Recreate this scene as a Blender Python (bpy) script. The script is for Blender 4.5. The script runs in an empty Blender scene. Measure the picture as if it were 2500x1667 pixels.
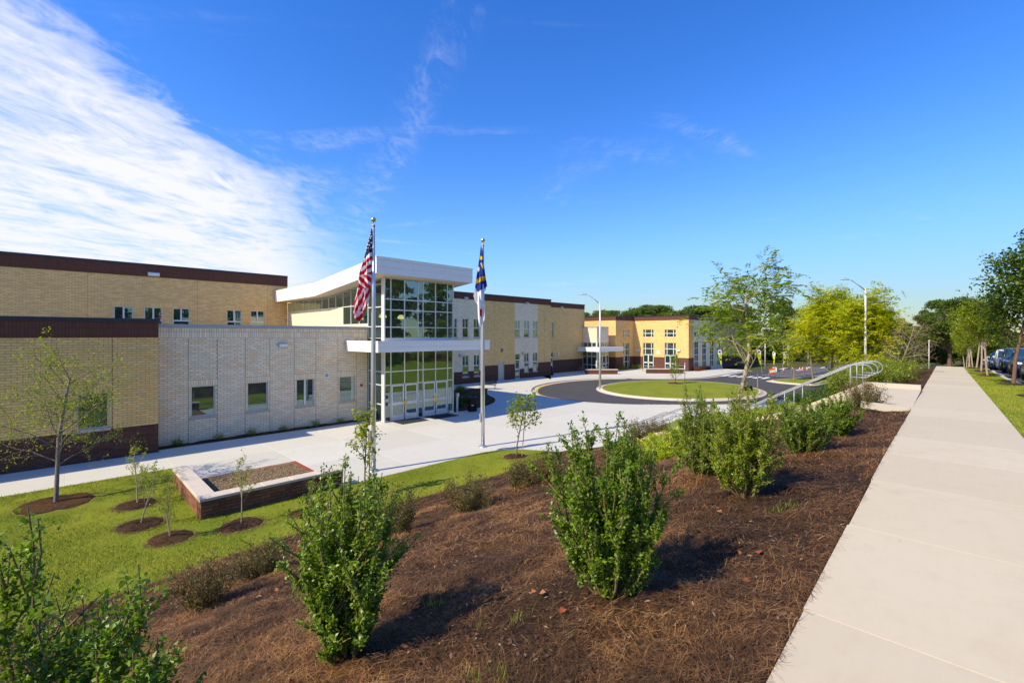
import bpy, bmesh, math, random
import numpy as np
from mathutils import Vector, Matrix
S = bpy.context.scene
C = S.collection
R = math.radians
SQ = math.sqrt(2.0)

# ------------------------------------------------------------------ camera
FPX, CX, HV, EYE = 1111.0, 1250.0, 818.0, 5.2      # photograph: 2500 x 1667, 16 mm lens, level camera
cam = bpy.data.cameras.new('camera'); co = bpy.data.objects.new('camera', cam); C.objects.link(co)
co.location = (0, 0, EYE); co.rotation_euler = (R(90), 0, R(-45))
cam.sensor_width = 36; cam.lens = 36 * FPX / 2500; cam.shift_y = -(833.5 - HV) / 2500
cam.clip_start = 0.05; cam.clip_end = 3000
S.camera = co
S.render.resolution_x, S.render.resolution_y = 1024, 682

# ------------------------------------------------------------------ light
SUN_EL = R(43); SUN_AZ = (-1.0, 0.23)               # towards the sun, in plan
sl = math.hypot(*SUN_AZ); SUNV = Vector((SUN_AZ[0]/sl*math.cos(SUN_EL), SUN_AZ[1]/sl*math.cos(SUN_EL), math.sin(SUN_EL)))
sun = bpy.data.lights.new('sun', 'SUN'); so = bpy.data.objects.new('sun', sun); C.objects.link(so)
sun.energy = 2.5; sun.angle = R(0.55); sun.color = (1.0, 0.87, 0.65)
so.rotation_euler = SUNV.to_track_quat('Z', 'Y').to_euler(); so.location = (-40, 10, 60)

W = bpy.data.worlds.new('World'); S.world = W; W.use_nodes = True
wn, wl = W.node_tree.nodes, W.node_tree.links
wn.clear()
def wnode(t, **k):
    n = wn.new(t)
    for a, b in k.items(): setattr(n, a, b)
    return n
def wmath(op, a, b=None, c=None, clamp=False):
    n = wnode('ShaderNodeMath', operation=op, use_clamp=clamp)
    for i, v in enumerate((a, b, c)):
        if v is None: continue
        if isinstance(v, (int, float)): n.inputs[i].default_value = v
        else: wl.new(v, n.inputs[i])
    return n.outputs[0]
def wramp(v, lo, hi):
    n = wnode('ShaderNodeMapRange', interpolation_type='SMOOTHSTEP')
    wl.new(v, n.inputs[0]); n.inputs[1].default_value = lo; n.inputs[2].default_value = hi
    return n.outputs[0]
sky = wnode('ShaderNodeTexSky', sky_type='NISHITA')
sky.sun_disc = False; sky.sun_elevation = SUN_EL; sky.sun_rotation = math.atan2(SUNV.x, SUNV.y)
sky.altitude = 0; sky.air_density = 1.0; sky.dust_density = 0.15; sky.ozone_density = 2.2
hs = wnode('ShaderNodeHueSaturation'); hs.inputs['Saturation'].default_value = 1.36; hs.inputs['Hue'].default_value = 0.513
hs.inputs['Value'].default_value = 1.12
wl.new(sky.outputs[0], hs.inputs['Color'])
# cirrus: a sheet of cloud at unit height; f runs away over the roofs, r to the right of it
tc = wnode('ShaderNodeTexCoord')
sep = wnode('ShaderNodeSeparateXYZ'); wl.new(tc.outputs['Generated'], sep.inputs[0])
zc = wmath('MAXIMUM', sep.outputs[2], 0.03)
cf = wmath('DIVIDE', wmath('MULTIPLY', wmath('ADD', sep.outputs[0], sep.outputs[1]), 1/SQ), zc)
cr = wmath('DIVIDE', wmath('MULTIPLY', wmath('SUBTRACT', sep.outputs[0], sep.outputs[1]), 1/SQ), zc)
def wnoise(fx, rx, detail, rough, dist=0.0, seed=0.0):
    cb = wnode('ShaderNodeCombineXYZ')
    wl.new(wmath('MULTIPLY', cf, fx), cb.inputs[0]); wl.new(wmath('MULTIPLY', cr, rx), cb.inputs[1]); cb.inputs[2].default_value = seed
    n = wnode('ShaderNodeTexNoise'); wl.new(cb.outputs[0], n.inputs['Vector'])
    n.inputs['Scale'].default_value = 1.0; n.inputs['Detail'].default_value = detail
    n.inputs['Roughness'].default_value = rough; n.inputs['Distortion'].default_value = dist
    return n.outputs[0]
nA = wnoise(0.7, 1.3, 9, 0.6, 0.7, 1.3)
nB = wnoise(1.9, 3.2, 10, 0.62, 1.0, 4.1)
nC = wnoise(4.5, 9.0, 8, 0.7, 0.6, 8.8)
far = wmath('SUBTRACT', wmath('MULTIPLY', wmath('MAXIMUM', wmath('SUBTRACT', cf, 3.0), 0.0), 0.36), wmath('MULTIPLY', cf, 0.06))
edge = wmath('ADD', cr, wmath('ADD', far, 1.60))         # <0 inside the bank
edge = wmath('ADD', edge, wmath('MULTIPLY', wmath('SUBTRACT', nA, 0.5), 1.3))
edge = wmath('ADD', edge, wmath('MULTIPLY', wmath('SUBTRACT', nB, 0.5), 1.0))
edge = wmath('DIVIDE', edge, wmath('MAXIMUM', wmath('MULTIPLY', cf, 0.42), 0.6))
bank = wramp(wmath('MULTIPLY', edge, -1.0), -0.14, 0.36)
tex = wramp(wmath('ADD', wmath('MULTIPLY', nA, 0.45), wmath('ADD', wmath('MULTIPLY', nB, 0.4), wmath('MULTIPLY', nC, 0.25))), 0.38, 0.62)
bank = wmath('MULTIPLY', bank, wmath('ADD', wmath('MULTIPLY', tex, 0.74), 0.28))
# a thin drifting trail and a few wisps
band = wmath('ABSOLUTE', wmath('ADD', wmath('ADD', cr, 0.12), wmath('MULTIPLY', wmath('SUBTRACT', cf, 1.36), 0.47)))
band = wmath('SUBTRACT', band, wmath('MULTIPLY', wmath('SUBTRACT', nB, 0.5), 0.25))
band = wmath('SUBTRACT', 1.0, wramp(wmath('DIVIDE', band, wmath('ADD', wmath('MULTIPLY', cf, 0.07), 0.02)), 0.0, 1.0))
band = wmath('MULTIPLY', wmath('MULTIPLY', band, wramp(nC, 0.42, 0.75)), 0.22)
nD = wnoise(0.6, 0.4, 8, 0.62, 1.2, 23.7)
wisp = wmath('MULTIPLY', wramp(nD, 0.55, 0.77), wmath('MULTIPLY', wramp(nC, 0.35, 0.65), 0.36))
cl = wmath('MAXIMUM', wmath('MAXIMUM', bank, band), wisp, clamp=True)
cl = wmath('MULTIPLY', cl, wramp(sep.outputs[2], 0.0, 0.05))
mix = wnode('ShaderNodeMix', data_type='RGBA'); wl.new(cl, mix.inputs['Factor'])
tint = wnode('ShaderNodeMix', data_type='RGBA', blend_type='MULTIPLY'); tint.inputs['Factor'].default_value = 1.0
wl.new(hs.outputs[0], tint.inputs['A']); tint.inputs['B'].default_value = (0.88, 0.955, 1.06, 1)
bwn = wnode('ShaderNodeRGBToBW'); wl.new(tint.outputs['Result'], bwn.inputs[0])
soft = wmath('POWER', wmath('ADD', wmath('POWER', wmath('DIVIDE', bwn.outputs[0], 3.3), 4.0), 1.0), -0.25)     # gentle shoulder on the brightest sky
vs_ = wnode('ShaderNodeVectorMath', operation='SCALE'); wl.new(tint.outputs['Result'], vs_.inputs[0]); wl.new(soft, vs_.inputs['Scale'])
wl.new(vs_.outputs[0], mix.inputs['A']); mix.inputs['B'].default_value = (4.35, 4.4, 4.5, 1)
bg = wnode('ShaderNodeBackground'); bg.inputs['Strength'].default_value = 0.088
wl.new(mix.outputs['Result'], bg.inputs['Color'])
wo = wnode('ShaderNodeOutputWorld'); wl.new(bg.outputs[0], wo.inputs[0])
S.view_settings.view_transform = 'Standard'; S.view_settings.look = 'None'
S.view_settings.exposure = 1.32; S.view_settings.gamma = 1.0

# ------------------------------------------------------------------ pixel helpers (a pixel gives a direction; the surface gives the distance)
def PZ(u, v, z=0.0):
    d = FPX * (EYE - z) / (v - HV); r = d * (u - CX) / FPX
    return ((d + r) / SQ, (d - r) / SQ, z)
def XonY(u, y):
    k = (u - CX) / FPX; return y * (1 + k) / (1 - k)
def YonX(u, x):
    k = (u - CX) / FPX; return x * (1 - k) / (1 + k)
def ZonY(u, v, y):
    return EYE - (v - HV) / FPX * (XonY(u, y) + y) / SQ
def PD(u, d, z):
    r = d * (u - CX) / FPX; return ((d + r) / SQ, (d - r) / SQ, z)
DS = 2500 / 2352.0

# ------------------------------------------------------------------ terrain
def zs(x):
    x = np.asarray(x, float)
    return 3.5 - 0.02 * np.clip(x - 8, 0, 44) - 0.06 * np.clip(x - 52, 0, 40)
def ysw(x): return -0.1 + 0.0225 * (np.asarray(x, float) - 2.5)
HW = 0.80
_bx = [-30, -10, 0.6, 4.3, 11.1, 13.5, 15, 17.5, 21, 27, 30, 34, 38, 43, 48, 54, 62, 95]
_by = [11.0, 11.0, 11.2, 11.6, 11.5, 12.0, 12.3, 11.9, 11.9, 12.6, 12.0, 10.3, 8.7, 7.6, 6.8, 5.2, 4.0, 3.8]
def yb(x): return np.interp(x, _bx, _by)
def zb(x): return np.interp(x, [-30, 12, 15.5, 18, 95], [0.36, 0.34, 0.2, 0.01, 0.01])
def H(x, y):
    x = np.asarray(x, float); y = np.asarray(y, float)
    e = ysw(x) + HW; b = yb(x); z0 = zs(x) - 0.03; z1 = zb(x)
    t = np.clip((y - e) / np.maximum(b - e, 0.1), 0, 1)
    s = 0.65 * t + 0.35 * (t * t * (3 - 2 * t))
    z = z0 + (z1 - z0) * s
    sh = np.clip((x - 11.5) / 3.0, 0, 1) * np.clip((26 - x) / 3.0, 0, 1); sh = sh * sh * (3 - 2 * sh)
    lo = np.interp(y, [0, 2.5, 6.0], [3.26, 3.22, 0.5]); z = np.where(y < 6, z + sh * np.maximum(lo - z, 0), z)
    t2 = np.clip((y - b) / 3.0, 0, 1)
    z = np.where(y > b, z1 * (1 - t2) ** 2, z)
    return z
def PG(u, v):
    """where the ray through a photograph pixel meets the ground"""
    k = (u - CX) / FPX; m = (v - HV) / FPX
    d = 1.0
    while d < 130:
        x, y = (d + d * k) / SQ, (d - d * k) / SQ
        if EYE - m * d <= float(H(x, y)): break
        d += 0.01 + d * 0.001
    return (x, y, float(H(x, y)))
def PGd(u, v): return PG(u * DS, v * DS)

# ------------------------------------------------------------------ mesh helpers
class MB:
    def __init__(s): s.v, s.f = [], []
    def add(s, vs, fs):
        o = len(s.v); s.v += [tuple(p) for p in vs]; s.f += [tuple(i + o for i in f) for f in fs]
    def box(s, a, b):
        x0, y0, z0 = a; x1, y1, z1 = b
        s.add([(x0,y0,z0),(x1,y0,z0),(x1,y1,z0),(x0,y1,z0),(x0,y0,z1),(x1,y0,z1),(x1,y1,z1),(x0,y1,z1)],
              [(0,3,2,1),(4,5,6,7),(0,1,5,4),(1,2,6,5),(2,3,7,6),(3,0,4,7)])
    def obox(s, o, u, n, s0, s1, n0, n1, z0, z1):
        """box in a wall's frame: u along the wall, n outwards (plan vectors)"""
        def p(a, b, z): return (o[0]+u[0]*a+n[0]*b, o[1]+u[1]*a+n[1]*b, z)
        s.add([p(s0,n0,z0),p(s1,n0,z0),p(s1,n1,z0),p(s0,n1,z0),p(s0,n0,z1),p(s1,n0,z1),p(s1,n1,z1),p(s0,n1,z1)],
              [(0,3,2,1),(4,5,6,7),(0,1,5,4),(1,2,6,5),(2,3,7,6),(3,0,4,7)])
    def tube(s, pts, rad, n=8, cap=True):
        pts = [Vector(p) for p in pts]
        if isinstance(rad, (int, float)): rad = [rad] * len(pts)
        rings = []; up0 = None
        for i, p in enumerate(pts):
            t = (pts[min(i+1, len(pts)-1)] - pts[max(i-1, 0)])
            t = t.normalized() if t.length > 1e-9 else Vector((0,0,1))
            if up0 is None:
                a = Vector((0,0,1)) if abs(t.z) < 0.9 else Vector((1,0,0))
                up0 = t.cross(a).normalized()
            a = (up0 - t * up0.dot(t)); a = a.normalized() if a.length > 1e-6 else t.orthogonal().normalized()
            up0 = a; b = t.cross(a)
            rings.append([p + (a*math.cos(2*math.pi*k/n) + b*math.sin(2*math.pi*k/n)) * rad[i] for k in range(n)])
        vs = [q for r in rings for q in r]; fs = []
        for i in range(len(pts)-1):
            for k in range(n):
                fs.append((i*n+k, i*n+(k+1)%n, (i+1)*n+(k+1)%n, (i+1)*n+k))
        if cap:
            fs.append(tuple(range(n-1, -1, -1))); fs.append(tuple(range((len(pts)-1)*n, len(pts)*n)))
        s.add(vs, fs)
    def lathe(s, prof, c=(0,0,0), n=16):
        vs, fs = [], []
        for r, z in prof:
            for k in range(n):
                a = 2*math.pi*k/n; vs.append((c[0]+r*math.cos(a), c[1]+r*math.sin(a), c[2]+z))
        for i in range(len(prof)-1):
            for k in range(n):
                fs.append((i*n+k, i*n+(k+1)%n, (i+1)*n+(k+1)%n, (i+1)*n+k))
        s.add(vs, fs)
    def prism(s, poly, z0, z1):
        n = len(poly)
        s.add([(p[0],p[1],z0) for p in poly]+[(p[0],p[1],z1) for p in poly],
              [tuple(range(n-1,-1,-1)), tuple(range(n,2*n))]+[(i,(i+1)%n,n+(i+1)%n,n+i) for i in range(n)])
    def extr(s, poly3, vec):
        n = len(poly3); v = Vector(vec)
        s.add([tuple(p) for p in poly3]+[tuple(Vector(p)+v) for p in poly3],
              [tuple(range(n)), tuple(range(2*n-1,n-1,-1))]+[(i,n+i,n+(i+1)%n,(i+1)%n) for i in range(n)])
    def mesh(s, name, mat=None, smooth=False):
        me = bpy.data.meshes.new(name); me.from_pydata(s.v, [], s.f)
        if mat: me.materials.append(M[mat] if isinstance(mat, str) else mat)
        bm = bmesh.new(); bm.from_mesh(me); bmesh.ops.recalc_face_normals(bm, faces=bm.faces); bm.to_mesh(me); bm.free()
        if smooth:
            for p in me.polygons: p.use_smooth = True
        return me
    def build(s, name, mat, parent=None, smooth=False):
        return link(name, s.mesh(name, mat, smooth), parent)
def link(name, data, parent=None):
    o = bpy.data.objects.new(name, data); C.objects.link(o)
    if parent: o.parent = parent
    return o
def tag(o, label=None, cat=None, group=None, kind=None):
    if label: o['label'] = label
    if cat: o['category'] = cat
    if group: o['group'] = group
    if kind: o['kind'] = kind
    return o
def empty(name, loc=(0,0,0), rz=0):
    o = bpy.data.objects.new(name, None); C.objects.link(o); o.location = loc; o.rotation_euler = (0,0,rz)
    o.empty_display_size = 0.2
    return o
def thing(name, label, cat, loc=(0,0,0), rz=0, group=None):
    return tag(empty(name, loc, rz), label, cat, group)
def copy_tree(o, parent=None):
    c = o.copy(); C.objects.link(c); c.parent = parent
    for ch in list(o.children): copy_tree(ch, c)
    return c
def place(o, loc, rz=0, sc=1.0):
    o.location = loc; o.rotation_euler = (0, 0, rz)
    o.scale = sc if isinstance(sc, tuple) else (sc, sc, sc)
    return o
def fast_mesh(name, V, nper, mat, cols=None, smooth=False):
    """V: (faces*nper, 3) array of separate polygons with nper corners each"""
    V = np.ascontiguousarray(V, dtype=np.float32).reshape(-1, 3); n = len(V); nf = n // nper
    me = bpy.data.meshes.new(name)
    me.vertices.add(n); me.vertices.foreach_set('co', V.ravel())
    me.loops.add(n); me.loops.foreach_set('vertex_index', np.arange(n, dtype=np.int32))
    me.polygons.add(nf); me.polygons.foreach_set('loop_start', np.arange(0, n, nper, dtype=np.int32))
    me.update(calc_edges=True); me.validate()
    me.materials.append(M[mat] if isinstance(mat, str) else mat)
    return me
def grid_mesh(X, Y, Z, mat, smooth=True):
    n, m = X.shape
    V = np.stack([X, Y, Z], -1).reshape(-1, 3)
    i, j = np.meshgrid(np.arange(n-1), np.arange(m-1), indexing='ij')
    a = (i*m + j).ravel(); F = np.stack([a, a+m, a+m+1, a+1], -1)
    me = bpy.data.meshes.new('grid'); me.from_pydata(V.tolist(), [], F.tolist())
    me.materials.append(M[mat])
    if smooth: me.polygons.foreach_set('use_smooth', [True]*len(me.polygons))
    if me.polygons[0].normal.z < 0: me.flip_normals()
    me.update(); return me

# ------------------------------------------------------------------ materials
M = {}
class Mat:
    def __init__(s, name):
        m = bpy.data.materials.new(name); m.use_nodes = True; s.m = m; M[name] = m
        s.n, s.l = m.node_tree.nodes, m.node_tree.links; s.n.clear()
        s.out = s.n.new('ShaderNodeOutputMaterial')
        s.b = s.n.new('ShaderNodeBsdfPrincipled'); s.l.new(s.b.outputs[0], s.out.inputs[0])
    def node(s, t, **k):
        n = s.n.new(t)
        for a, b in k.items(): setattr(n, a, b)
        return n
    def put(s, sock, v):
        if isinstance(v, (int, float)): sock.default_value = v
        elif isinstance(v, (tuple, list)): sock.default_value = tuple(v) + ((1,) if len(v) == 3 and sock.type == 'RGBA' else ())
        else: s.l.new(v, sock)
    def math(s, op, a, b=0.0, clamp=False):
        n = s.node('ShaderNodeMath', operation=op, use_clamp=clamp); s.put(n.inputs[0], a); s.put(n.inputs[1], b); return n.outputs[0]
    def rng(s, v, a, b, c=0.0, d=1.0):
        n = s.node('ShaderNodeMapRange'); s.put(n.inputs[0], v)
        for i, q in enumerate((a, b, c, d)): n.inputs[i+1].default_value = q
        return n.outputs[0]
    def coord(s, kind='Object'):
        return s.node('ShaderNodeTexCoord').outputs[kind]
    def pos(s): return s.node('ShaderNodeNewGeometry').outputs['Position']
    def noise(s, scale, detail=4, rough=0.55, vec=None, dist=0.0, sc3=None):
        n = s.node('ShaderNodeTexNoise'); n.inputs['Scale'].default_value = scale; n.inputs['Detail'].default_value = detail
        n.inputs['Roughness'].default_value = rough; n.inputs['Distortion'].default_value = dist
        v = vec if vec is not None else s.pos()
        if sc3:
            mp = s.node('ShaderNodeMapping'); s.l.new(v, mp.inputs[0]); mp.inputs['Scale'].default_value = sc3; v = mp.outputs[0]
        s.l.new(v, n.inputs['Vector']); return n.outputs[0]
    def mix(s, f, a, b, mode='MIX'):
        n = s.node('ShaderNodeMix', data_type='RGBA', blend_type=mode); s.put(n.inputs['Factor'], f); s.put(n.inputs['A'], a); s.put(n.inputs['B'], b)
        return n.outputs['Result']
    def ramp(s, v, stops):
        n = s.node('ShaderNodeValToRGB'); s.put(n.inputs[0], v); e = n.color_ramp.elements
        while len(e) < len(stops): e.new(0.5)
        for i, (p, c) in enumerate(stops): e[i].position = p; e[i].color = tuple(c) + (1,)
        return n.outputs[0]
    def rand(s):
        g = s.node('ShaderNodeNewGeometry').outputs['Random Per Island']; o = s.node('ShaderNodeObjectInfo').outputs['Random']
        return s.math('FRACT', s.math('ADD', g, o), 0)
    def bump(s, h, strength=0.3, dist=0.01):
        n = s.node('ShaderNodeBump'); n.inputs['Strength'].default_value = strength; n.inputs['Distance'].default_value = dist
        s.put(n.inputs['Height'], h); s.l.new(n.outputs[0], s.b.inputs['Normal']); return n
    def set(s, base=None, rough=None, metal=None, spec=None, **k):
        if base is not None: s.put(s.b.inputs['Base Color'], base)
        if rough is not None: s.put(s.b.inputs['Roughness'], rough)
        if metal is not None: s.put(s.b.inputs['Metallic'], metal)
        if spec is not None: s.put(s.b.inputs['Specular IOR Level'], spec)
        for a, b in k.items(): s.put(s.b.inputs[a], b)
        return s
def scale_c(c, k): return tuple(min(1, x*k) for x in c)
def plain(name, c, rough=0.5, metal=0.0, var=0.12, scale=3.0, bump=0.0, spec=0.5):
    m = Mat(name); n = m.noise(scale, 5)
    m.set(m.mix(n, scale_c(c, 1-var), scale_c(c, 1+var)), m.rng(m.noise(scale*3, 3), 0.3, 0.7, rough*0.85, min(1, rough*1.15)), metal, spec)
    if bump: m.bump(m.noise(scale*20, 4), bump, 0.005)
    return m
def brick_piece(name, c, var=0.16, tint=(1.08, 0.96, 0.9)):
    m = Mat(name); r = m.rand(); n = m.noise(9, 4)
    a = m.mix(r, scale_c(c, 1-var), scale_c(c, 1+var))
    r2 = m.math('FRACT', m.math('MULTIPLY', r, 7.31))
    odd = m.math('GREATER_THAN', r2, 0.86)
    a = m.mix(m.math('MULTIPLY', odd, 0.8), a, tuple(min(1, x*t) for x, t in zip(c, tint)))
    a = m.mix(m.rng(n, 0.3, 0.75, 0, 0.15), a, scale_c(c, 0.62))
    big = m.noise(0.5, 4)
    a = m.mix(m.rng(big, 0.45, 0.75, 0, 0.14), a, scale_c(c, 0.7))
    m.set(a, 0.85, spec=0.25); m.bump(m.noise(60, 3), 0.35, 0.004)
    return m
def brick_tex(name, c, mortar, var=0.14, w=0.305, h=0.1016, soldier=False):
    m = Mat(name); p = m.node('ShaderNodeSeparateXYZ'); m.l.new(m.pos(), p.inputs[0])
    s = m.math('ADD', p.outputs[0], p.outputs[1]); cb = m.node('ShaderNodeCombineXYZ')
    if soldier: m.l.new(p.outputs[2], cb.inputs[0]); m.l.new(s, cb.inputs[1])
    else: m.l.new(s, cb.inputs[0]); m.l.new(p.outputs[2], cb.inputs[1])
    t = m.node('ShaderNodeTexBrick'); m.l.new(cb.outputs[0], t.inputs['Vector'])
    t.inputs['Scale'].default_value = 1; t.inputs['Brick Width'].default_value = w; t.inputs['Row Height'].default_value = h
    t.inputs['Mortar Size'].default_value = 0.009; t.inputs['Mortar Smooth'].default_value = 0.1; t.inputs['Bias'].default_value = 0
    if soldier: t.offset = 0.0
    m.put(t.inputs['Color1'], scale_c(c, 1-var)); m.put(t.inputs['Color2'], scale_c(c, 1+var)); m.put(t.inputs['Mortar'], mortar)
    big = m.noise(0.35, 5)
    col = m.mix(m.rng(big, 0.4, 0.75, 0, 0.3), t.outputs['Color'], scale_c(c, 0.72))
    # faint rain streaks
    st = m.noise(1.0, 4, vec=m.pos(), sc3=(2.2, 2.2, 0.12))
    col = m.mix(m.rng(st, 0.55, 0.8, 0, 0.18), col, scale_c(c, 0.6))
    m.set(col, 0.85, spec=0.25); m.bump(t.outputs['Fac'], -0.5, 0.006)
    return m
TAN = (0.85, 0.55, 0.215); WHT = (0.90, 0.75, 0.52); BRN = (0.13, 0.058, 0.038); PAR = (0.135, 0.058, 0.038)
brick_tex('tan_brick', TAN, (0.44, 0.285, 0.12)); brick_tex('white_brick', WHT, (0.42, 0.34, 0.25), 0.10)
brick_tex('brown_brick', BRN, (0.085, 0.035, 0.026), 0.12); brick_tex('parapet_brick', PAR, (0.10, 0.035, 0.025), 0.1, soldier=True)
brick_piece('tan_piece', TAN, 0.10, (1.0, 0.93, 0.8)); brick_piece('white_piece', WHT, 0.10, (1.05, 0.86, 0.68))
brick_piece('brown_piece', BRN, 0.22, (1.4, 1.25, 1.2)); brick_piece('planter_piece', (0.19, 0.085, 0.05), 0.25, (1.5, 1.3, 1.2)); brick_piece('red_piece', (0.32, 0.075, 0.04), 0.22)
plain('mortar_tan', (0.36, 0.225, 0.095), 0.95, var=0.1, scale=8); plain('mortar_white', (0.36, 0.29, 0.20), 0.95, var=0.1, scale=8)
plain('mortar_brown', (0.10, 0.05, 0.04), 0.95, var=0.1, scale=8)
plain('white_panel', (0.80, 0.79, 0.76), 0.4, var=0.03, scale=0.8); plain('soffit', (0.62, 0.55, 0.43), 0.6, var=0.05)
plain('aluminium', (0.72, 0.72, 0.71), 0.4, 0.15, 0.05); plain('dark_coping', (0.045, 0.035, 0.045), 0.45, 0.2)
plain('grey_coping', (0.42, 0.42, 0.41), 0.4, 0.3, 0.05); plain('stone_sill', (0.52, 0.44, 0.34), 0.8, 0, 0.1, 6)
plain('roof_gravel', (0.35, 0.33, 0.30), 0.9, 0, 0.2, 12); plain('metal_door', (0.52, 0.47, 0.38), 0.5)
plain('black_metal', (0.012, 0.012, 0.013), 0.4, 0.3); plain('mat_rubber', (0.022, 0.022, 0.024), 0.9)
Mat('pole_metal').set((0.62, 0.63, 0.65), 0.33, 0.8)
plain('brass', (0.72, 0.52, 0.20), 0.25, 0.95)
plain('lamp_pole', (0.62, 0.61, 0.58), 0.5, 0.25, 0.06); plain('rail_metal', (0.30, 0.32, 0.35), 0.45, 0.4, 0.06)
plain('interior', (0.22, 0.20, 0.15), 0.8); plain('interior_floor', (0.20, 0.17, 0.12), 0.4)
plain('wood_stake', (0.42, 0.27, 0.11), 0.8, 0, 0.3, 8); plain('yellow_paint', (0.62, 0.36, 0.02), 0.6, 0, 0.25, 6); plain('white_paint', (0.72, 0.72, 0.70), 0.6, 0, 0.12, 6)
plain('orange_plastic', (0.75, 0.14, 0.01), 0.45); plain('lime_cloth', (0.55, 0.62, 0.02), 0.7); plain('white_cloth', (0.75, 0.75, 0.74), 0.8)
plain('red_plastic', (0.45, 0.02, 0.02), 0.4); plain('violet_print', (0.35, 0.06, 0.4), 0.5); plain('blue_sign', (0.10, 0.16, 0.24), 0.4)
plain('tyre', (0.015, 0.015, 0.016), 0.85); plain('rim', (0.35, 0.36, 0.38), 0.3, 0.8); plain('black_plastic', (0.02, 0.02, 0.022), 0.5)
plain('head_lamp', (0.75, 0.77, 0.8), 0.1); plain('bark_grey', (0.20, 0.16, 0.12), 0.9, 0, 0.35, 14, 0.6); plain('bark_brown', (0.16, 0.095, 0.06), 0.9, 0, 0.4, 12, 0.8)
plain('bark_pale', (0.34, 0.27, 0.20), 0.9, 0, 0.35, 14, 0.5); plain('twig', (0.20, 0.15, 0.06), 0.85, 0, 0.3, 10); plain('bark_chip', (0.115, 0.055, 0.03), 0.9, 0, 0.4, 7)
plain('silver_plate', (0.55, 0.55, 0.56), 0.35, 0.6); plain('gray_box', (0.35, 0.36, 0.38), 0.45, 0.2)
def paint(name, c):
    m = Mat(name); m.set(c, 0.25, 0.35, **{'Coat Weight': 0.8, 'Coat Roughness': 0.05}); return m
paint('paint_navy', (0.012, 0.03, 0.10)); paint('paint_blue', (0.01, 0.035, 0.12)); paint('paint_white', (0.72, 0.73, 0.74)); paint('paint_black', (0.01, 0.011, 0.014)); paint('paint_slate', (0.03, 0.045, 0.08))
def glassy(name, tint, refl, trans):
    m = Mat(name); m.n.remove(m.b)
    g = m.node('ShaderNodeBsdfGlossy'); m.put(g.inputs['Color'], (0.60, 0.80, 0.82)); g.inputs['Roughness'].default_value = 0.01
    t = m.node('ShaderNodeBsdfTransparent'); m.put(t.inputs['Color'], tint)
    d = m.node('ShaderNodeBsdfDiffuse'); m.put(d.inputs['Color'], (0.018, 0.045, 0.042))
    lw = m.node('ShaderNodeLayerWeight'); lw.inputs['Blend'].default_value = 0.35
    nb = m.noise(0.35, 2); bp = m.node('ShaderNodeBump'); bp.inputs['Strength'].default_value = 0.02; bp.inputs['Distance'].default_value = 0.05
    m.put(bp.inputs['Height'], nb); m.l.new(bp.outputs[0], g.inputs['Normal'])
    a = m.node('ShaderNodeMixShader'); a.inputs[0].default_value = trans; m.l.new(d.outputs[0], a.inputs[1]); m.l.new(t.outputs[0], a.inputs[2])
    b = m.node('ShaderNodeMixShader'); m.l.new(m.rng(lw.outputs['Fresnel'], 0.0, 1.0, refl, 1.0), b.inputs[0])
    m.l.new(a.outputs[0], b.inputs[1]); m.l.new(g.outputs[0], b.inputs[2]); m.l.new(b.outputs[0], m.out.inputs[0])
glassy('glass', (0.25, 0.33, 0.28), 0.24, 0.0); glassy('glass_hall', (0.34, 0.50, 0.50), 0.26, 0.5)
def concrete(name, c, streak=True):
    m = Mat(name); r = m.node('ShaderNodeObjectInfo').outputs['Random']
    a = m.mix(r, scale_c(c, 0.93), scale_c(c, 1.05))
    n = m.noise(0.6, 6, 0.6); a = m.mix(m.rng(n, 0.35, 0.72, 0, 0.35), a, tuple(x*y for x, y in zip(c, (0.90, 0.86, 0.80))))
    n2 = m.noise(5, 5, 0.65); a = m.mix(m.rng(n2, 0.5, 0.8, 0, 0.30), a, scale_c(c, 0.76)); n6 = m.noise(2.1, 6, 0.7); a = m.mix(m.rng(n6, 0.55, 0.75, 0, 0.35), a, tuple(x*y for x, y in zip(c, (0.88, 0.84, 0.76))))
    n5 = m.noise(1.4, 3, 0.6, dist=1.5); a = m.mix(m.rng(n5, 0.56, 0.76, 0, 0.30), a, tuple(x*y for x, y in zip(c, (0.85, 0.78, 0.66))))
    n3 = m.noise(1.0, 4, 0.6, sc3=(1.2, 22, 1)); a = m.mix(m.rng(n3, 0.4, 0.8, 0, 0.12), a, scale_c(c, 1.15))
    sp = m.noise(90, 2); a = m.mix(m.rng(sp, 0.66, 0.75, 0, 0.25), a, scale_c(c, 0.6))
    m.set(a, 0.82, spec=0.3); m.bump(m.math('ADD', m.noise(140, 3), m.math('MULTIPLY', n3, 1.5)), 0.18, 0.003)
concrete('plaza_concrete', (0.555, 0.545, 0.475)); concrete('walk_concrete', (0.545, 0.475, 0.345)); concrete('kerb_concrete', (0.54, 0.49, 0.40))
plain('joint_filler', (0.40, 0.35, 0.28), 0.95, 0, 0.2, 8)
plain('coping_stone', (0.56, 0.49, 0.39), 0.75, 0, 0.10, 5, 0.2)
m = Mat('asphalt'); n = m.noise(0.25, 6, 0.6); sp = m.noise(70, 3)
a = m.mix(n, (0.046, 0.044, 0.045), (0.072, 0.068, 0.066)); a = m.mix(m.rng(sp, 0.55, 0.8, 0, 0.4), a, (0.12, 0.115, 0.11)); a = m.mix(m.rng(m.noise(0.7, 4, 0.6, dist=2.0), 0.5, 0.72, 0, 0.5), a, (0.10, 0.095, 0.09))
m.set(a, 0.85, spec=0.35); m.bump(m.noise(120, 3), 0.4, 0.004)
m = Mat('grass'); n1 = m.noise(0.45, 5, 0.6); n2 = m.noise(3.2, 5, 0.65); n3 = m.noise(40, 4, 0.7)
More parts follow.
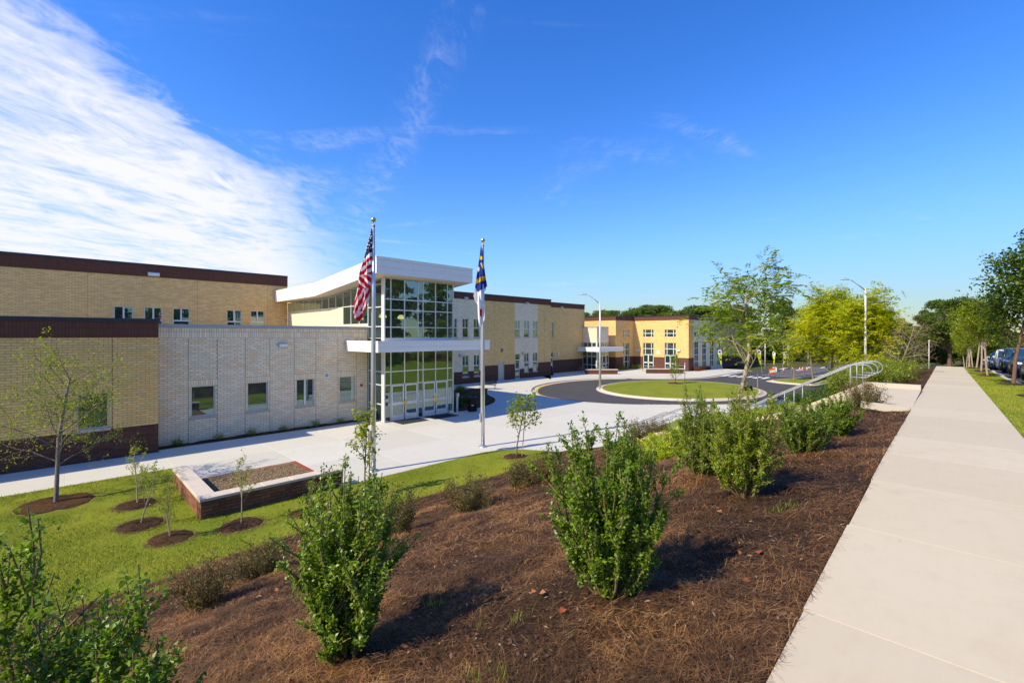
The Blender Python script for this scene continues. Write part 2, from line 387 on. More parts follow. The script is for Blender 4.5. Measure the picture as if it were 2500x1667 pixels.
a = m.mix(m.rng(n1, 0.35, 0.7), (0.17, 0.22, 0.014), (0.28, 0.295, 0.022)); a = m.mix(m.rng(n2, 0.5, 0.75, 0, 0.7), a, (0.30, 0.27, 0.05))
a = m.mix(m.rng(n3, 0.35, 0.7, 0, 0.5), a, (0.085, 0.13, 0.010)); m.set(a, 0.9, spec=0.15); m.bump(m.math('ADD', n3, m.math('MULTIPLY', n2, 2)), 0.9, 0.03)
m = Mat('grass_blade'); r = m.rand(); n1 = m.noise(0.45, 5, 0.6); n2 = m.noise(3.2, 5, 0.65)
a = m.ramp(r, [(0, (0.12, 0.175, 0.010)), (0.45, (0.26, 0.305, 0.016)), (0.8, (0.37, 0.37, 0.024)), (1, (0.42, 0.36, 0.07))])
a = m.mix(m.rng(n2, 0.5, 0.75, 0, 0.55), a, (0.26, 0.235, 0.055)); a = m.mix(m.rng(n1, 0.32, 0.58, 0.75, 0), a, (0.095, 0.165, 0.012)); m.set(a, 0.7, spec=0.2)
m = Mat('dry_grass'); r = m.rand(); m.set(m.ramp(r, [(0, (0.30, 0.22, 0.08)), (0.6, (0.38, 0.28, 0.11)), (1, (0.22, 0.21, 0.05))]), 0.8, spec=0.15)
m = Mat('bed_straw'); r = m.rand(); m.set(m.ramp(r, [(0, (0.16, 0.10, 0.05)), (0.5, (0.36, 0.26, 0.14)), (1, (0.50, 0.39, 0.23))]), 0.85, spec=0.15)
m = Mat('mulch'); n1 = m.noise(0.8, 7, 0.72); n2 = m.noise(11, 5, 0.7, sc3=(1, 1, 1)); n3 = m.noise(45, 4, 0.7, sc3=(0.6, 1.6, 1))
a = m.mix(m.rng(n1, 0.42, 0.60), (0.045, 0.023, 0.012), (0.27, 0.125, 0.040)); a = m.mix(m.rng(n2, 0.4, 0.75, 0, 0.75), a, (0.34, 0.17, 0.060))
a = m.mix(m.rng(n3, 0.42, 0.62, 0.85, 0), a, (0.014, 0.009, 0.007)); m.set(a, 0.92, spec=0.2); m.bump(m.math('ADD', m.math('MULTIPLY', n2, 1.5), n3), 1.0, 0.07)
m = Mat('straw'); r = m.rand(); n1 = m.noise(0.8, 7, 0.72)
a = m.ramp(r, [(0, (0.030, 0.016, 0.009)), (0.4, (0.18, 0.078, 0.026)), (0.85, (0.44, 0.205, 0.065)), (1, (0.60, 0.40, 0.17))])
a = m.mix(m.rng(n1, 0.42, 0.60, 0.75, 0), a, (0.038, 0.021, 0.012)); m.set(a, 0.8, spec=0.3)
m = Mat('chips'); r = m.rand(); m.set(m.ramp(r, [(0, (0.028, 0.016, 0.011)), (0.5, (0.075, 0.037, 0.022)), (0.9, (0.17, 0.09, 0.055)), (1, (0.36, 0.27, 0.20))]), 0.88, spec=0.3)
m = Mat('fallen_leaf'); r = m.rand(); m.set(m.ramp(r, [(0, (0.22, 0.05, 0.02)), (0.5, (0.32, 0.09, 0.035)), (1, (0.42, 0.20, 0.08))]), 0.8, spec=0.2)
m = Mat('ground_far'); n = m.noise(0.2, 5); m.set(m.mix(n, (0.05, 0.07, 0.015), (0.11, 0.10, 0.03)), 0.95, spec=0.1)
def leafmat(name, stops, trans=0.35, rough=0.4, spec=0.5, tcol=None, nscale=0.9):
    m = Mat(name); r = m.rand(); n = m.noise(nscale, 3)
    c = m.ramp(m.math('ADD', m.math('MULTIPLY', r, 0.65), m.rng(n, 0.3, 0.7, 0, 0.35)), stops)
    m.set(c, rough, spec=spec)
    t = m.node('ShaderNodeBsdfTranslucent'); m.put(t.inputs['Color'], m.mix(1.0, c, tcol or (1.5, 1.7, 0.5), 'MULTIPLY'))
    x = m.node('ShaderNodeMixShader'); x.inputs[0].default_value = trans
    m.l.new(m.b.outputs[0], x.inputs[1]); m.l.new(t.outputs[0], x.inputs[2]); m.l.new(x.outputs[0], m.out.inputs[0])
leafmat('leaf_holly', [(0, (0.040, 0.085, 0.008)), (0.4, (0.125, 0.215, 0.014)), (0.8, (0.235, 0.335, 0.024)), (1, (0.36, 0.42, 0.045))], 0.36, 0.4, 0.45)
leafmat('leaf_holly_lime', [(0, (0.08, 0.13, 0.010)), (0.5, (0.21, 0.29, 0.017)), (0.85, (0.33, 0.39, 0.028)), (1, (0.44, 0.45, 0.04))], 0.37, 0.42, 0.4)
leafmat('leaf_purple', [(0, (0.06, 0.075, 0.018)), (0.45, (0.13, 0.125, 0.03)), (0.8, (0.20, 0.13, 0.05)), (1, (0.28, 0.11, 0.08))], 0.3, 0.5, 0.3, (1.4, 1.2, 0.8))
leafmat('leaf_juniper', [(0, (0.16, 0.22, 0.012)), (0.5, (0.32, 0.38, 0.02)), (1, (0.50, 0.52, 0.035))], 0.3, 0.6, 0.2)
leafmat('leaf_juniper_blue', [(0, (0.04, 0.08, 0.03)), (0.5, (0.08, 0.15, 0.045)), (1, (0.15, 0.21, 0.06))], 0.25, 0.6, 0.2)
leafmat('leaf_light', [(0, (0.11, 0.16, 0.012)), (0.5, (0.23, 0.28, 0.02)), (0.85, (0.36, 0.37, 0.03)), (1, (0.50, 0.42, 0.04))], 0.45, 0.45, 0.3)
leafmat('leaf_pistache', [(0, (0.075, 0.13, 0.011)), (0.45, (0.19, 0.26, 0.018)), (0.80, (0.34, 0.37, 0.03)), (0.92, (0.46, 0.27, 0.03)), (1, (0.36, 0.10, 0.03))], 0.45, 0.4, 0.35, nscale=0.6)
leafmat('leaf_yellow', [(0, (0.17, 0.21, 0.010)), (0.4, (0.38, 0.40, 0.015)), (0.8, (0.58, 0.54, 0.02)), (1, (0.60, 0.40, 0.025))], 0.48, 0.45, 0.3, nscale=0.4)
leafmat('leaf_maple', [(0, (0.028, 0.062, 0.010)), (0.5, (0.075, 0.135, 0.013)), (0.85, (0.16, 0.21, 0.02)), (1, (0.30, 0.27, 0.03))], 0.4, 0.42, 0.35)
leafmat('leaf_forest', [(0, (0.030, 0.060, 0.009)), (0.5, (0.062, 0.108, 0.014)), (0.9, (0.115, 0.16, 0.02)), (1, (0.18, 0.19, 0.025))], 0.32, 0.55, 0.25, nscale=0.12)
leafmat('leaf_forest_mid', [(0, (0.050, 0.090, 0.010)), (0.5, (0.105, 0.16, 0.015)), (0.9, (0.18, 0.225, 0.022)), (1, (0.27, 0.26, 0.03))], 0.36, 0.55, 0.25, nscale=0.12)
leafmat('leaf_pine', [(0, (0.045, 0.080, 0.014)), (0.5, (0.10, 0.148, 0.022)), (1, (0.18, 0.225, 0.035))], 0.28, 0.55, 0.25, nscale=0.2)
leafmat('leaf_rust', [(0, (0.12, 0.07, 0.03)), (0.5, (0.24, 0.12, 0.05)), (1, (0.36, 0.17, 0.06))], 0.35, 0.6, 0.2)
leafmat('leaf_red', [(0, (0.16, 0.03, 0.015)), (0.6, (0.30, 0.06, 0.02)), (1, (0.36, 0.14, 0.03))], 0.3, 0.5, 0.3, (1.4, 1.1, 0.8))
def attr_mat(name, rough=0.75):
    m = Mat(name); a = m.node('ShaderNodeVertexColor', layer_name='Col')
    m.set(a.outputs[0], rough, spec=0.2)
    t = m.node('ShaderNodeBsdfTranslucent'); m.put(t.inputs['Color'], a.outputs[0])
    x = m.node('ShaderNodeMixShader'); x.inputs[0].default_value = 0.25
    m.l.new(m.b.outputs[0], x.inputs[1]); m.l.new(t.outputs[0], x.inputs[2]); m.l.new(x.outputs[0], m.out.inputs[0])
attr_mat('flag_cloth')
m = Mat('lamp_glow'); m.set((0.9, 0.75, 0.3), 0.4, **{'Emission Color': (1.0, 0.72, 0.22), 'Emission Strength': 1.6})
# ================================================================== GROUND
rs = np.random.default_rng(7)
def vnoise(x, y, seed=0):
    """cheap smooth value noise"""
    x = np.asarray(x, float); y = np.asarray(y, float)
    xi = np.floor(x).astype(np.int64); yi = np.floor(y).astype(np.int64); fx = x - xi; fy = y - yi
    fx = fx*fx*(3-2*fx); fy = fy*fy*(3-2*fy)
    def h(a, b):
        n = (a * 374761393 + b * 668265263 + seed * 1442695041) & 0x7fffffff
        n = (n ^ (n >> 13)) * 1274126177 & 0x7fffffff
        return (n ^ (n >> 16)) / 0x7fffffff
    return (h(xi, yi)*(1-fx)+h(xi+1, yi)*fx)*(1-fy) + (h(xi, yi+1)*(1-fx)+h(xi+1, yi+1)*fx)*fy
def structure(name, me, parent=None):
    o = link(name, me, parent)
    if parent is None: o['kind'] = 'structure'
    return o
# far ground and the body of the hill below the turf
mb = MB(); mb.add([(-900,-900,-2.5),(1200,-900,-2.5),(1200,1200,-2.5),(-900,1200,-2.5)], [(0,1,2,3)])
structure('far_ground', mb.mesh('far_ground', 'ground_far'))
gx, gy = np.meshgrid(np.arange(-60, 131, 2.0), np.arange(-90, 96, 2.0), indexing='ij')
gz = H(gx, gy) - 0.35 - 1.5 * np.clip((gy - 1.6) / 1.0, 0, 1) * np.clip((gx + 20) / 4, 0, 1) * np.clip((13 - gy) / 2, 0, 1)
gz = np.where(gy > 13, -0.45, gz)
structure('terrain', grid_mesh(gx, gy, gz, 'ground_far'))

def strip(x0, x1, dx, f0, f1, nt, mat, name, lift=0.0, bump=0.0, seed=1, power=1.0):
    xs = np.linspace(x0, x1, int((x1-x0)/dx)+2); t = np.linspace(0, 1, nt) ** power
    X = np.repeat(xs[:, None], nt, 1); Y = f0(xs)[:, None] * (1-t) + f1(xs)[:, None] * t
    Z = H(X, Y) + lift
    if bump:
        w = np.minimum(1, np.minimum(t, 1-t) * 14)[None, :]
        Z += bump * w * ((vnoise(X*1.1, Y*1.1, seed)-0.4)*1.4 + (vnoise(X*3.3, Y*3.3, seed+1)-0.5)*0.8 + (vnoise(X*9, Y*9, seed+2)-0.5)*0.5)
    return structure(name, grid_mesh(X, Y, Z, mat))
swl = lambda x: ysw(x) + HW
swr = lambda x: ysw(x) - HW
STX0, STX1 = 18.2, 21.0                                   # stair between its cheek walls
mulch = strip(-9, STX0-0.2, 0.11, lambda x: swl(x)+0.012, yb, 110, 'mulch', 'mulch_bed', 0.0, 0.085, 3)
mulch_far = strip(STX1+0.25, 58, 0.25, lambda x: swl(x)+0.012, lambda x: np.minimum(swl(x)+3.2, yb(x)-0.5), 26, 'mulch', 'mulch_bed', 0.0, 0.05, 9)
hill = strip(STX1+0.25, 95, 0.4, lambda x: np.minimum(swl(x)+3.2, yb(x)-0.5), lambda x: yb(x)+0.02, 22, 'grass', 'hillside_lawn', 0.0, 0.02, 5)
strip(58, 95, 0.5, lambda x: swl(x)+0.012, lambda x: np.minimum(swl(x)+3.2, yb(x)-0.5), 12, 'grass', 'hillside_lawn', 0.0, 0.02, 6)
def yplaza(x): return np.interp(x, [3.25, 6.97, 13.4, 14.3, 14.9, 15.16, 15.2], [15.22, 15.22, 15.2, 14.95, 14.4, 13.6, 12.4])
strip(-12, 3.25, 0.22, yb, lambda x: np.full_like(x, 22.0), 60, 'grass', 'lawn', 0.0, 0.035, 5)
strip(3.25, 15.2, 0.22, yb, lambda x: np.maximum(yplaza(x), yb(x)+0.01), 30, 'grass', 'lawn', 0.0, 0.03, 6)
strip(15.2, STX0-0.2, 0.3, yb, lambda x: np.maximum(12.4-(x-15.2)*0.14, yb(x)+0.02), 6, 'grass', 'lawn', 0.0, 0.0, 6)
# street side: grass verge, kerb, street, far verge
verge = lambda x: swr(x) - np.interp(x, [-20, 5, 20, 33, 60], [3.2, 3.0, 1.8, 1.35, 1.3])
def side_strip(x0, x1, f0, f1, nt, mat, name, dz, dx=0.5):
    xs = np.linspace(x0, x1, int((x1-x0)/dx)+2); t = np.linspace(0, 1, nt)
    X = np.repeat(xs[:, None], nt, 1); Y = f0(xs)[:, None]*(1-t)+f1(xs)[:, None]*t
    Z = np.repeat(zs(xs)[:, None], nt, 1) + dz
    return structure(name, grid_mesh(X, Y, Z, mat))
side_strip(-12, 95, lambda x: swr(x)-0.012, lambda x: verge(x)+0.15, 6, 'grass', 'verge_lawn', -0.02)
side_strip(-12, 95, lambda x: verge(x)-0.3, lambda x: verge(x)-10.3, 4, 'asphalt', 'street', -0.16, 1.0)
side_strip(-30, 110, lambda x: verge(x)-10.3, lambda x: verge(x)-60, 6, 'ground_far', 'far_verge_lawn', -0.05, 2.0)
xs = np.linspace(-12, 95, 110); kv = MB(); 
prof = [(0.15, -0.3), (0.15, -0.005), (0.0, -0.005), (-0.02, -0.03), (-0.03, -0.15), (-0.32, -0.155), (-0.32, -0.3)]
for i, x in enumerate(xs):
    kv.v += [(x, float(verge(x))+a, float(zs(x))+b) for a, b in prof]
n = len(prof)
kv.f += [(i*n+k, (i+1)*n+k, (i+1)*n+k+1, i*n+k+1) for i in range(len(xs)-1) for k in range(n-1)]
structure('street_kerb', kv.mesh('street_kerb', 'kerb_concrete'))

# the upper sidewalk: slabs with tooled joints
walk = empty('sidewalk'); walk['kind'] = 'structure'
mbj = MB()
xs = np.linspace(-6, 95, 140)
mbj.v = [p for x in xs for p in ((x, float(swl(x)), float(zs(x))-0.035), (x, float(swr(x)), float(zs(x))-0.035))]
mbj.f = [(2*i, 2*i+1, 2*i+3, 2*i+2) for i in range(len(xs)-1)]
mbj.build('joint_bed', 'joint_filler', walk)
x = -5.47; L = 1.75; g = 0.0022
while x < 92:
    a, b = x + g, x + L - g
    def q(xx, yy, dz): return (xx, yy, float(zs(xx)) + dz)
    e = 0.0015; sl_ = MB()
    jl = float(rs.uniform(-0.006, 0.006))
    top = [q(a+e, float(swr(a))+e, 0), q(b-e, float(swr(b))+e, 0), q(b-e, float(swl(b))-e+jl, 0), q(a+e, float(swl(a))-e+jl, 0)]
    mid = [q(a, float(swr(a)), -e*0.8), q(b, float(swr(b)), -e*0.8), q(b, float(swl(b))+jl, -e*0.8), q(a, float(swl(a))+jl, -e*0.8)]
    bot = [(p[0], p[1], p[2]-0.12) for p in mid]
    sl_.add(top+mid+bot, [(0,1,2,3)]+[(4+i, 4+(i+1)%4, (i+1)%4, i) for i in range(4)]+[(8+i, 8+(i+1)%4, 4+(i+1)%4, 4+i) for i in range(4)])
    sl_.build('slab', 'walk_concrete', walk)
    x += L
# ------------------------------------------------------------------ plaza
near_edge = [(30.3,18.0),(32.3,15.9),(34.6,13.5),(38,11.2),(43,9.6),(48,8.6),(54,7.0),(62,5.6),(95,5.2)]
left_edge = [(29.0,21.0),(28.9,24.0),(29.6,26.8),(31.4,29.0),(35,31.6),(39.7,32.7),(43.5,32.4),(47,31),(50.5,28.2),(53.2,24.9)]
far_edge = [(55.5,23.4),(58.4,22.8),(66,23),(73,23)]
def smooth(poly, it=2):
    for _ in range(it):
        o = [poly[0]]
        for a, b in zip(poly[:-1], poly[1:]):
            o += [(a[0]*.75+b[0]*.25, a[1]*.75+b[1]*.25), (a[0]*.25+b[0]*.75, a[1]*.25+b[1]*.75)]
        o.append(poly[-1]); poly = o
    return poly
road_edge = smooth(list(reversed(near_edge)) + left_edge + far_edge, 2)      # right near -> left -> far
re_in = [p for p in road_edge if p[0] <= 62.001 or p[1] > 20]
bed_edge = smooth([(18.95,35),(22,35),(27,34.6),(30.6,33.7),(28.6,32),(26.5,29.5),(25.6,27.5),(23.6,25.5),(20.8,24.5),(18.95,24.45)], 2)
plaza_poly = ([(-14,22),(3.25,22),(3.25,19.64),(6.99,19.64),(6.99,15.22),(13.4,15.2),(14.3,14.95),(14.9,14.4),(15.16,13.6),(15.2,12.4),(18.0,12.0),
               (21.2,12.0),(24,12.4),(27,12.6),(30,12.0),(34,10.3),(38,8.7),(43,7.6),(48,6.8),(54,5.2),(62,4.0)] + re_in +
              [(73,28.25),(64.15,28.25),(64.15,37.05),(58.95,37.05),(58.95,40.0),(45,40.0),(45,37.98),(18.95,37.98)] + bed_edge +
              [(18.95,24.5),(13.7,24.5),(13.7,25.9),(3.25,25.9),(3.25,25.48),(-14,25.48)])
plaza = empty('plaza'); plaza['kind'] = 'structure'
def poly_slabs(poly, xc, yc, parent, mat, ztop, thick, maxn=300):
    bm = bmesh.new(); f = bm.faces.new([bm.verts.new((p[0], p[1], 0)) for p in poly])
    for axis, cuts in ((0, xc), (1, yc)):
        for c in cuts:
            co_ = Vector((c,0,0)) if axis == 0 else Vector((0,c,0)); no = Vector((1,0,0)) if axis == 0 else Vector((0,1,0))
            bmesh.ops.bisect_plane(bm, geom=bm.verts[:]+bm.edges[:]+bm.faces[:], plane_co=co_, plane_no=no)
    polys = [[v.co.copy() for v in fc.verts] for fc in bm.faces]; bm.free()
    polys.sort(key=lambda p: sum((q.x**2+q.y**2) for q in p)/len(p))
    for k, p in enumerate(polys):
        c = sum(p, Vector())/len(p)
        b2 = bmesh.new(); fc = b2.faces.new([b2.verts.new((q.x, q.y, ztop)) for q in p])
        if fc.normal.z < 0 or (fc.normal_update() or fc.normal.z < 0): fc.normal_flip()
        bmesh.ops.inset_individual(b2, faces=[fc], thickness=0.011)
        ring = [g for g in b2.faces if g is not fc]
        for v in [v for v in b2.verts if not any(v in g.verts for g in [fc])]: v.co.z -= 0.006
        ex = [e for e in b2.edges if e.is_boundary]
        r = bmesh.ops.extrude_edge_only(b2, edges=ex)
        for v in r['geom']:
            if isinstance(v, bmesh.types.BMVert): v.co.z = ztop - thick
        bmesh.ops.triangulate(b2, faces=[g for g in b2.faces if len(g.verts) > 4])
        bmesh.ops.recalc_face_normals(b2, faces=b2.faces)
        me = bpy.data.meshes.new('slab'); b2.to_mesh(me); b2.free(); me.materials.append(M[mat])
        link('slab', me, parent)
poly_slabs(plaza_poly, [-11.8,-8.8,-5.8,-2.7,0.2,3.24,6.98,10.0,13.6,17.6,21.3,25,29,33,37,41,45,49,53,57,61,65,69], [8.5,11.999,15.3,18.6,22.001,25,28.2,31,34.5], plaza, 'plaza_concrete', 0.0, 0.3)

# ------------------------------------------------------------------ road
def sheet(poly, z, mat):
    bm = bmesh.new(); f = bm.faces.new([bm.verts.new((p[0], p[1], z)) for p in poly]); f.normal_update()
    if f.normal.z < 0: f.normal_flip()
    bmesh.ops.triangulate(bm, faces=bm.faces); me = bpy.data.meshes.new('sheet'); bm.to_mesh(me); bm.free(); me.materials.append(M[mat]); return me
structure('road', sheet([(p[0], p[1]) for p in road_edge] + [(82,21.5),(92,18),(110,16),(110,5.2)], -0.10, 'asphalt'))
def offset_line(pts, d):
    out = []
    for i, p in enumerate(pts):
        a = pts[max(0, i-1)]; b = pts[min(len(pts)-1, i+1)]
        tx, ty = b[0]-a[0], b[1]-a[1]; l = math.hypot(tx, ty) or 1
        out.append((p[0]+ty/l*d, p[1]-tx/l*d))
    return out
def ribbon(pts, d0, d1, z, name, mat, parent=None, z1=None):
    a, b = offset_line(pts, d0), offset_line(pts, d1); m_ = MB(); n = len(pts)
    m_.v = [(p[0], p[1], z) for p in a] + [(p[0], p[1], z if z1 is None else z1) for p in b]
    m_.f = [(i, i+1, n+i+1, n+i) for i in range(n-1)]
    o = m_.build(name, mat, parent)
    if parent is None: o['kind'] = 'structure'
    return o
re_dense = smooth(road_edge, 1)
kerbpart = [p for p in re_dense if p[0] < 96]
# orientation of offset: road lies to the right of the direction near->left->far
ribbon(kerbpart, 0.0, 0.46, -0.096, 'gutter', 'kerb_concrete')
yl = [p for p in re_dense if (p[0] < 46 and p[1] > 9.5)]
ribbon(yl, 0.48, 0.60, -0.096, 'yellow_kerb_line', 'yellow_paint')
# kerb face of the turning circle: raised kerb towards the school
kf = [p for p in re_dense if p[1] > 24.5 and p[0] < 74]
m_ = MB(); n = len(kf); a0, a1, a2 = offset_line(kf, -0.16), offset_line(kf, 0.0), offset_line(kf, 0.035)
m_.v = [(p[0],p[1],0.004) for p in a0]+[(p[0],p[1],0.012) for p in a1]+[(p[0],p[1],-0.092) for p in a2]
m_.f = [(k*n+i, k*n+i+1, (k+1)*n+i+1, (k+1)*n+i) for k in range(2) for i in range(n-1)]
structure('road_kerb', m_.mesh('road_kerb', 'kerb_concrete'))
mb = MB(); g0 = min(kf, key=lambda p: abs(p[0]-49)+abs(p[1]-30)); 
mb.box((g0[0]-0.7, g0[1]-0.62, -0.12), (g0[0]+0.7, g0[1]-0.2, -0.088)); tag(mb.build('drain_inlet', 'brown_brick'), 'rust brown drain inlet in the kerb across from the lawn island', 'drain')

def island(name, cx, cy, rx, ry, kerb_w, zc, n=72, rot=0.0):
    root = empty(name); root['kind'] = 'structure'
    m_ = MB(); ringr = [(0.0, -0.097), (0.42, -0.085), (0.46, 0.03), (0.62, 0.04), (0.64, 0.0)]
    for (o_, z) in ringr:
        for k in range(n):
            t = 2*math.pi*k/n; x_, y_ = (rx-o_)*math.cos(t), (ry-o_)*math.sin(t)
            m_.v.append((cx+x_*math.cos(rot)-y_*math.sin(rot), cy+x_*math.sin(rot)+y_*math.cos(rot), z))
    for r_ in range(len(ringr)-1):
        m_.f += [(r_*n+k, r_*n+(k+1)%n, (r_+1)*n+(k+1)%n, (r_+1)*n+k) for k in range(n)]
    m_.build('kerb', 'kerb_concrete', root, True)
    rr = np.linspace(0, 1, 14); th = np.linspace(0, 2*math.pi, n+1)
    T, RR = np.meshgrid(th, rr, indexing='ij')
    x_ = (rx-0.6)*RR*np.cos(T); y_ = (ry-0.6)*RR*np.sin(T)
    X = cx+x_*math.cos(rot)-y_*math.sin(rot); Y = cy+x_*math.sin(rot)+y_*math.cos(rot)
    Z = 0.03 + zc*(1-RR**2) + 0.02*(vnoise(X, Y, 4)-0.5)*(1-RR)
    me = grid_mesh(X, Y, Z, 'grass'); o = link('turf', me, root)
    return root
island('lawn_island', 43.0, 20.0, 8.7, 7.5, 0.6, 0.12)
pen = smooth([(56.0,11.4),(55.4,12.6),(56.2,15.2),(57.9,16.7),(60.2,16.1),(65,14.3),(75,13.4),(95,13.2),(95,10.4),(75,10.2),(62,10.6),(57.5,10.9),(56.0,11.4)], 2)
pr = empty('lawn_peninsula'); pr['kind'] = 'structure'
def inset_poly(poly, d):
    return offset_line(poly, d)
ri = [offset_line(pen, d) for d in (0.0, 0.5, 0.52, 0.68)]
if abs(ri[3][10][0]-65) > 0 and sum((p[0]-68)**2 for p in ri[3]) > sum((p[0]-68)**2 for p in ri[0]): ri = [offset_line(pen, -d) for d in (0.0, 0.5, 0.52, 0.68)]
m_ = MB(); n = len(pen)
for ring, z in zip(ri, (-0.094, -0.085, 0.03, 0.035)): m_.v += [(p[0], p[1], z) for p in ring]
m_.f = [(k*n+i, k*n+i+1, (k+1)*n+i+1, (k+1)*n+i) for k in range(3) for i in range(n-1)]
m_.build('kerb', 'kerb_concrete', pr); link('turf', sheet(ri[3][:-1], 0.034, 'grass'), pr)
# painted markings
for k in range(6):
    mb = MB(); y0 = 17.35 + k*0.95; mb.box((60.7, y0, -0.1), (63.3, y0+0.52, -0.094)); o = mb.build('crosswalk_bar', 'white_paint'); o['kind'] = 'structure'
for k in range(9):
    mb = MB(); x0 = 66.5 + k*2.75; mb.box((x0, 14.9, -0.1), (x0+0.12, 19.4, -0.094)); o = mb.build('parking_line', 'white_paint'); o['kind'] = 'structure'
for (px, py) in ((1912,899.5),(1952,902.5),(1975,897),(2010,897)):
    p = PZ(px, py, -0.095); mb = MB(); mb.box((p[0]-1.4, p[1]-0.25, -0.1), (p[0]+1.4, p[1]+0.25, -0.094)); o = mb.build('road_marking', 'white_paint'); o['kind'] = 'structure'
def painted_text(txt, x, y, rz, size, z=-0.092, mat='yellow_paint'):
    cu = bpy.data.curves.new('road_text', 'FONT'); cu.body = txt; cu.size = size; cu.align_x = 'CENTER'; cu.extrude = 0.0015
    o = bpy.data.objects.new('road_text', cu); C.objects.link(o); o.location = (x, y, z); o.rotation_euler = (0, 0, rz); cu.materials.append(M[mat])
    bpy.context.view_layer.update()
    me = bpy.data.meshes.new_from_object(o.evaluated_get(bpy.context.evaluated_depsgraph_get())); bpy.data.objects.remove(o)
    q = bpy.data.objects.new('painted_lettering', me); C.objects.link(q); q.location = (x, y, z); q.rotation_euler = (0, 0, rz); q['kind'] = 'structure'
    return q
painted_text('FIRE LANE', 32.9, 16.4, R(132), 0.75); painted_text('NO PARKING', 29.6, 22.5, R(88), 0.7); painted_text('FIRE LANE', 36.0, 31.5, R(200), 0.7)

# ------------------------------------------------------------------ stairs up the bank
st = thing('concrete_stairs', 'pale concrete stairs with two flights climbing the mulched bank', 'stairs')
TOPZ, MIDZ = 3.33, 1.0
def stair_z(y):
    if y <= 2.7: return TOPZ
    if y <= 6.9: return TOPZ - (TOPZ-MIDZ)*(y-2.7)/4.2
    if y <= 9.3: return MIDZ
    return max(0, MIDZ - MIDZ*(y-9.3)/1.8)
k = 0
for i in range(14):
    z1 = TOPZ - (TOPZ-MIDZ)/14*(i+1); y0 = 2.7 + 0.3*i
    if i == 13: continue
    mb = MB(); mb.box((STX0, y0, z1-0.6), (STX1, y0+0.302, z1)); mb.build('step', 'walk_concrete', st)
for i in range(5):
    z1 = MIDZ - MIDZ/6*(i+1); y0 = 9.3 + 0.3*i
    mb = MB(); mb.box((STX0, y0, z1-0.6), (STX1, y0+0.302, z1)); mb.build('step', 'walk_concrete', st)
mb = MB(); mb.box((STX0, 6.6, 0.4), (STX1, 9.3, MIDZ)); mb.build('middle_landing', 'walk_concrete', st)
mb = MB(); mb.prism([(15.0, float(swl(15))+0.006), (STX1+0.25, float(swl(21))+0.006), (STX1+0.25, 2.69), (17.2, 2.69), (15.55, 1.9)], 2.5, TOPZ-0.004); mb.build('top_landing', 'walk_concrete', st)
mb = MB(); 
mb.extr([(15.0, float(swl(15))+0.01, TOPZ-0.5), (14.86, float(swl(15))+0.01, TOPZ-0.5), (14.86, float(swl(15))+0.01, TOPZ+0.08), (15.0, float(swl(15))+0.01, TOPZ+0.08)], (0.55, 1.05, 0.0))
mb.build('kerb', 'kerb_concrete', st)
mb = MB(); mb.box((STX1+0.02, float(swl(21))+0.01, TOPZ-0.4), (STX1+0.27, 2.7, TOPZ+0.14)); mb.build('kerb', 'kerb_concrete', st)
for x0, x1, lift in ((STX0-0.25, STX0-0.002, 0.03), (STX1+0.002, STX1+0.25, 0.03)):
    ys = np.linspace(2.3, 11.25, 40); mb = MB()
    top = [(x0, float(y), max(stair_z(float(y))+0.10, float(H((x0+x1)/2, y))+lift)) for y in ys]
    mb.extr(top + [(x0, 11.25, -0.3), (x0, 2.3, 1.2)], (x1-x0, 0, 0)); mb.build('cheek_wall', 'walk_concrete', st)
# handrails
def handrail(x, label, cross=True):
    t = thing('handrail', label, 'handrail', group='stair handrails'); h = 0.92
    ys = [2.35, 2.75, 6.9, 9.1, 11.15]; pr_ = [(x, y, stair_z(y)+h) for y in ys]
    lo = [(x, y, stair_z(y)+h-0.34) for y in ys]
    y0, z0 = ys[0], TOPZ+h
    loop = [(x, y0-0.22*math.sin(a), z0-0.21+0.21*math.cos(a)) for a in np.linspace(0, math.pi, 9)] + [(x, y0+0.35, z0-0.42)]
    mb = MB(); mb.tube(list(reversed(pr_[1:]))+[pr_[0]]+loop[1:], 0.018, 8); mb.build('top_rail', 'rail_metal', t, True)
    if cross: mb = MB(); mb.tube([(x, y, stair_z(y)+h-0.32) for y in (8.9, 9.3, 11.15)], 0.018, 8); mb.build('lower_rail', 'rail_metal', t, True)
    for y in (2.7, 4.6, 6.7, 8.9, 10.0, 11.1):
        mb = MB(); mb.tube([(x, y, stair_z(y)-0.05), (x, y, stair_z(y)+h)], 0.018, 8); mb.lathe([(0.0,0.012),(0.055,0.012),(0.055,-0.02)], (x, y, stair_z(y)), 10); mb.build('post', 'rail_metal', t, True)
handrail(STX0+0.15, 'galvanised pipe handrail on the stair side next to the mulch bed'); handrail((STX0+STX1)/2, 'galvanised pipe handrail down the middle of the stairs')
handrail(STX1-0.15, 'galvanised pipe handrail on the stair side away from the mulch bed')

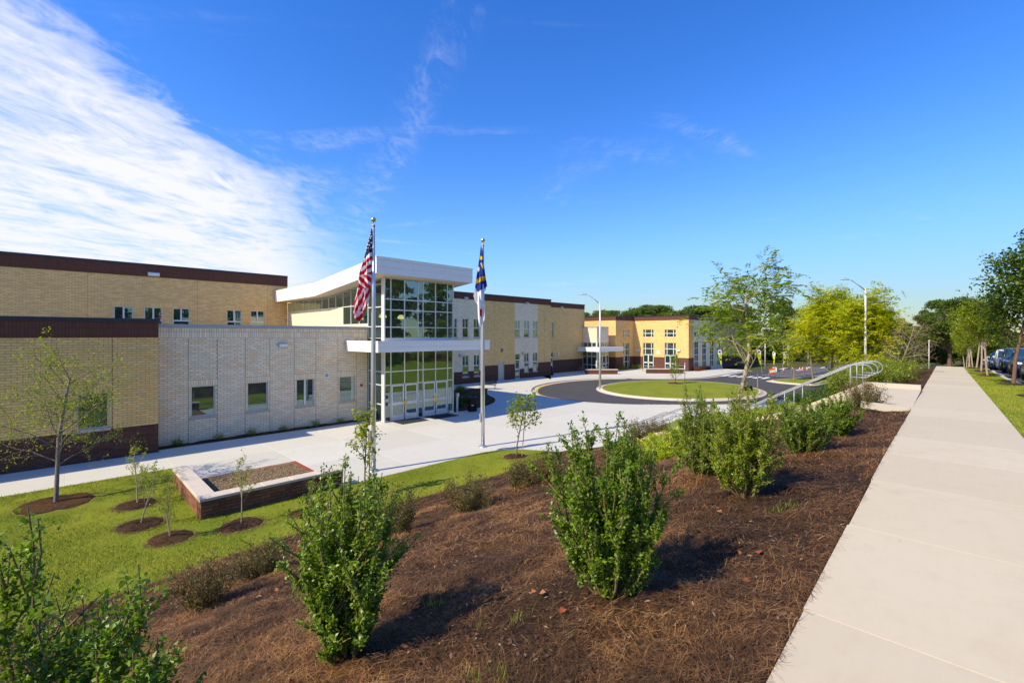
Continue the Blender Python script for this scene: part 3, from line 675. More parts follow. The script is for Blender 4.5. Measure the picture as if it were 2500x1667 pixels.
# ------------------------------------------------------------------ planter seat wall
pw = thing('planter_wall', 'L shaped brown brick seat wall with pale stone coping around a bare bed', 'planter')
PX0, PX1, PY0, PY1, PXE, PYE, PH = 2.86, 3.26, 15.26, 15.66, 6.97, 19.55, 0.50
mb = MB(); mb.box((PX0+0.03, PY0+0.03, -0.1), (PXE-0.03, PY1-0.02, PH)); mb.box((PX0+0.03, PY1-0.02, -0.1), (PX1-0.02, PYE-0.03, PH)); mb.build('core', 'mortar_brown', pw)
def piece_mesh(cache, key, w, h, d, mat, bev=0.004):
    if key in cache: return cache[key]
    b = MB(); x, z = w/2, h/2; e = bev
    b.v = [(-x,0,-z),(x,0,-z),(x,0,z),(-x,0,z),(-x,-d+e,-z),(x,-d+e,-z),(x,-d+e,z),(-x,-d+e,z),(-x+e,-d,-z+e),(x-e,-d,-z+e),(x-e,-d,z-e),(-x+e,-d,z-e)]
    b.f = [(0,1,5,4),(1,2,6,5),(2,3,7,6),(3,0,4,7),(4,5,9,8),(5,6,10,9),(6,7,11,10),(7,4,8,11),(8,9,10,11)]
    cache[key] = b.mesh('brick', mat); return cache[key]
PC = {}
def lay(parent, o, u, length, z0, rows, L, h, gap, mat, proud=0.03, name='brick'):
    """running bond of single bricks along u from o; face outwards to the left-hand normal n = (u.y, -u.x)"""
    ang = math.atan2(u[1], u[0])
    for r in range(rows):
        s = -(L/2 if r % 2 else 0)
        while s < length - 0.02:
            a, b = max(0, s), min(length, s+L); s += L
            if b - a < 0.05: continue
            w = round(b-a-gap, 3)
            me = piece_mesh(PC, (mat, w, h), w, h-gap, proud, mat)
            q = link(name, me, parent); c = (a+b)/2
            q.location = (o[0]+u[0]*c, o[1]+u[1]*c, z0+h*(r+0.5)); q.rotation_euler = (0, 0, ang)
lay(pw, (PX0, PY0+0.03), (1, 0), PXE-PX0, -0.02, 5, 0.305, 0.1016, 0.01, 'planter_piece')
lay(pw, (PX0+0.03, PYE), (0, -1), PYE-PY0, -0.02, 5, 0.305, 0.1016, 0.01, 'planter_piece')
def stone(x0, x1, y0, y1):
    mb = MB(); e = 0.012; z0, z1 = PH+0.002, PH+0.085
    mb.v = [(x0,y0,z0),(x1,y0,z0),(x1,y1,z0),(x0,y1,z0),(x0,y0,z1-e),(x1,y0,z1-e),(x1,y1,z1-e),(x0,y1,z1-e),(x0+e,y0+e,z1),(x1-e,y0+e,z1),(x1-e,y1-e,z1),(x0+e,y1-e,z1)]
    mb.f = [(3,2,1,0),(8,9,10,11)]+[(i,(i+1)%4,4+(i+1)%4,4+i) for i in range(4)]+[(4+i,4+(i+1)%4,8+(i+1)%4,8+i) for i in range(4)]
    mb.build('coping_stone', 'coping_stone', pw)
for i in range(5):
    a = PX0-0.03 + (PXE+0.03-PX0+0.03)/5*i; b = PX0-0.03 + (PXE+0.03-PX0+0.03)/5*(i+1)
    stone(a+0.003, b-0.003, PY0-0.03, PY1+0.03)
for i in range(4):
    a = PY1+0.03 + (PYE+0.03-PY1-0.03)/4*i; b = PY1+0.03 + (PYE+0.03-PY1-0.03)/4*(i+1)
    stone(PX0-0.03, PX1+0.03, a+0.003, b-0.003)
bed = empty('planting_bed'); bed['kind'] = 'structure'
xx, yy = np.meshgrid(np.linspace(PX1-0.02, 6.75, 30), np.linspace(PY1-0.02, 19.36, 30), indexing='ij')
link('soil', grid_mesh(xx, yy, 0.0 + 0.05*(vnoise(xx*2, yy*2, 3)), 'bark_chip'), bed)
mb = MB(); mb.box((PX1, 19.34, -0.1), (6.98, 19.63, 0.0)); mb.box((6.73, PY1+0.03, -0.1), (6.98, 19.34, 0.0)); mb.build('border_mortar', 'mortar_brown', bed)
y_ = 15.75
pm = MB(); pm.box((-0.046, -0.105, 0), (0.046, 0.105, 0.018)); bme = pm.mesh('paver_brick', 'red_piece')
x_ = PX1+0.06
while x_ < 6.7:
    q = link('paver_brick', bme, bed); q.location = (x_, 19.46+0.03, 0.0); x_ += 0.1
while y_ < 19.6:
    q = link('paver_brick', bme, bed); q.location = (6.86, y_, 0.0); q.rotation_euler = (0, 0, R(90)); y_ += 0.1
# ================================================================== BUILDINGS
def facade(parent, o, u, n, s0, s1, bands, openings=(), depth=0.14, reveal='aluminium'):
    """one mesh per band; openings are holes with reveals. o plan origin, u along, n outwards"""
    def p(s, off, z): return (o[0]+u[0]*s+n[0]*off, o[1]+u[1]*s+n[1]*off, z)
    for (z0, z1, mat, name, off) in bands:
        ss = sorted({s0, s1} | {min(max(q, s0), s1) for w in openings if w[3] > z0 and w[2] < z1 for q in w[:2]})
        zz = sorted({z0, z1} | {min(max(q, z0), z1) for w in openings for q in w[2:4]})
        mb = MB()
        for a, b in zip(ss[:-1], ss[1:]):
            for c, d in zip(zz[:-1], zz[1:]):
                if b-a < 1e-4 or d-c < 1e-4: continue
                m_, k_ = (a+b)/2, (c+d)/2
                if any(w[0] < m_ < w[1] and w[2] < k_ < w[3] for w in openings): continue
                mb.add([p(a,off,c),p(b,off,c),p(b,off,d),p(a,off,d)], [(0,1,2,3)])
        for w in openings:
            c, d = max(z0, w[2]), min(z1, w[3])
            if d <= c: continue
            a, b = w[:2]
            mb.add([p(a,off,c),p(a,off,d),p(a,-depth,d),p(a,-depth,c)], [(0,1,2,3)]); mb.add([p(b,off,c),p(b,-depth,c),p(b,-depth,d),p(b,off,d)], [(0,1,2,3)])
            if w[3] <= z1: mb.add([p(a,off,d),p(b,off,d),p(b,-depth,d),p(a,-depth,d)], [(0,1,2,3)])
            if w[2] >= z0: mb.add([p(a,off,c),p(a,-depth,c),p(b,-depth,c),p(b,off,c)], [(0,1,2,3)])
        me = bpy.data.meshes.new(name); me.from_pydata(mb.v, [], mb.f); me.materials.append(M[mat]); link(name, me, parent)
def ring(mb, o, u, n, a0, a1, b0, b1, w, nf, nb):
    def p(s, off, z): return (o[0]+u[0]*s+n[0]*off, o[1]+u[1]*s+n[1]*off, z)
    O = [(a0,b0),(a1,b0),(a1,b1),(a0,b1)]; I = [(a0+w,b0+w),(a1-w,b0+w),(a1-w,b1-w),(a0+w,b1-w)]
    v = [p(s,nf,z) for s, z in O]+[p(s,nf,z) for s, z in I]+[p(s,nb,z) for s, z in I]+[p(s,nb,z) for s, z in O]
    f = []
    for i in range(4):
        j = (i+1)%4; f += [(i,j,4+j,4+i), (4+i,4+j,8+j,8+i), (12+j,12+i,i,j)]
    mb.add(v, f)
def window(parent, o, u, n, s0, s1, z0, z1, cells, sill=True, w=0.03, off=-0.06, mat='aluminium', glass='glass', name='window', back=True):
    """cells: fractions (a0, a1, b0, b1) of the opening, one glass pane each"""
    mb = MB(); W_, Hh = s1-s0, z1-z0
    def p(s, of, z): return (o[0]+u[0]*s+n[0]*of, o[1]+u[1]*s+n[1]*of, z)
    panes = []
    for (a0, a1, b0, b1) in cells:
        A0, A1, B0, B1 = s0+W_*a0, s0+W_*a1, z0+Hh*b0, z0+Hh*b1
        ring(mb, o, u, n, A0, A1, B0, B1, w, off, off-0.05); panes.append((A0+w, A1-w, B0+w, B1-w))
    win = mb.build(name, mat, parent)
    for (A0, A1, B0, B1) in panes:
        q = MB(); q.add([p(A0-0.005,off-0.03,B0-0.005),p(A1+0.005,off-0.03,B0-0.005),p(A1+0.005,off-0.03,B1+0.005),p(A0-0.005,off-0.03,B1+0.005)], [(0,1,2,3)])
        me = bpy.data.meshes.new('pane'); me.from_pydata(q.v, [], q.f); me.materials.append(M[glass]); link('pane', me, win)
    if sill:
        q = MB(); q.obox(o, u, n, s0-0.05, s1+0.05, -0.13, 0.04, z0-0.13, z0-0.004); q.build('sill', 'stone_sill', win)
    return win
ONE = [(0,1,0,1)]; TWO = [(0,.5,0,1),(.5,1,0,1)]; TEE = [(0,1,0,.5),(0,.5,.5,1),(.5,1,.5,1)]
def gridcells(nx, nz):
    xs = nx if isinstance(nx, list) else [i/nx for i in range(nx+1)]; z_ = nz if isinstance(nz, list) else [i/nz for i in range(nz+1)]
    return [(a,b,c,d) for a, b in zip(xs[:-1], xs[1:]) for c, d in zip(z_[:-1], z_[1:])]
def coping(parent, o, u, n, s0, s1, z0, z1, mat, proud=0.05, back=0.35):
    mb = MB(); mb.obox(o, u, n, s0, s1, -back, proud, z0, z1); mb.build('coping', mat, parent)
def roofbox(parent, x0, x1, y0, y1, z, mat='roof_gravel'):
    mb = MB(); mb.box((x0, y0, z-0.2), (x1, y1, z)); mb.build('roof', mat, parent)
def backs(parent, faces, mat='tan_brick'):
    mb = MB()
    for a, b, z0, z1 in faces: mb.add([(a[0],a[1],z0),(b[0],b[1],z0),(b[0],b[1],z1),(a[0],a[1],z1)], [(0,1,2,3)])
    me = bpy.data.meshes.new('side_wall'); me.from_pydata(mb.v, [], mb.f); me.materials.append(M[mat]); link('side_wall', me, parent)
UX, NX = (1, 0), (0, -1)          # walls that face the plaza: along +X, outwards -Y
UY, NY = (0, -1), (-1, 0)         # walls that face the stairs' side: along -Y, outwards -X
def bond(s0, s1, z0, z1, openings, L=0.305, h=0.1016, phase=0):
    out = []; r = 0; z = z0
    rows = int(round((z1-z0)/h)); h = (z1-z0)/max(rows, 1)
    for r in range(rows):
        a_, b_ = z0+h*r, z0+h*(r+1); s = s0 - (L/2 if (r+phase) % 2 else 0)
        cuts = [(w[0], w[1]) for w in openings if w[2] < (a_+b_)/2 < w[3]]
        while s < s1-1e-6:
            segs = [(max(s, s0), min(s+L, s1))]; s += L
            for c0, c1 in cuts:
                ns = []
                for a, b in segs:
                    if b <= c0 or a >= c1: ns.append((a, b)); continue
                    if a < c0: ns.append((a, c0))
                    if b > c1: ns.append((c1, b))
                segs = ns
            out += [((a+b)/2, (a_+b_)/2, b-a, h) for a, b in segs if b-a > 0.03]
    return out
def soldiers(s0, s1, z0, z1, w=0.1016):
    n_ = max(1, int(round((s1-s0)/w))); w = (s1-s0)/n_
    return [(s0+w*(i+0.5), (z0+z1)/2, w, z1-z0) for i in range(n_)]
BC = {}
def brickwork(parent, y, sets, limit=300):
    """sets: (pieces, material); wall faces -Y at plan y. The largest in view are single bricks, the rest one mesh"""
    allp = []
    for pieces, mat in sets:
        for (s, z, w, h) in pieces:
            d = (s+y)/SQ; uu = CX+FPX*(s-y)/(s+y); vis = 5 < uu < 2500
            allp.append((0 if vis else 1, d/ (w*h)**0.5 if vis else d, s, z, w, h, mat))
    allp.sort(key=lambda t: t[:2])
    gap = 0.0145; rest = {}
    for k, (_, _, s, z, w, h, mat) in enumerate(allp):
        dd = 0.010 + 0.0022*float(rs.uniform(-1, 1))
        if k < limit:
            wq = round(w-gap, 2); key = (mat, wq, round(h-gap, 3))
            me = piece_mesh(BC, key, wq, h-gap, 0.02, mat, 0.003)
            q = link('brick', me, parent); q.location = (s, y-dd+0.02, z)
        else: rest.setdefault(mat, []).append((s, z, w-gap, h-gap, dd))
    for mat, L in rest.items():
        A = np.array(L); s, z, w, h, dd = A.T; x0, x1, z0, z1 = s-w/2, s+w/2, z-h/2, z+h/2; yf = y-dd; yb_ = np.full_like(s, y+0.01)
        def Q(*c): return np.stack([np.stack(k_, -1) for k_ in c], 1)
        f = [Q((x0,yf,z0),(x1,yf,z0),(x1,yf,z1),(x0,yf,z1)), Q((x0,yb_,z1),(x0,yf,z1),(x1,yf,z1),(x1,yb_,z1)), Q((x0,yb_,z0),(x1,yb_,z0),(x1,yf,z0),(x0,yf,z0)),
             Q((x0,yb_,z0),(x0,yf,z0),(x0,yf,z1),(x0,yb_,z1)), Q((x1,yb_,z0),(x1,yb_,z1),(x1,yf,z1),(x1,yf,z0))]
        V = np.stack(f, 1)                                  # pieces, faces, corners, 3: weld each brick so that it is one island
        npz = len(s); base = np.stack([np.stack([x0,yf,z0],-1),np.stack([x1,yf,z0],-1),np.stack([x1,yf,z1],-1),np.stack([x0,yf,z1],-1),
                                       np.stack([x0,yb_,z0],-1),np.stack([x1,yb_,z0],-1),np.stack([x1,yb_,z1],-1),np.stack([x0,yb_,z1],-1)], 1).reshape(-1, 3)
        fi = np.array([(0,1,2,3),(3,2,6,7),(4,5,1,0),(4,0,3,7),(1,5,6,2)]); F = (np.arange(npz)[:, None, None]*8 + fi[None]).reshape(-1, 4)
        me = bpy.data.meshes.new('brickwork'); me.from_pydata(base.tolist(), [], F.tolist()); me.materials.append(M[mat])
        tag(link('brickwork', me, parent), kind='stuff')

def wall_pack(x, y, z, label, w=0.36, h=0.2, d=0.2, n=NX, mat='gray_box'):
    t = thing('wall_light', label, 'wall light', group='wall lights on the school'); 
    u = UX if n is NX else UY; o = (x, y); mb = MB()
    mb.obox(o, u, n, -w/2-0.03, w/2+0.03, 0.003, 0.05, z-h/2-0.03, z+h/2+0.03); mb.build('back_plate', 'gray_box' if mat != 'dark' else 'black_plastic', t)
    mb = MB(); a = [(-w/2,0.05,z+h/2),(w/2,0.05,z+h/2),(w/2,d,z+h*0.3),(-w/2,d,z+h*0.3),(-w/2,0.05,z-h/2),(w/2,0.05,z-h/2),(w/2,d,z-h*0.35),(-w/2,d,z-h*0.35)]
    vs = [(x+u[0]*s+n[0]*o_, y+u[1]*s+n[1]*o_, z_) for s, o_, z_ in a]
    mb.add(vs, [(0,1,2,3),(3,2,6,7),(0,3,7,4),(1,5,6,2),(4,7,6,5)]); mb.build('housing', 'white_panel' if mat == 'white' else 'silver_plate', t)
    return t

# ---- low tan wing
Y1 = 25.5; XR = 3.2; lw = thing('tan_brick_wing', 'low tan brick school wing with dark brown base and brown parapet', 'building')
wa, wb = XonY(187.5, Y1), XonY(266, Y1); wz1, wz0 = ZonY(226, 960, Y1), ZonY(226, 1046, Y1)
win1 = (wa, wb, wz0, wz1); win0 = (wa-4.2, wb-4.2, wz0, wz1); ops = [win0, win1]
facade(lw, (0, Y1), UX, NX, -9, XR, [(-0.2, 1.26, 'mortar_brown', 'base_wall', 0), (1.26, 5.1, 'mortar_tan', 'wall', 0), (5.1, 5.76, 'parapet_brick', 'parapet', 0.03)], ops)
sold = [(w[0]-0.1, w[1]+0.1, w[3], w[3]+0.3) for w in ops]
tanp = bond(-9, XR, 1.26, 5.1, ops+[(w[0]-0.06, w[1]+0.06, w[2]-0.13, w[2]) for w in ops]+sold+[(q-0.006, q+0.008, 1.2, 5.2) for w in ops for q in (w[1]+0.1,)]); 
for q in sold: tanp += soldiers(*q)
brickwork(lw, Y1, [(tanp, 'tan_piece'), (bond(-9, XR, -0.02, 1.26, ops+[(w[0]-0.06, w[1]+0.06, w[2]-0.13, w[2]) for w in ops]), 'brown_piece')])
for w in ops: window(lw, (0, Y1), UX, NX, *w, ONE, w=0.045)
coping(lw, (0, Y1), UX, NX, -9, XR+0.05, 5.76, 5.92, 'dark_coping', 0.07); roofbox(lw, -9, XR, Y1+0.3, 40.3, 5.3)
backs(lw, [((XR, Y1), (XR, 40.3), -0.2, 5.76), ((-9, 40.3), (-9, Y1), -0.2, 5.76)]); coping(lw, (XR, 40.3), UY, (1, 0), 0, 14.4, 5.76, 5.92, 'dark_coping', 0.05)
# ---- white brick wing
Y2 = 26.5; ww = thing('white_brick_wing', 'single storey white brick school wing with four square windows', 'building')
wops = []
for (ua, ub, va, vb) in ((466,525,940,1014),(604,653.7,931,1001),(723.5,766.7,925.8,989),(828.9,866,920,978)):
    uc = (ua+ub)/2; wops.append((XonY(ua, Y2), XonY(ub, Y2), ZonY(uc, vb, Y2), ZonY(uc, va, Y2)))
zz0 = sum(w[2] for w in wops)/4; zz1 = sum(w[3] for w in wops)/4; wops = [(w[0], w[1], zz0, zz1) for w in wops]
facade(ww, (0, Y2), UX, NX, XR, 13.72, [(-0.2, 5.6, 'mortar_white', 'wall', 0)], wops)
sold = [(w[0]-0.1, w[1]+0.1, w[3], w[3]+0.3) for w in wops]; sil = [(w[0]-0.06, w[1]+0.06, w[2]-0.13, w[2]) for w in wops]
ctl = [(q-0.006, q+0.008, -0.1, 5.06) for w in wops for q in (w[0]-0.1, w[1]+0.1)]
wp = bond(XR, 13.72, -0.02, 5.06, wops+sold+sil+ctl)
for q in sold: wp += soldiers(*q)
wp += soldiers(XR, 13.72, 5.06, 5.36) + soldiers(XR, 13.72, 5.36, 5.56)
brickwork(ww, Y2, [(wp, 'white_piece')])
for i, w in enumerate(wops): window(ww, (0, Y2), UX, NX, *w, TWO if i == 2 else ONE, w=0.045)
coping(ww, (0, Y2), UX, NX, XR+0.06, 13.74, 5.56, 5.72, 'grey_coping', 0.05); roofbox(ww, XR+0.01, 13.7, Y2+0.3, 40.3, 5.3)
mb = MB(); xx, yy = np.meshgrid(np.linspace(XR+0.05, 13.7, 90), np.linspace(25.905, Y2+0.02, 8), indexing='ij')
structure('wall_bed', grid_mesh(xx, yy, 0.0+0.07*vnoise(xx*3, yy*3, 2), 'mulch'))
wall_pack(XonY(690, Y2), Y2, ZonY(690, 843, Y2), 'white wall light on the white brick wing', 0.42, 0.2, 0.2, NX, 'white')
t = thing('fire_alarm', 'small red round alarm bell on the white brick wing', 'alarm'); mb = MB(); xa, za = XonY(882, Y2), ZonY(882, 940, Y2)
mb.box((xa-0.07, Y2-0.04, za-0.07), (xa+0.07, Y2-0.004, za+0.07)); mb.build('back_box', 'red_plastic', t)
mb = MB(); mb.tube([(xa, Y2-0.04, za), (xa, Y2-0.09, za)], [0.065, 0.05], 14); mb.build('gong', 'red_plastic', t, True)
t = thing('wall_speaker', 'square white loudspeaker plate with grille on the white brick wing', 'speaker'); xa, za = XonY(797, Y2), ZonY(797, 916, Y2)
mb = MB(); mb.box((xa-0.14, Y2-0.05, za-0.14), (xa+0.14, Y2-0.004, za+0.14)); mb.build('plate', 'white_panel', t)
mb = MB(); mb.tube([(xa, Y2-0.05, za), (xa, Y2-0.056, za)], 0.1, 18); mb.build('grille', 'gray_box', t)
# ---- tall tan block behind
Y3 = 40.5; ub = thing('tall_tan_block', 'two storey tan brick school block with brown parapet behind the low wings', 'building')
H3 = 10.2; uops = []
for uc in (302, 374.7, 442.8, 572, 628.8):
    xc = XonY(uc, Y3); uops.append((xc-0.5, xc+0.5, 5.35, ZonY(uc, 751 if uc < 500 else 757, Y3)))
ztop = sum(w[3] for w in uops)/5; uops = [(w[0], w[1], w[2], ztop) for w in uops]
facade(ub, (0, Y3), UX, NX, -12, 13.74, [(0, 9.28, 'tan_brick', 'wall', 0), (9.28, 10.02, 'parapet_brick', 'parapet', 0.03)], uops)
for w in uops: window(ub, (0, Y3), UX, NX, *w, TEE, w=0.045)
def tan_soldier(parent, s0, s1, z, y):
    mb = MB(); k = 0
    for (s, zc_, w, h) in soldiers(s0, s1, z, z+0.3): mb.box((s-w/2+0.006, y-0.009, zc_-h/2+0.005), (s+w/2-0.006, y+0.02, zc_+h/2-0.005))
    tag(mb.build('soldier_course', 'tan_piece', parent), kind='stuff')
tan_soldier(ub, uops[0][0]-0.1, uops[2][1]+0.1, ztop+0.005, Y3); tan_soldier(ub, uops[3][0]-0.1, uops[4][1]+0.1, ztop+0.005, Y3)
coping(ub, (0, Y3), UX, NX, -12, 13.74, 10.02, 10.17, 'dark_coping', 0.07); roofbox(ub, -12, 13.7, Y3+0.3, 60, 9.6)
backs(ub, [((13.74, Y3), (13.74, 60), 0, 10.02), ((-12, 60), (-12, Y3), 0, 10.02), ((13.74, 60), (-12, 60), 0, 10.02)])
wall_pack(XonY(375, Y3), Y3, ZonY(375, 670, Y3), 'white and dark framed wall light high on the tall tan block', 0.62, 0.24, 0.2, NX, 'white')
for xc in (-5.5, 1.4, 7.4, 12.2):
    mb = MB(); mb.box((xc-0.008, Y3-0.003, 0), (xc+0.008, Y3+0.01, 9.28)); mb.build('control_joint', 'mortar_tan', ub)
# ---- right block
Y4 = 38.0; rb = thing('mixed_brick_block', 'two storey school block with alternating tan and white brick bays', 'building')
def xu(x3): return XonY(1080 + x3/5.226, Y4)
def zu(x3, y3, y=Y4): return ZonY(1080 + x3/5.226, 680 + y3/5.226, y)
X_a, X_b, X_c, X_d = 18.92, XonY(1181.5, Y4), xu(925), xu(1220); X_e = 45.1
zt, zm = 6.95, 4.98
up = [(xu(a), xu(b), zm, zt) for a, b in ((120,188),(258,330),(400,475),(925,990),(1040,1108),(1155,1217))]
lo = [(xu(258), xu(335), 0.75, 3.02), (xu(402), xu(475), 0.75, 3.02), (xu(1045), xu(1105), 0.75, 3.02), (xu(1155), xu(1216), 0.75, 3.02)]
dr = (xu(930), xu(990), 0.0, 2.95); td = (xu(712), xu(787), 0.0, 2.18)
allw = up+lo+[dr, td]
for (a, b, m_, base) in ((X_a, X_b, 'white_brick', 1.3), (X_b, X_c, 'tan_brick', 1.78), (X_c, X_d, 'white_brick', 1.15), (X_d, X_e, 'tan_brick', 1.78)):
    facade(rb, (0, Y4), UX, NX, a, b, [(-0.2, base, 'brown_brick', 'base_wall', 0.012), (base, 9.05, m_, 'wall', 0)], [w for w in allw if w[0] < b and w[1] > a])
facade(rb, (0, Y4), UX, NX, X_a, X_e, [(9.05, 9.66, 'parapet_brick', 'parapet', 0.03)])
for w in up+lo: window(rb, (0, Y4), UX, NX, *w, TEE, w=0.04)
def glass_door(parent, o, u, n, w, cells, name='door', handle=True, hx=None):
    d = window(parent, o, u, n, *w, cells, sill=False, w=0.09, off=-0.05, mat='white_panel' if False else 'aluminium', name=name)
    if handle:
        hs_ = (w[0]+(w[1]-w[0])*(0.88 if hx is None else hx)); q = MB()
        q.obox(o, u, n, hs_-0.02, hs_+0.02, -0.03, 0.03, w[2]+0.85, w[2]+1.15); q.build('handle', 'silver_plate', d)
    return d
glass_door(rb, (0, Y4), UX, NX, (dr[0], dr[1], 0.02, 2.25), [(0,1,0,.5),(0,1,.5,1)]); window(rb, (0, Y4), UX, NX, dr[0], dr[1], 2.25, 2.95, ONE, sill=False)
mb = MB(); mb.obox((0, Y4), UX, NX, td[0]+0.05, td[1]-0.05, -0.1, -0.05, 0.02, td[3]-0.05); d_ = mb.build('metal_door', 'metal_door', rb)
mb = MB(); ring(mb, (0, Y4), UX, NX, td[0], td[1], 0.0, td[3], 0.05, 0.01, -0.1); mb.build('frame', 'metal_door', d_)
mb = MB(); mb.obox((0, Y4), UX, NX, td[0]+0.12, td[0]+0.2, -0.05, 0.03, 0.98, 1.06); mb.build('handle', 'silver_plate', d_)
for xc in (X_b+1.6, X_c-0.9, X_d+1.2):
    mb = MB(); mb.box((xc-0.01, Y4-0.003, 1.8), (xc+0.01, Y4+0.01, 9.05)); mb.build('control_joint', 'mortar_tan', rb)
coping(rb, (0, Y4), UX, NX, X_a, X_e+0.04, 9.66, 9.8, 'dark_coping', 0.07); roofbox(rb, X_a, X_e, Y4+0.3, 60, 9.2)
backs(rb, [((X_e, Y4), (X_e, 60), -0.2, 9.66), ((X_a, 60), (X_a, Y4), -0.2, 9.66), ((X_e, 60), (X_a, 60), -0.2, 9.66)])
Y5 = 40.0; X_f = XonY(1427, Y5); r2 = thing('plain_tan_block', 'two storey plain tan brick school block with one upper window', 'building')
def xv(x3): return XonY(1080 + x3/5.226, Y5)
w5 = (xv(1360), xv(1417), 4.98, 6.95); d5 = (xv(1362), xv(1412), 0.0, 2.95)
facade(r2, (0, Y5), UX, NX, X_e+0.005, X_f, [(-0.2, 1.78, 'brown_brick', 'base_wall', 0.012), (1.78, 9.0, 'tan_brick', 'wall', 0), (9.0, 9.56, 'parapet_brick', 'parapet', 0.03)], [w5, d5])
window(r2, (0, Y5), UX, NX, *w5, TEE, w=0.04); glass_door(r2, (0, Y5), UX, NX, (d5[0], d5[1], 0.02, 2.25), [(0,1,0,.5),(0,1,.5,1)])
dt_ = window(r2, (0, Y5), UX, NX, d5[0], d5[1], 2.25, 2.95, ONE, sill=False)
coping(r2, (0, Y5), UX, NX, X_e+0.05, X_f+0.04, 9.56, 9.7, 'dark_coping', 0.07); roofbox(r2, X_e+0.01, X_f, Y5+0.3, 60, 9.1)
backs(r2, [((X_f, Y5), (X_f, 60), -0.2, 9.56), ((X_f, 60), (X_e, 60), -0.2, 9.56)])
for (x3, y3, lab, k) in ((297,250,'wall light under the parapet of the white bay beside the entrance hall',0),(1077,315,'wall light under the parapet of the second white bay',0),(235,982,'blue grey wall light above the windows beside the entrance hall',1),(1030,955,'blue grey wall light above the glazed door of the second white bay',1)):
    wall_pack(xu(x3), Y4, zu(x3, y3), lab, 0.42, 0.22, 0.22)
for (x3, y3, lab) in ((1517,367,'wall light under the parapet of the plain tan block'),(1372,937,'blue grey wall light above the door of the plain tan block')):
    wall_pack(xv(x3), Y5, zu(x3, y3, Y5), lab, 0.36, 0.22, 0.22)
t = thing('wall_louvre', 'small grey louvred vent on the tan bay above the metal door', 'vent'); xa, za = xu(757), zu(757, 915)
mb = MB(); ring(mb, (0, Y4), UX, NX, xa-0.15, xa+0.15, za-0.22, za+0.22, 0.03, 0.05, 0.004); mb.build('frame', 'gray_box', t)
for i in range(5):
    mb = MB(); mb.obox((0, Y4), UX, NX, xa-0.12, xa+0.12, 0.005, 0.04, za-0.17+i*0.075, za-0.14+i*0.075); mb.build('slat', 'black_plastic', t)
t = thing('wall_box', 'small white box on the plain tan block beside the door', 'utility box'); xa, za = xv(1475), zu(1475, 962, Y5)
mb = MB(); mb.box((xa-0.15, Y5-0.08, za-0.18), (xa+0.15, Y5-0.003, za+0.18)); mb.build('housing', 'white_panel', t); mb = MB(); mb.box((xa-0.1, Y5-0.09, za-0.1), (xa+0.1, Y5-0.08, za+0.1)); mb.build('cover', 'silver_plate', t)

# ---- far wing with two angled corners
fw = thing('far_tan_wing', 'far tan brick school wing with paired doors and brown base around the turning circle', 'building')
HF = 8.1
def uf(x4): return 1380 + x4/5.226
def vf(y4): return 680 + y4/5.226
bandsF = [(-0.2, 1.9, 'brown_brick', 'base_wall', 0.012), (1.9, 7.42, 'tan_brick', 'wall', 0), (7.42, 7.96, 'parapet_brick', 'parapet', 0.03)]
XA, XC, YB, YC = 59.0, 64.2, 37.1, 28.3
facade(fw, (XA, 0), UY, NY, -44, -YB, bandsF)
def ZonX(u_, v_, x_): return EYE - (v_-HV)/FPX*(x_+YonX(u_, x_))/SQ
bo = []
wB1 = (XonY(uf(742), YB), XonY(uf(822), YB), ZonY(uf(780), vf(747), YB), ZonY(uf(780), vf(650), YB)); wB2 = (XonY(uf(742), YB), XonY(uf(822), YB), 0.15, ZonY(uf(780), vf(820), YB))
facade(fw, (0, YB), UX, NX, XA, XC, bandsF, [wB1, wB2])
window(fw, (0, YB), UX, NX, *wB1, gridcells([0,.22,.78,1], 2), sill=False, w=0.04); window(fw, (0, YB), UX, NX, *wB2, gridcells([0,.22,.78,1], 4), sill=False, w=0.04)
co_ = []
for (a4, b4) in ((990, 1128), (1265, 1412)):
    ya, yb_ = YonX(uf(a4), XC), YonX(uf(b4), XC); z = lambda y4: ZonX(uf((a4+b4)/2), vf(y4), XC)
    co_.append(((-ya, -yb_, z(747), z(650)), (-ya, -yb_, 2.25, z(820)), (-ya, -yb_, 0.0, 2.25)))
facade(fw, (XC, 0), UY, NY, -YB, -YC, bandsF, [w for g_ in co_ for w in g_])
for g_ in co_:
    window(fw, (XC, 0), UY, NY, *g_[0], gridcells([0,.22,.78,1], 2), sill=False, w=0.05); window(fw, (XC, 0), UY, NY, *g_[1], gridcells([0,.22,.78,1], 2), sill=False, w=0.05)
    mid = (g_[2][0]+g_[2][1])/2
    for a, b, hx in ((g_[2][0]+0.05, mid, 0.88), (mid, g_[2][1]-0.05, 0.12)): glass_door(fw, (XC, 0), UY, NY, (a, b, 0.02, 2.2), [(0,1,0,.45),(0,1,.45,1)], hx=hx)
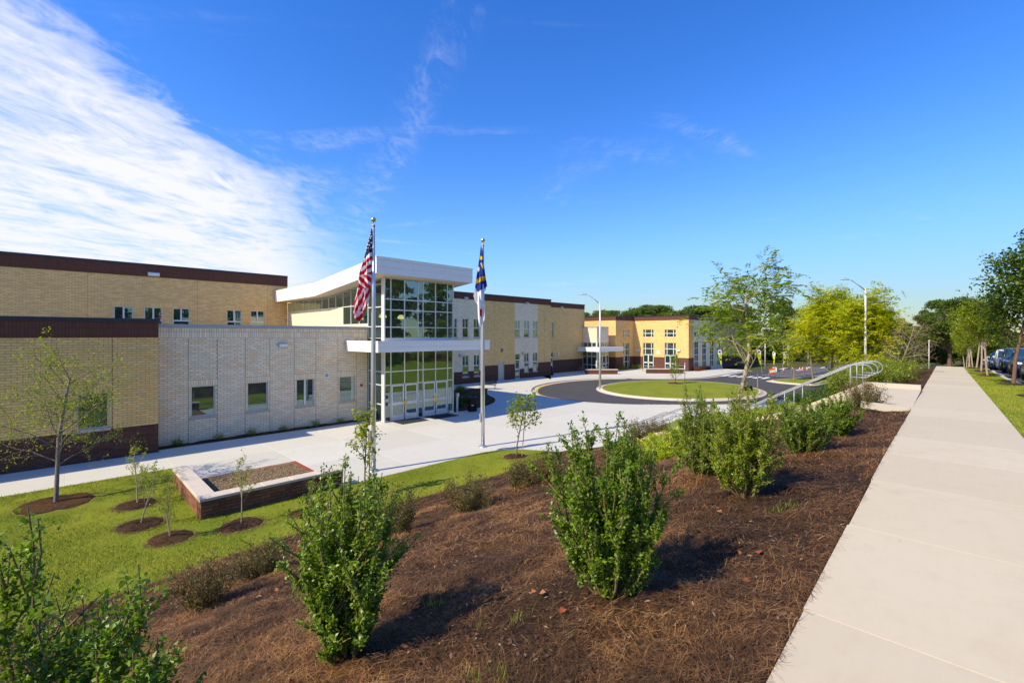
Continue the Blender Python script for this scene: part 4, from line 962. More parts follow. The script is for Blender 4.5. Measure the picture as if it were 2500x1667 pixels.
# long side: white and tan bays
dops = []; x = XC+2.1
dspec = [(XonY(uf(a), YC), XonY(uf(b), YC)) for a, b in ((1648,1702),(1750,1802),(1848,1896),(1940,1985))]
xd1 = XonY(uf(1645), YC)-0.15; xd2 = XonY(uf(1990), YC)+0.1
for a, b in dspec: dops += [(a, b, 5.0, 6.4), (a, b, 0.35, 4.2)]
facade(fw, (0, YC), UX, NX, XC, xd1, bandsF); facade(fw, (0, YC), UX, NX, xd1, xd2, [(-0.2, 7.42, 'white_brick', 'wall', 0), bandsF[2]], dops); facade(fw, (0, YC), UX, NX, xd2, 86, bandsF)
for w in dops: window(fw, (0, YC), UX, NX, *w, gridcells(2, 2) if w[2] > 4 else gridcells(2, 4), sill=False, w=0.05)
for o_, u_, n_, a, b in (((XA, 0), UY, NY, -44, -YB+0.05), ((0, YB), UX, NX, XA+0.06, XC-0.06), ((XC, 0), UY, NY, -YB+0.02, -YC+0.07), ((0, YC), UX, NX, XC+0.06, 86)):
    coping(fw, o_, u_, n_, a, b, 7.96, 8.1, 'dark_coping', 0.06)
mb = MB(); mb.prism([(XA+0.3, 60), (XA+0.3, YB+0.3), (XC+0.3, YB+0.3), (XC+0.3, YC+0.3), (85.9, YC+0.3), (85.9, 60)], 7.3, 7.5); mb.build('roof', 'roof_gravel', fw)
backs(fw, [((86, YC), (86, 60), -0.2, 7.96), ((86, 60), (XA, 60), -0.2, 7.96)])
for (x4, y4, lab) in ((935,910,'wall light on the shaded side of the far wing inner corner'),(1450,918,'sunlit wall light beside the second pair of far wing doors')):
    yy_ = YonX(uf(x4), XC); wall_pack(XC, yy_, ZonX(uf(x4), vf(y4), XC), lab, 0.42, 0.3, 0.25, NY, 'white')
t = thing('wall_plaque', 'small white plaque between the two pairs of far wing doors', 'plaque'); yy_ = YonX(uf(1188), XC); zz_ = ZonX(uf(1188), vf(942), XC)
mb = MB(); mb.box((XC-0.06, yy_-0.22, zz_-0.28), (XC-0.004, yy_+0.22, zz_+0.28)); mb.build('plate', 'white_panel', t); mb = MB(); mb.box((XC-0.075, yy_-0.17, zz_-0.22), (XC-0.06, yy_+0.17, zz_+0.22)); mb.build('face', 'white_cloth', t)
# low annex beyond the far wing
la = thing('low_annex', 'low grey annex with flat roof beyond the far wing', 'building')
mb = MB(); mb.box((86.02, 30, -0.2), (96, 40, 3.9)); mb.build('wall', 'tan_brick', la); mb = MB(); mb.box((85.9, 29.6, 3.9), (96.4, 40.4, 4.3)); mb.build('roof', 'dark_coping', la)
# ---- glazed vestibule in the nook
ve = thing('glazed_vestibule', 'small white brick vestibule with glass doors and white canopy in the tan corner', 'building')
VX0, VX1, VY0, VY1 = 54.7, 57.7, 37.5, 39.98
for o_, u_, n_, a, b, nx_ in (((VX0, 0), UY, NY, -VY1, -VY0, 3), ((0, VY0), UX, NX, VX0, VX1, 3)):
    facade(ve, o_, u_, n_, a, b, [(4.15, 6.3, 'white_brick', 'wall', 0.0)])
    window(ve, o_, u_, n_, a+0.12, b-0.12, 3.5, 4.13, gridcells(nx_, 1), sill=False, w=0.04, off=0.0, name='clerestory')
window(ve, (VX0, 0), UY, NY, -VY1, -VY0-0.12, 0.0, 2.86, gridcells(3, [0,.32,.75,1]), sill=False, w=0.04, off=0.0, name='curtain_wall')
window(ve, (0, VY0), UX, NX, VX0+0.12, VX0+0.5, 0.0, 2.86, gridcells(1, 2), sill=False, w=0.04, off=0.0, name='curtain_wall')
for a, b, hx in ((VX0+0.52, VX0+1.45, .88), (VX0+1.46, VX0+2.4, .12)): glass_door(ve, (0, VY0), UX, NX, (a, b, 0.02, 2.2), [(0,1,0,.45),(0,1,.45,1)], hx=hx)
window(ve, (0, VY0), UX, NX, VX0+0.52, VX1, 2.2, 2.86, gridcells(3, 1), sill=False, w=0.04, off=0.0, name='transom')
window(ve, (0, VY0), UX, NX, VX0+2.42, VX1, 0.0, 2.2, gridcells(1, 2), sill=False, w=0.04, off=0.0, name='curtain_wall')
mb = MB(); mb.box((VX0-0.05, VY0-0.05, 0), (VX0+0.12, VY0+0.12, 4.15)); mb.build('corner_post', 'aluminium', ve)
mb = MB(); mb.box((53.3, 36.0, 2.86), (59.4, 39.97, 3.48)); mb.build('canopy', 'white_panel', ve); mb = MB(); mb.box((VX0-0.06, VY0-0.06, 6.3), (VX1, VY1, 6.42)); mb.build('coping', 'grey_coping', ve)
backs(ve, [((VX1, VY0), (VX1, 40), 0, 6.3)], 'white_brick')

# ---- entrance pavilion
EX0, EX1, EY = 13.75, 18.9, 24.5
en = thing('entrance_pavilion', 'glazed two storey entrance hall with white folded roof and white canopy', 'building')
def ue(x): return XonY(900 + x/6.72, EY)
cols = [ue(266), ue(366), ue(592), ue(812), ue(895), ue(1100), ue(1297), ue(1382)]
zr = [0.0, 2.2, 3.0, 4.24]
def curtain(parent, o, u, n, ss, zs_, name='curtain_wall', skip=()):
    """one window part per column, one pane per cell"""
    for i, (a, b) in enumerate(zip(ss[:-1], ss[1:])):
        z_ = zs_
        if i in skip: z_ = [q for q in zs_ if q >= 2.15]
        elif zs_[0] == 0.0 and len(zs_) > 3: z_ = [0.0, 1.04] + zs_[1:]
        lo_, hi_ = z_[0], z_[-1]
        window(parent, o, u, n, a, b, lo_, hi_, gridcells(1, [(q-lo_)/(hi_-lo_) for q in z_]), sill=False, w=0.03, off=0.0, glass='glass_hall', name=name)
curtain(en, (0, EY), UX, NX, cols, zr, skip=(1, 2, 4, 5))
for a, b, hx in ((cols[1], cols[2], .93), (cols[2], cols[3], .07), (cols[4], cols[5], .93), (cols[5], cols[6], .07)):
    d = window(en, (0, EY), UX, NX, a+0.035, b-0.035, 0.02, 2.18, [(0,1,0,.12),(0,1,.12,.47),(0,1,.47,1)], sill=False, w=0.085, off=-0.01, glass='glass_hall', name='door')
    q = MB(); hs_ = a+(b-a)*hx; q.tube([(hs_, EY-0.02, 0.85), (hs_, EY-0.07, 0.87), (hs_, EY-0.07, 1.17), (hs_, EY-0.02, 1.19)], 0.016, 8); q.obox((0, EY), UX, NX, hs_-0.03, hs_+0.03, -0.012, 0.0, 0.8, 1.24); q.build('handle', 'brass', d)
    q = MB(); q.obox((0, EY), UX, NX, a+0.1, b-0.1, -0.02, -0.005, 0.06, 0.3); q.build('kick_plate', 'aluminium', d)
zru = [5.0, 5.68, 6.72, 7.36, 8.62]
curtain(en, (0, EY), UX, NX, cols, zru, 'upper_curtain_wall')
for a, b in ((EX0-0.02, cols[0]), (cols[-1], EX1)):
    mb = MB(); mb.box((a, EY-0.05, 0), (b-0.002, EY+0.3, 4.24)); mb.box((a, EY-0.05, 4.86), (b-0.002, EY+0.3, 8.62)); mb.build('corner_post', 'aluminium', en)
mb = MB(); mb.box((EX0, EY-0.03, 4.84), (EX1, EY+0.1, 5.0)); mb.build('sill_band', 'aluminium', en)
def soffz(y): return 8.68 - (8.68-7.9)*min(max((y-23.5)/8.8, 0), 1)
ybk = [EY+0.3, EY+1.1, 26.48]
curtain(en, (EX0, 0), UY, NY, [-q for q in reversed(ybk)], zr); curtain(en, (EX0, 0), UY, NY, [-q for q in reversed(ybk)], [5.0, 5.72, 6.9, 8.3], 'upper_curtain_wall')
ys_ = list(np.linspace(26.5, 30.0, 4))
for a, b in zip(ys_[:-1], ys_[1:]):
    zt_ = soffz((a+b)/2)-0.02; window(en, (EX0, 0), UY, NY, -b, -a, 5.9, zt_, gridcells(1, [0, 1.2/(zt_-5.9), 1]), sill=False, w=0.03, off=0.0, glass='glass_hall', name='side_window')
ys_ = list(np.linspace(30.0, 40.45, 10))
for a, b in zip(ys_[:-1], ys_[1:]):
    zt_ = soffz((a+b)/2)-0.02; window(en, (EX0, 0), UY, NY, -b, -a, 7.1, zt_, ONE, sill=False, w=0.03, off=0.0, glass='glass_hall', name='clerestory')
mb = MB(); mb.add([(EX0, 26.5, 5.3), (EX0, 30, 5.3), (EX0, 30, 5.9), (EX0, 26.5, 5.9)], [(0,1,2,3)]); mb.add([(EX0, 30, 5.3), (EX0, 40.48, 5.3), (EX0, 40.48, 7.1), (EX0, 30, 7.1)], [(0,1,2,3)]); mb.build('side_wall', 'white_brick', en)
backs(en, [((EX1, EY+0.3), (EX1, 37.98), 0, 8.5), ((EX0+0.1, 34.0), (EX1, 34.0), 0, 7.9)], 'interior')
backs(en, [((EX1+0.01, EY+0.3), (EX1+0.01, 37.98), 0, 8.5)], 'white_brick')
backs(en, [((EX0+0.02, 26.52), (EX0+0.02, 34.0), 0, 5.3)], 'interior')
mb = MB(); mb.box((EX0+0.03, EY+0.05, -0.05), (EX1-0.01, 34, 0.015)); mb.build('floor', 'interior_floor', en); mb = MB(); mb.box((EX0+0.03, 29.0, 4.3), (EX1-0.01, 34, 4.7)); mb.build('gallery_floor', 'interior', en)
# folded roof
top = [(23.5, 9.6), (32.3, 8.86), (40.45, 8.86)]; bot = [(40.45, 7.92), (32.3, 7.92), (23.5, 8.7)]; RX0, RX1 = 12.72, 19.75
mb = MB(); mb.extr([(RX0+0.03, y, z) for y, z in [(23.53, 9.58), (32.3, 8.84), (40.45, 8.84)]+[(40.45, 7.95), (32.3, 7.95), (23.53, 8.73)]], (RX1-RX0-0.06, 0, 0)); mb.build('roof_core', 'soffit', en)
def fascia_side(x0, x1, za, zb_):
    mb = MB(); t_ = [(y, b + (a-b)*zb_) for (y, a), (y2, b) in zip(top, reversed(bot))]; b_ = [(y, b + (a-b)*za) for (y, a), (y2, b) in zip(top, reversed(bot))]
    mb.extr([(x0, y, z) for y, z in t_]+[(x0, y, z) for y, z in reversed(b_)], (x1-x0, 0, 0)); mb.build('fascia_board', 'white_panel', en)
for za, zb_ in ((0, 0.86), (0.875, 1.0)):
    fascia_side(RX0, RX0+0.029, za, zb_); fascia_side(RX1-0.029, RX1, za, zb_)
    for i in range(3):
        a = RX0+0.03+(RX1-RX0-0.06)/3*i; b = RX0+0.03+(RX1-RX0-0.06)/3*(i+1); 
        for c0, c1 in (((0, 0.42), (0.43, 0.86)) if za == 0 else ((za, zb_),)):
            mb = MB(); mb.box((a+0.002, 23.5, 8.7+0.9*c0), (b-0.002, 23.529, 8.7+0.9*c1)); mb.build('fascia_board', 'white_panel', en)
mb = MB(); mb.box((RX0-0.02, 23.47, 9.602), (RX1+0.02, 23.75, 9.66)); mb.build('roof_edge', 'white_panel', en)
# lower canopy
KX0, KX1, KY0, KY1 = 12.27, 20.4, 22.5, 26.42
mb = MB(); mb.box((KX0+0.03, KY0+0.03, 4.29), (KX1-0.03, EY-0.06, 4.83)); mb.box((KX0+0.03, EY-0.06, 4.29), (EX0-0.03, KY1, 4.83)); mb.box((EX1+0.03, EY-0.06, 4.29), (KX1-0.03, KY1, 4.83)); mb.build('canopy_core', 'soffit', en)
for z0, z1, pr_ in ((4.25, 4.52, 0.0), (4.53, 4.78, 0.0), (4.785, 4.88, 0.02)):
    mb = MB(); mb.box((KX0-pr_, KY0-pr_, z0), (KX1+pr_, KY0+0.028, z1)); mb.build('canopy_fascia', 'white_panel', en)
    for x0, x1 in ((KX0-pr_, KX0+0.028), (KX1-0.028, KX1+pr_)):
        mb = MB(); mb.box((x0, KY0+0.03, z0), (x1, KY1, z1)); mb.build('canopy_fascia', 'white_panel', en)
for i, (px, py, pz) in enumerate(((15.6, 28.0, 6.45), (17.4, 28.6, 6.45), (15.7, 31.5, 6.4))):
    t = thing('pendant_lamp', 'glowing yellow bowl pendant lamp inside the glazed entrance hall', 'pendant lamp', (px, py, pz), group='pendant lamps in the hall')
    mb = MB(); mb.lathe([(0.02, 0.2), (0.12, 0.19), (0.24, 0.08), (0.28, -0.06), (0.26, -0.06)], n=18); mb.build('shade', 'lamp_glow', t, True)
    mb = MB(); mb.tube([(0, 0, 0.19), (0, 0, soffz(py)-pz)], 0.01, 6); mb.build('cord', 'black_plastic', t)
    l = bpy.data.lights.new('pendant_light', 'POINT'); l.energy = 8; l.color = (1, 0.78, 0.42); l.shadow_soft_size = 0.12; lo_ = bpy.data.objects.new('bulb', l); C.objects.link(lo_); lo_.parent = t; lo_.location = (0, 0, -0.12)
# entrance fittings
for i, (a, b) in enumerate(((cols[1], cols[3]), (cols[4], cols[6]))):
    mb = MB(); mb.box((a+0.05, EY-1.25, 0.001), (b-0.02, EY-0.1, 0.014)); t = thing('door_mat', ('dark rubber doormat at the pair of doors next to the white brick wing', 'dark rubber doormat at the pair of doors next to the slatted bin')[i], 'doormat', group='doormats at the entrance')
    mb.build('rubber_pad', 'mat_rubber', t); mb = MB(); ring(mb, (0, 0), (1, 0), (0, 0), 0, 1, 0, 1, 0.1, 0, 0)
    mb = MB(); mb.v = [(a+0.02, EY-1.28, 0.004), (b+0.01, EY-1.28, 0.004), (b+0.01, EY-0.07, 0.004), (a+0.02, EY-0.07, 0.004), (a+0.02, EY-1.28, 0.001), (b+0.01, EY-1.28, 0.001), (b+0.01, EY-0.07, 0.001), (a+0.02, EY-0.07, 0.001)]; mb.f = [(0,1,2,3),(0,4,5,1),(1,5,6,2),(2,6,7,3),(3,7,4,0)]; mb.build('edge_trim', 'black_plastic', t)
t = thing('intercom_panel', 'grey intercom and call button on the entrance corner post', 'intercom'); xa = EX0+0.14
for z0, z1, m_ in ((1.42, 1.62, 'black_plastic'), (1.28, 1.39, 'silver_plate'), (1.0, 1.18, 'black_plastic')):
    mb = MB(); mb.box((xa-0.06, EY-0.09, z0), (xa+0.06, EY-0.055, z1)); mb.build('panel', m_, t)
px, py, _ = PZ(900+1453/6.72, 850+1040/6.72)
t = thing('button_post', 'slim pale post with square door push plate beside the entrance', 'push button post', (px, py, 0))
mb = MB(); mb.box((-0.05, -0.05, 0), (0.05, 0.05, 1.1)); mb.build('post', 'aluminium', t); mb = MB(); mb.box((-0.08, -0.09, 1.02), (0.1, 0.05, 1.26)); mb.build('push_box', 'silver_plate', t)
mb = MB(); mb.box((-0.05, -0.1, 1.06), (0.06, -0.09, 1.2)); mb.build('button', 'white_panel', t)
px, py, _ = PZ(900+1700/6.72, 850+1030/6.72)
t = thing('trash_bin', 'black slatted metal litter bin beside the entrance planting', 'trash bin', (px, py, 0))
mb = MB(); mb.lathe([(0.0, 0.04), (0.26, 0.04), (0.26, 0.86), (0.0, 0.86)], n=20); mb.build('liner', 'black_plastic', t, True)
sm = MB(); sm.box((-0.018, -0.012, 0.03), (0.018, 0.012, 0.92)); sme = sm.mesh('slat', 'black_metal')
for k in range(28):
    a = 2*math.pi*k/28; q = link('slat', sme, t); q.location = (0.31*math.cos(a), 0.31*math.sin(a), 0); q.rotation_euler = (0, 0, a+math.pi/2)
mb = MB(); mb.lathe([(0.29, 0.9), (0.33, 0.9), (0.34, 0.95), (0.28, 1.0), (0.16, 1.02), (0.15, 0.98)], n=28); mb.build('rim', 'black_metal', t, True)
mb = MB(); mb.lathe([(0.0, 0.0), (0.33, 0.0), (0.33, 0.05), (0.0, 0.05)], n=28); mb.build('base', 'black_metal', t, True)
mb = MB(); mb.box((-0.26, -0.215, 0.42), (-0.12, -0.30, 0.46)); mb.build('label_plate', 'white_panel', t)
# ================================================================== VEGETATION
def unit(v):
    l = np.linalg.norm(v, axis=-1, keepdims=True); return v/np.maximum(l, 1e-9)
def leaves(P, D, N, L, Wd, fold=0.25):
    """one four-cornered leaf per point: base, side, tip, side"""
    D = unit(D); N = unit(N - D*np.sum(N*D, -1, keepdims=True)); Sd = np.cross(D, N)
    L = np.asarray(L)[:, None]; Wd = np.asarray(Wd)[:, None]
    b = P; t = P + D*L; m_ = P + D*L*0.5
    l = m_ + Sd*Wd*0.5 + N*Wd*fold; r = m_ - Sd*Wd*0.5 + N*Wd*fold
    return np.stack([b, r, t, l], 1)
def rvec(rng, n): return unit(rng.normal(size=(n, 3)))
def grow(rng, mb, p, d, L, r, lev, maxlev, tips, spec):
    nseg = 4 if lev < maxlev else 3; pts = [np.array(p, float)]; dirs = [np.array(d, float)]
    for i in range(nseg):
        d = unit(np.array(d) + rng.normal(size=3)*spec.get('wob', 0.14) + np.array([0, 0, spec.get('up', 0.05)]))
        pts.append(pts[-1] + d*L/nseg); dirs.append(d)
    rad = np.linspace(r, max(r*spec.get('taper', 0.45), 0.003), nseg+1)
    mb.tube(pts, list(rad), 5 if lev else 8, False)
    if lev >= maxlev or lev >= spec.get('leaf_from', maxlev):
        for i in range(1, nseg+1): tips.append((pts[i], dirs[i], lev))
    if lev < maxlev:
        nch = spec['nch'][lev]
        for k in range(nch):
            f = spec.get('start', 0.35) + (1-spec.get('start', 0.35))*(k+rng.uniform(0.2, 1))/nch if lev else spec.get('start0', 0.35) + (1-spec.get('start0', 0.35))*(k+rng.uniform(0.1, 1))/nch
            x = min(f, 0.999)*nseg; i = int(x); q = pts[i]*(1-(x-i))+pts[i+1]*(x-i); dd = dirs[i+1]
            az = rng.uniform(0, 2*math.pi) if lev else 2.4*k + rng.uniform(-.4, .4)
            a = np.cross(dd, [0, 0, 1.0]); a = unit(a) if np.linalg.norm(a) > 0.05 else np.array([1.0, 0, 0]); b = np.cross(dd, a)
            side = a*math.cos(az)+b*math.sin(az); sp = spec['spread']*rng.uniform(0.75, 1.25)
            nd = unit(dd*math.cos(sp)+side*math.sin(sp))
            sh = spec['shrink'][lev]*rng.uniform(0.75, 1.15)*(1.15-0.5*f if lev == 0 else 1)
            grow(rng, mb, q, nd, L*sh, rad[i]*spec.get('rk', 0.5), lev+1, maxlev, tips, spec)
def leafy_tree(name, seed, height, r, spec, nleaf, lsize, leafmat_, barkmat, sig=0.15, droop=0.3, aspect=0.45, compound=False, lean=(0, 0)):
    """prototype meshes (trunk with limbs, crown) standing at the origin"""
    rng = np.random.default_rng(seed); mb = MB(); tips = []
    grow(rng, mb, (0, 0, -0.05), unit(np.array([lean[0], lean[1], 1.0])), height*spec.get('trunk', 0.85), r, 0, spec['lev'], tips, spec)
    tr = mb.mesh('trunk', barkmat, True)
    TP = np.array([t[0] for t in tips]); TD = np.array([t[1] for t in tips])
    lo = spec.get('crown_from', 0.0)*height
    k = TP[:, 2] > lo; TP, TD = TP[k], TD[k]
    idx = rng.integers(0, len(TP), nleaf); P = TP[idx] + rng.normal(size=(nleaf, 3))*sig
    D = unit(rvec(rng, nleaf)*0.9 + TD[idx]*0.5 + np.array([0, 0, -droop])); N = unit(rvec(rng, nleaf)*0.7 + np.array([0, 0, 1.0]))
    s = lsize*rng.uniform(0.6, 1.25, nleaf)
    if compound:
        # pinnate leaf: leaflets in pairs along a drooping rachis
        npair = 5; V = []
        rl = s*2.6
        D = unit(TD[idx]*0.5 + rvec(rng, nleaf)*0.8 + np.array([0, 0, 0.1]))
        Sd = unit(np.cross(D, np.array([0, 0, 1.0])) + 1e-6)
        for j in range(npair):
            f = (j+1)/npair; q = P + D*(rl*f)[:, None] + np.array([0, 0, -1.0])*(rl*0.35*f*f)[:, None]
            for sg in (-1, 1):
                dd = unit(Sd*sg + D*0.5 + np.array([0, 0, -0.35]) + rng.normal(size=(nleaf, 3))*0.15)
                V.append(leaves(q, dd, N, s*(1.1-0.4*f), s*0.42, 0.1))
        V = np.concatenate(V)
    else: V = leaves(P, D, N, s, s*aspect)
    V[..., 2] = np.maximum(V[..., 2], 0.02)
    return tr, fast_mesh('crown', V, 4, leafmat_)
def plant(name, meshes, loc, rz, sc, label, cat, group=None, names=('trunk', 'crown')):
    t = thing(name, label, cat, loc, rz, group); t.scale = (sc, sc, sc) if not isinstance(sc, tuple) else sc
    for n_, me in zip(names, meshes): link(n_, me, t)
    return t
def clump_tree(seed, height, crown, nclump, per, lsize, leafmat_, barkmat, kind='broad', tr=0.3):
    rng = np.random.default_rng(seed); mb = MB(); cw, c0 = crown      # crown half width, start height fraction
    pts = [np.array([0, 0, -0.3])]; 
    for i in range(7): pts.append(np.array([rng.normal()*0.02*height*(i/7), rng.normal()*0.02*height*(i/7), height*0.93*(i+1)/7]))
    mb.tube(pts, list(np.linspace(tr, tr*0.15, 8)), 8, False)
    V = []
    for c in range(nclump):
        f = rng.uniform(0, 1)
        if kind == 'pine': f = f**0.7; w = cw*(1.0 - 0.75*abs(f-0.45)**1.2*1.6)
        else: w = cw*math.sqrt(max(0.05, 1-(2*f-0.9)**2*0.9))
        z = height*(c0+(1-c0)*f*0.97); a = rng.uniform(0, 2*math.pi); rr = w*math.sqrt(rng.uniform(0.12, 1))
        cc = np.array([rr*math.cos(a), rr*math.sin(a), z]); cr_ = height*rng.uniform(0.045, 0.085)*(1.1 if kind == 'broad' else 0.95)
        i = min(6, int(z/height*7*0.8)); q = pts[i]
        mb.tube([q, (q+cc)/2+np.array([0, 0, -0.03*height]), cc], [tr*0.28, tr*0.16, 0.02], 4, False)
        d = rvec(rng, per); d[:, 2] = np.where(d[:, 2] < -0.35, -d[:, 2], d[:, 2])
        P = cc + d*(cr_*rng.uniform(0.55, 1.08, per))[:, None]*np.array([1.25, 1.25, 0.72])
        D = unit(d*0.8 + rvec(rng, per)*0.9); N = unit(d + rvec(rng, per)*0.5 + np.array([0, 0, 0.4])); s = lsize*rng.uniform(0.6, 1.3, per)
        V.append(leaves(P, D, N, s, s*(0.5 if kind == 'broad' else 0.3), 0.15))
    return mb.mesh('trunk', barkmat, True), fast_mesh('crown', np.concatenate(V), 4, leafmat_)
def shrub(seed, height, width, nstem, nleaf, lsize, leafmat_, spread=0.6, twigs=3, aspect=0.5, dense=0.0, upr=0.55, leafdist=0.02, spire=0.35):
    """upright many-stemmed shrub: stems fan out of the base, leaves all along the stems"""
    rng = np.random.default_rng(seed); mb = MB(); PP, DD = [], []
    for k in range(nstem):
        a = 2.4*k + rng.uniform(-.5, .5); f = math.sqrt((k+0.5)/nstem); out = f*width*0.5*rng.uniform(0.75, 1.12)
        h = height*(1 - spire*f*f)*(rng.uniform(0.5, 0.85) if k % 3 else rng.uniform(0.85, 1.0))
        base = np.array([0.04*math.cos(a), 0.04*math.sin(a), -0.04]); tip = np.array([out*math.cos(a), out*math.sin(a), h]); 
        pts = [base]
        for t in np.linspace(0.17, 1, 6):
            bow = np.array([math.cos(a), math.sin(a), 0])*out*(t**(upr) - t)*0.6
            pts.append(base*(1-t)+tip*t + bow + rng.normal(size=3)*0.012*height)
        mb.tube(pts, list(np.linspace(0.0085*height, 0.002*height, 7)), 5, False)
        for i in range(6):
            if i == 0: continue
            for _ in range(4): w = rng.uniform(); PP.append(pts[i]*(1-w)+pts[i+1]*w); DD.append(unit(pts[i+1]-pts[i]))
        for j in range(twigs):
            i = rng.integers(1, 5); w = rng.uniform(); q = pts[i]*(1-w)+pts[i+1]*w
            d = unit(unit(pts[i+1]-pts[i])*0.75 + rvec(rng, 1)[0]*0.8 + np.array([0, 0, 0.35])); l = height*rng.uniform(0.10, 0.26)
            e = q+d*l + rng.normal(size=3)*0.01; m_ = (q+e)/2+rng.normal(size=3)*0.01
            mb.tube([q, m_, e], [0.005*height, 0.0035*height, 0.0018*height], 4, False)
            for _ in range(5): w = rng.uniform(); PP.append(q*(1-w)+e*w); DD.append(d)
    PP, DD = np.array(PP), np.array(DD); idx = rng.integers(0, len(PP), nleaf)
    P = PP[idx]+DD[idx]*rng.uniform(-0.03, 0.03, nleaf)[:, None]*height+rng.normal(size=(nleaf, 3))*leafdist
    r_ = rvec(rng, nleaf); D = unit(r_*1.0+DD[idx]*0.55); N = unit(DD[idx]*0.8+rvec(rng, nleaf)*0.7+np.array([0, 0, 0.3]))
    s = lsize*rng.uniform(0.6, 1.25, nleaf); P[:, 2] = np.maximum(P[:, 2], 0.01)
    return mb.mesh('stems', 'twig', True), fast_mesh('foliage', leaves(P, D, N, s, s*aspect), 4, leafmat_)
SF = ('stems', 'foliage')
def shr(name, me, pxy, sc, rz, label, group=None, z=None, cat='shrub'):
    p = PGd(*pxy) if z is None else pxy
    return plant(name, me, (p[0], p[1], (p[2] if z is None else z)+0.0), rz, sc, label, cat, group, SF)

# --- big glossy shrubs on the mulch bank
def dist(p): return (p[0]+p[1])/SQ
G1 = 'evergreen shrubs on the mulch bank'
BIG = [  # base pixel (in 2352 px picture), top, width, seed, leaves, material, label
    ((798,1502), 1040, 218, 11, 7800, 'leaf_holly', 'tall spiky evergreen shrub with several thin leaders on bare mulch facing the seat wall'),
    ((1397,1368), 945, 245, 12, 10500, 'leaf_holly', 'tallest glossy evergreen shrub on the mulch bank, dense with upright spires'),
    ((1708,1138), 878, 150, 13, 7500, 'leaf_holly_lime', 'broad yellow green evergreen shrub on the bank beside the slimmer one'),
    ((1608,1100), 885, 100, 14, 5000, 'leaf_holly', 'slim evergreen shrub with tall thin spires beside the lime juniper'),
    ((1842,1046), 900, 120, 15, 5200, 'leaf_holly', 'rounded evergreen shrub hiding the stair handrail'),
    ((1925,1002), 905, 75, 16, 3200, 'leaf_holly', 'small dense evergreen shrub close to the top landing'),
]
for (px, top, wd, seed, nl, mat, lab) in BIG:
    p = PGd(*px); d = dist(p); h = (px[1]-top)*DS/FPX*d*(1.03 if d < 8 else 1.12); w = wd*DS/FPX*d
    me = shrub(seed, h, w*1.15, 44, int(nl*4.2), 0.031 if d < 8 else 0.042, mat, twigs=6, leafdist=0.009*h, spire=0.2, upr=0.42)
    shr('evergreen_shrub', me, (p[0], p[1], p[2]), 1.0, 0.3*seed, lab, G1, z=p[2])
# the two shrubs at the corner below the camera
p0 = (-0.11, 3.2); z0 = float(H(*p0)); me = shrub(21, 1.62, 0.85, 22, 13000, 0.036, 'leaf_holly', twigs=5, spire=0.5, leafdist=0.02)
plant('evergreen_shrub', me, (p0[0], p0[1], z0), 0.6, 1.0, 'leggy evergreen shrub with yellow green stems spreading over the lawn edge', 'shrub', G1, SF)
p0 = (0.25, 2.74); z0 = float(H(*p0)); me = shrub(22, 1.38, 0.5, 12, 6000, 0.036, 'leaf_holly', twigs=4, spire=0.55, leafdist=0.018)
plant('evergreen_shrub', me, (p0[0], p0[1], z0), 1.1, 1.0, 'narrow evergreen shrub with a single tall leader growing among the leggy one', 'shrub', G1, SF)
# --- purple tinged low shrubs along the lawn edge
lowm = [shrub(31+i, 0.7, 0.95, 38, 5200, 0.032, 'leaf_purple', twigs=6, leafdist=0.03, spire=0.2, upr=0.4) for i in range(3)]
G2 = 'purple tinged shrubs along the lawn edge'
for i, (bx, by, w, h, lab) in enumerate(((468,1398,125,118,'purple leaved low shrub on mulch with magenta tips beside the leggy evergreen'),(602,1325,120,84,'green brown low shrub below the sapling with purple bud'),(908,1232,105,112,'reddish low shrub half behind the spiky evergreen'),
        (1076,1172,120,80,'wide twiggy purple shrub at the mulch edge below the flagpoles'),(1203,1122,92,68,'small twiggy purple shrub beside the staked sapling ring'),(1262,1110,70,75,'brownish shrub half hidden behind the tallest evergreen'),(1508,1012,66,52,'small rounded purple shrub at the foot of the handrail'),(1462,1020,60,56,'thin brown shrub beside the foot of the handrail'),
        (1985,935,82,62,'sparse wiry shrub leaning over the top landing'))):
    p = PGd(bx, by); d = dist(p); sw = w*DS/FPX*d/0.95*1.2; sh = h*DS/FPX*d/0.7*1.15
    shr('purple_shrub', lowm[i % 3], p, (sw, sw, sh), i*1.3, lab, G2, z=p[2]-0.01)
# --- spreading juniper
def juniper(seed, w, h, n, mat):
    rng = np.random.default_rng(seed); mb = MB(); V = []
    for k in range(46):
        a = rng.uniform(0, 2*math.pi); r_ = w*0.5*math.sqrt(rng.uniform(0.05, 1)); e = np.array([r_*math.cos(a), r_*math.sin(a), h*rng.uniform(0.35, 1.0)*(1-0.5*(2*r_/w)**2)])
        q = np.array([0.25*e[0], 0.25*e[1], 0.02]); mb.tube([q, (q+e)/2+np.array([0, 0, 0.05*h]), e], [0.012, 0.008, 0.004], 4, False)
        m_ = n//46; t = rng.uniform(0.2, 1.08, m_)[:, None]; P = q*(1-t)+e*t+rng.normal(size=(m_, 3))*0.045; d = unit(e-q)
        D = unit(d*1.0+rvec(rng, m_)*0.7+np.array([0, 0, 0.5])); s = 0.10*rng.uniform(0.6, 1.3, m_); P[:, 2] = np.maximum(P[:, 2], 0.0)
        V.append(leaves(P, D, rvec(rng, m_), s, s*0.22, 0.3))
    return mb.mesh('stems', 'twig', True), fast_mesh('foliage', np.concatenate(V), 4, mat)
jl = juniper(41, 1.9, 0.5, 6900, 'leaf_juniper'); jb = juniper(42, 1.6, 0.5, 4600, 'leaf_juniper_blue')
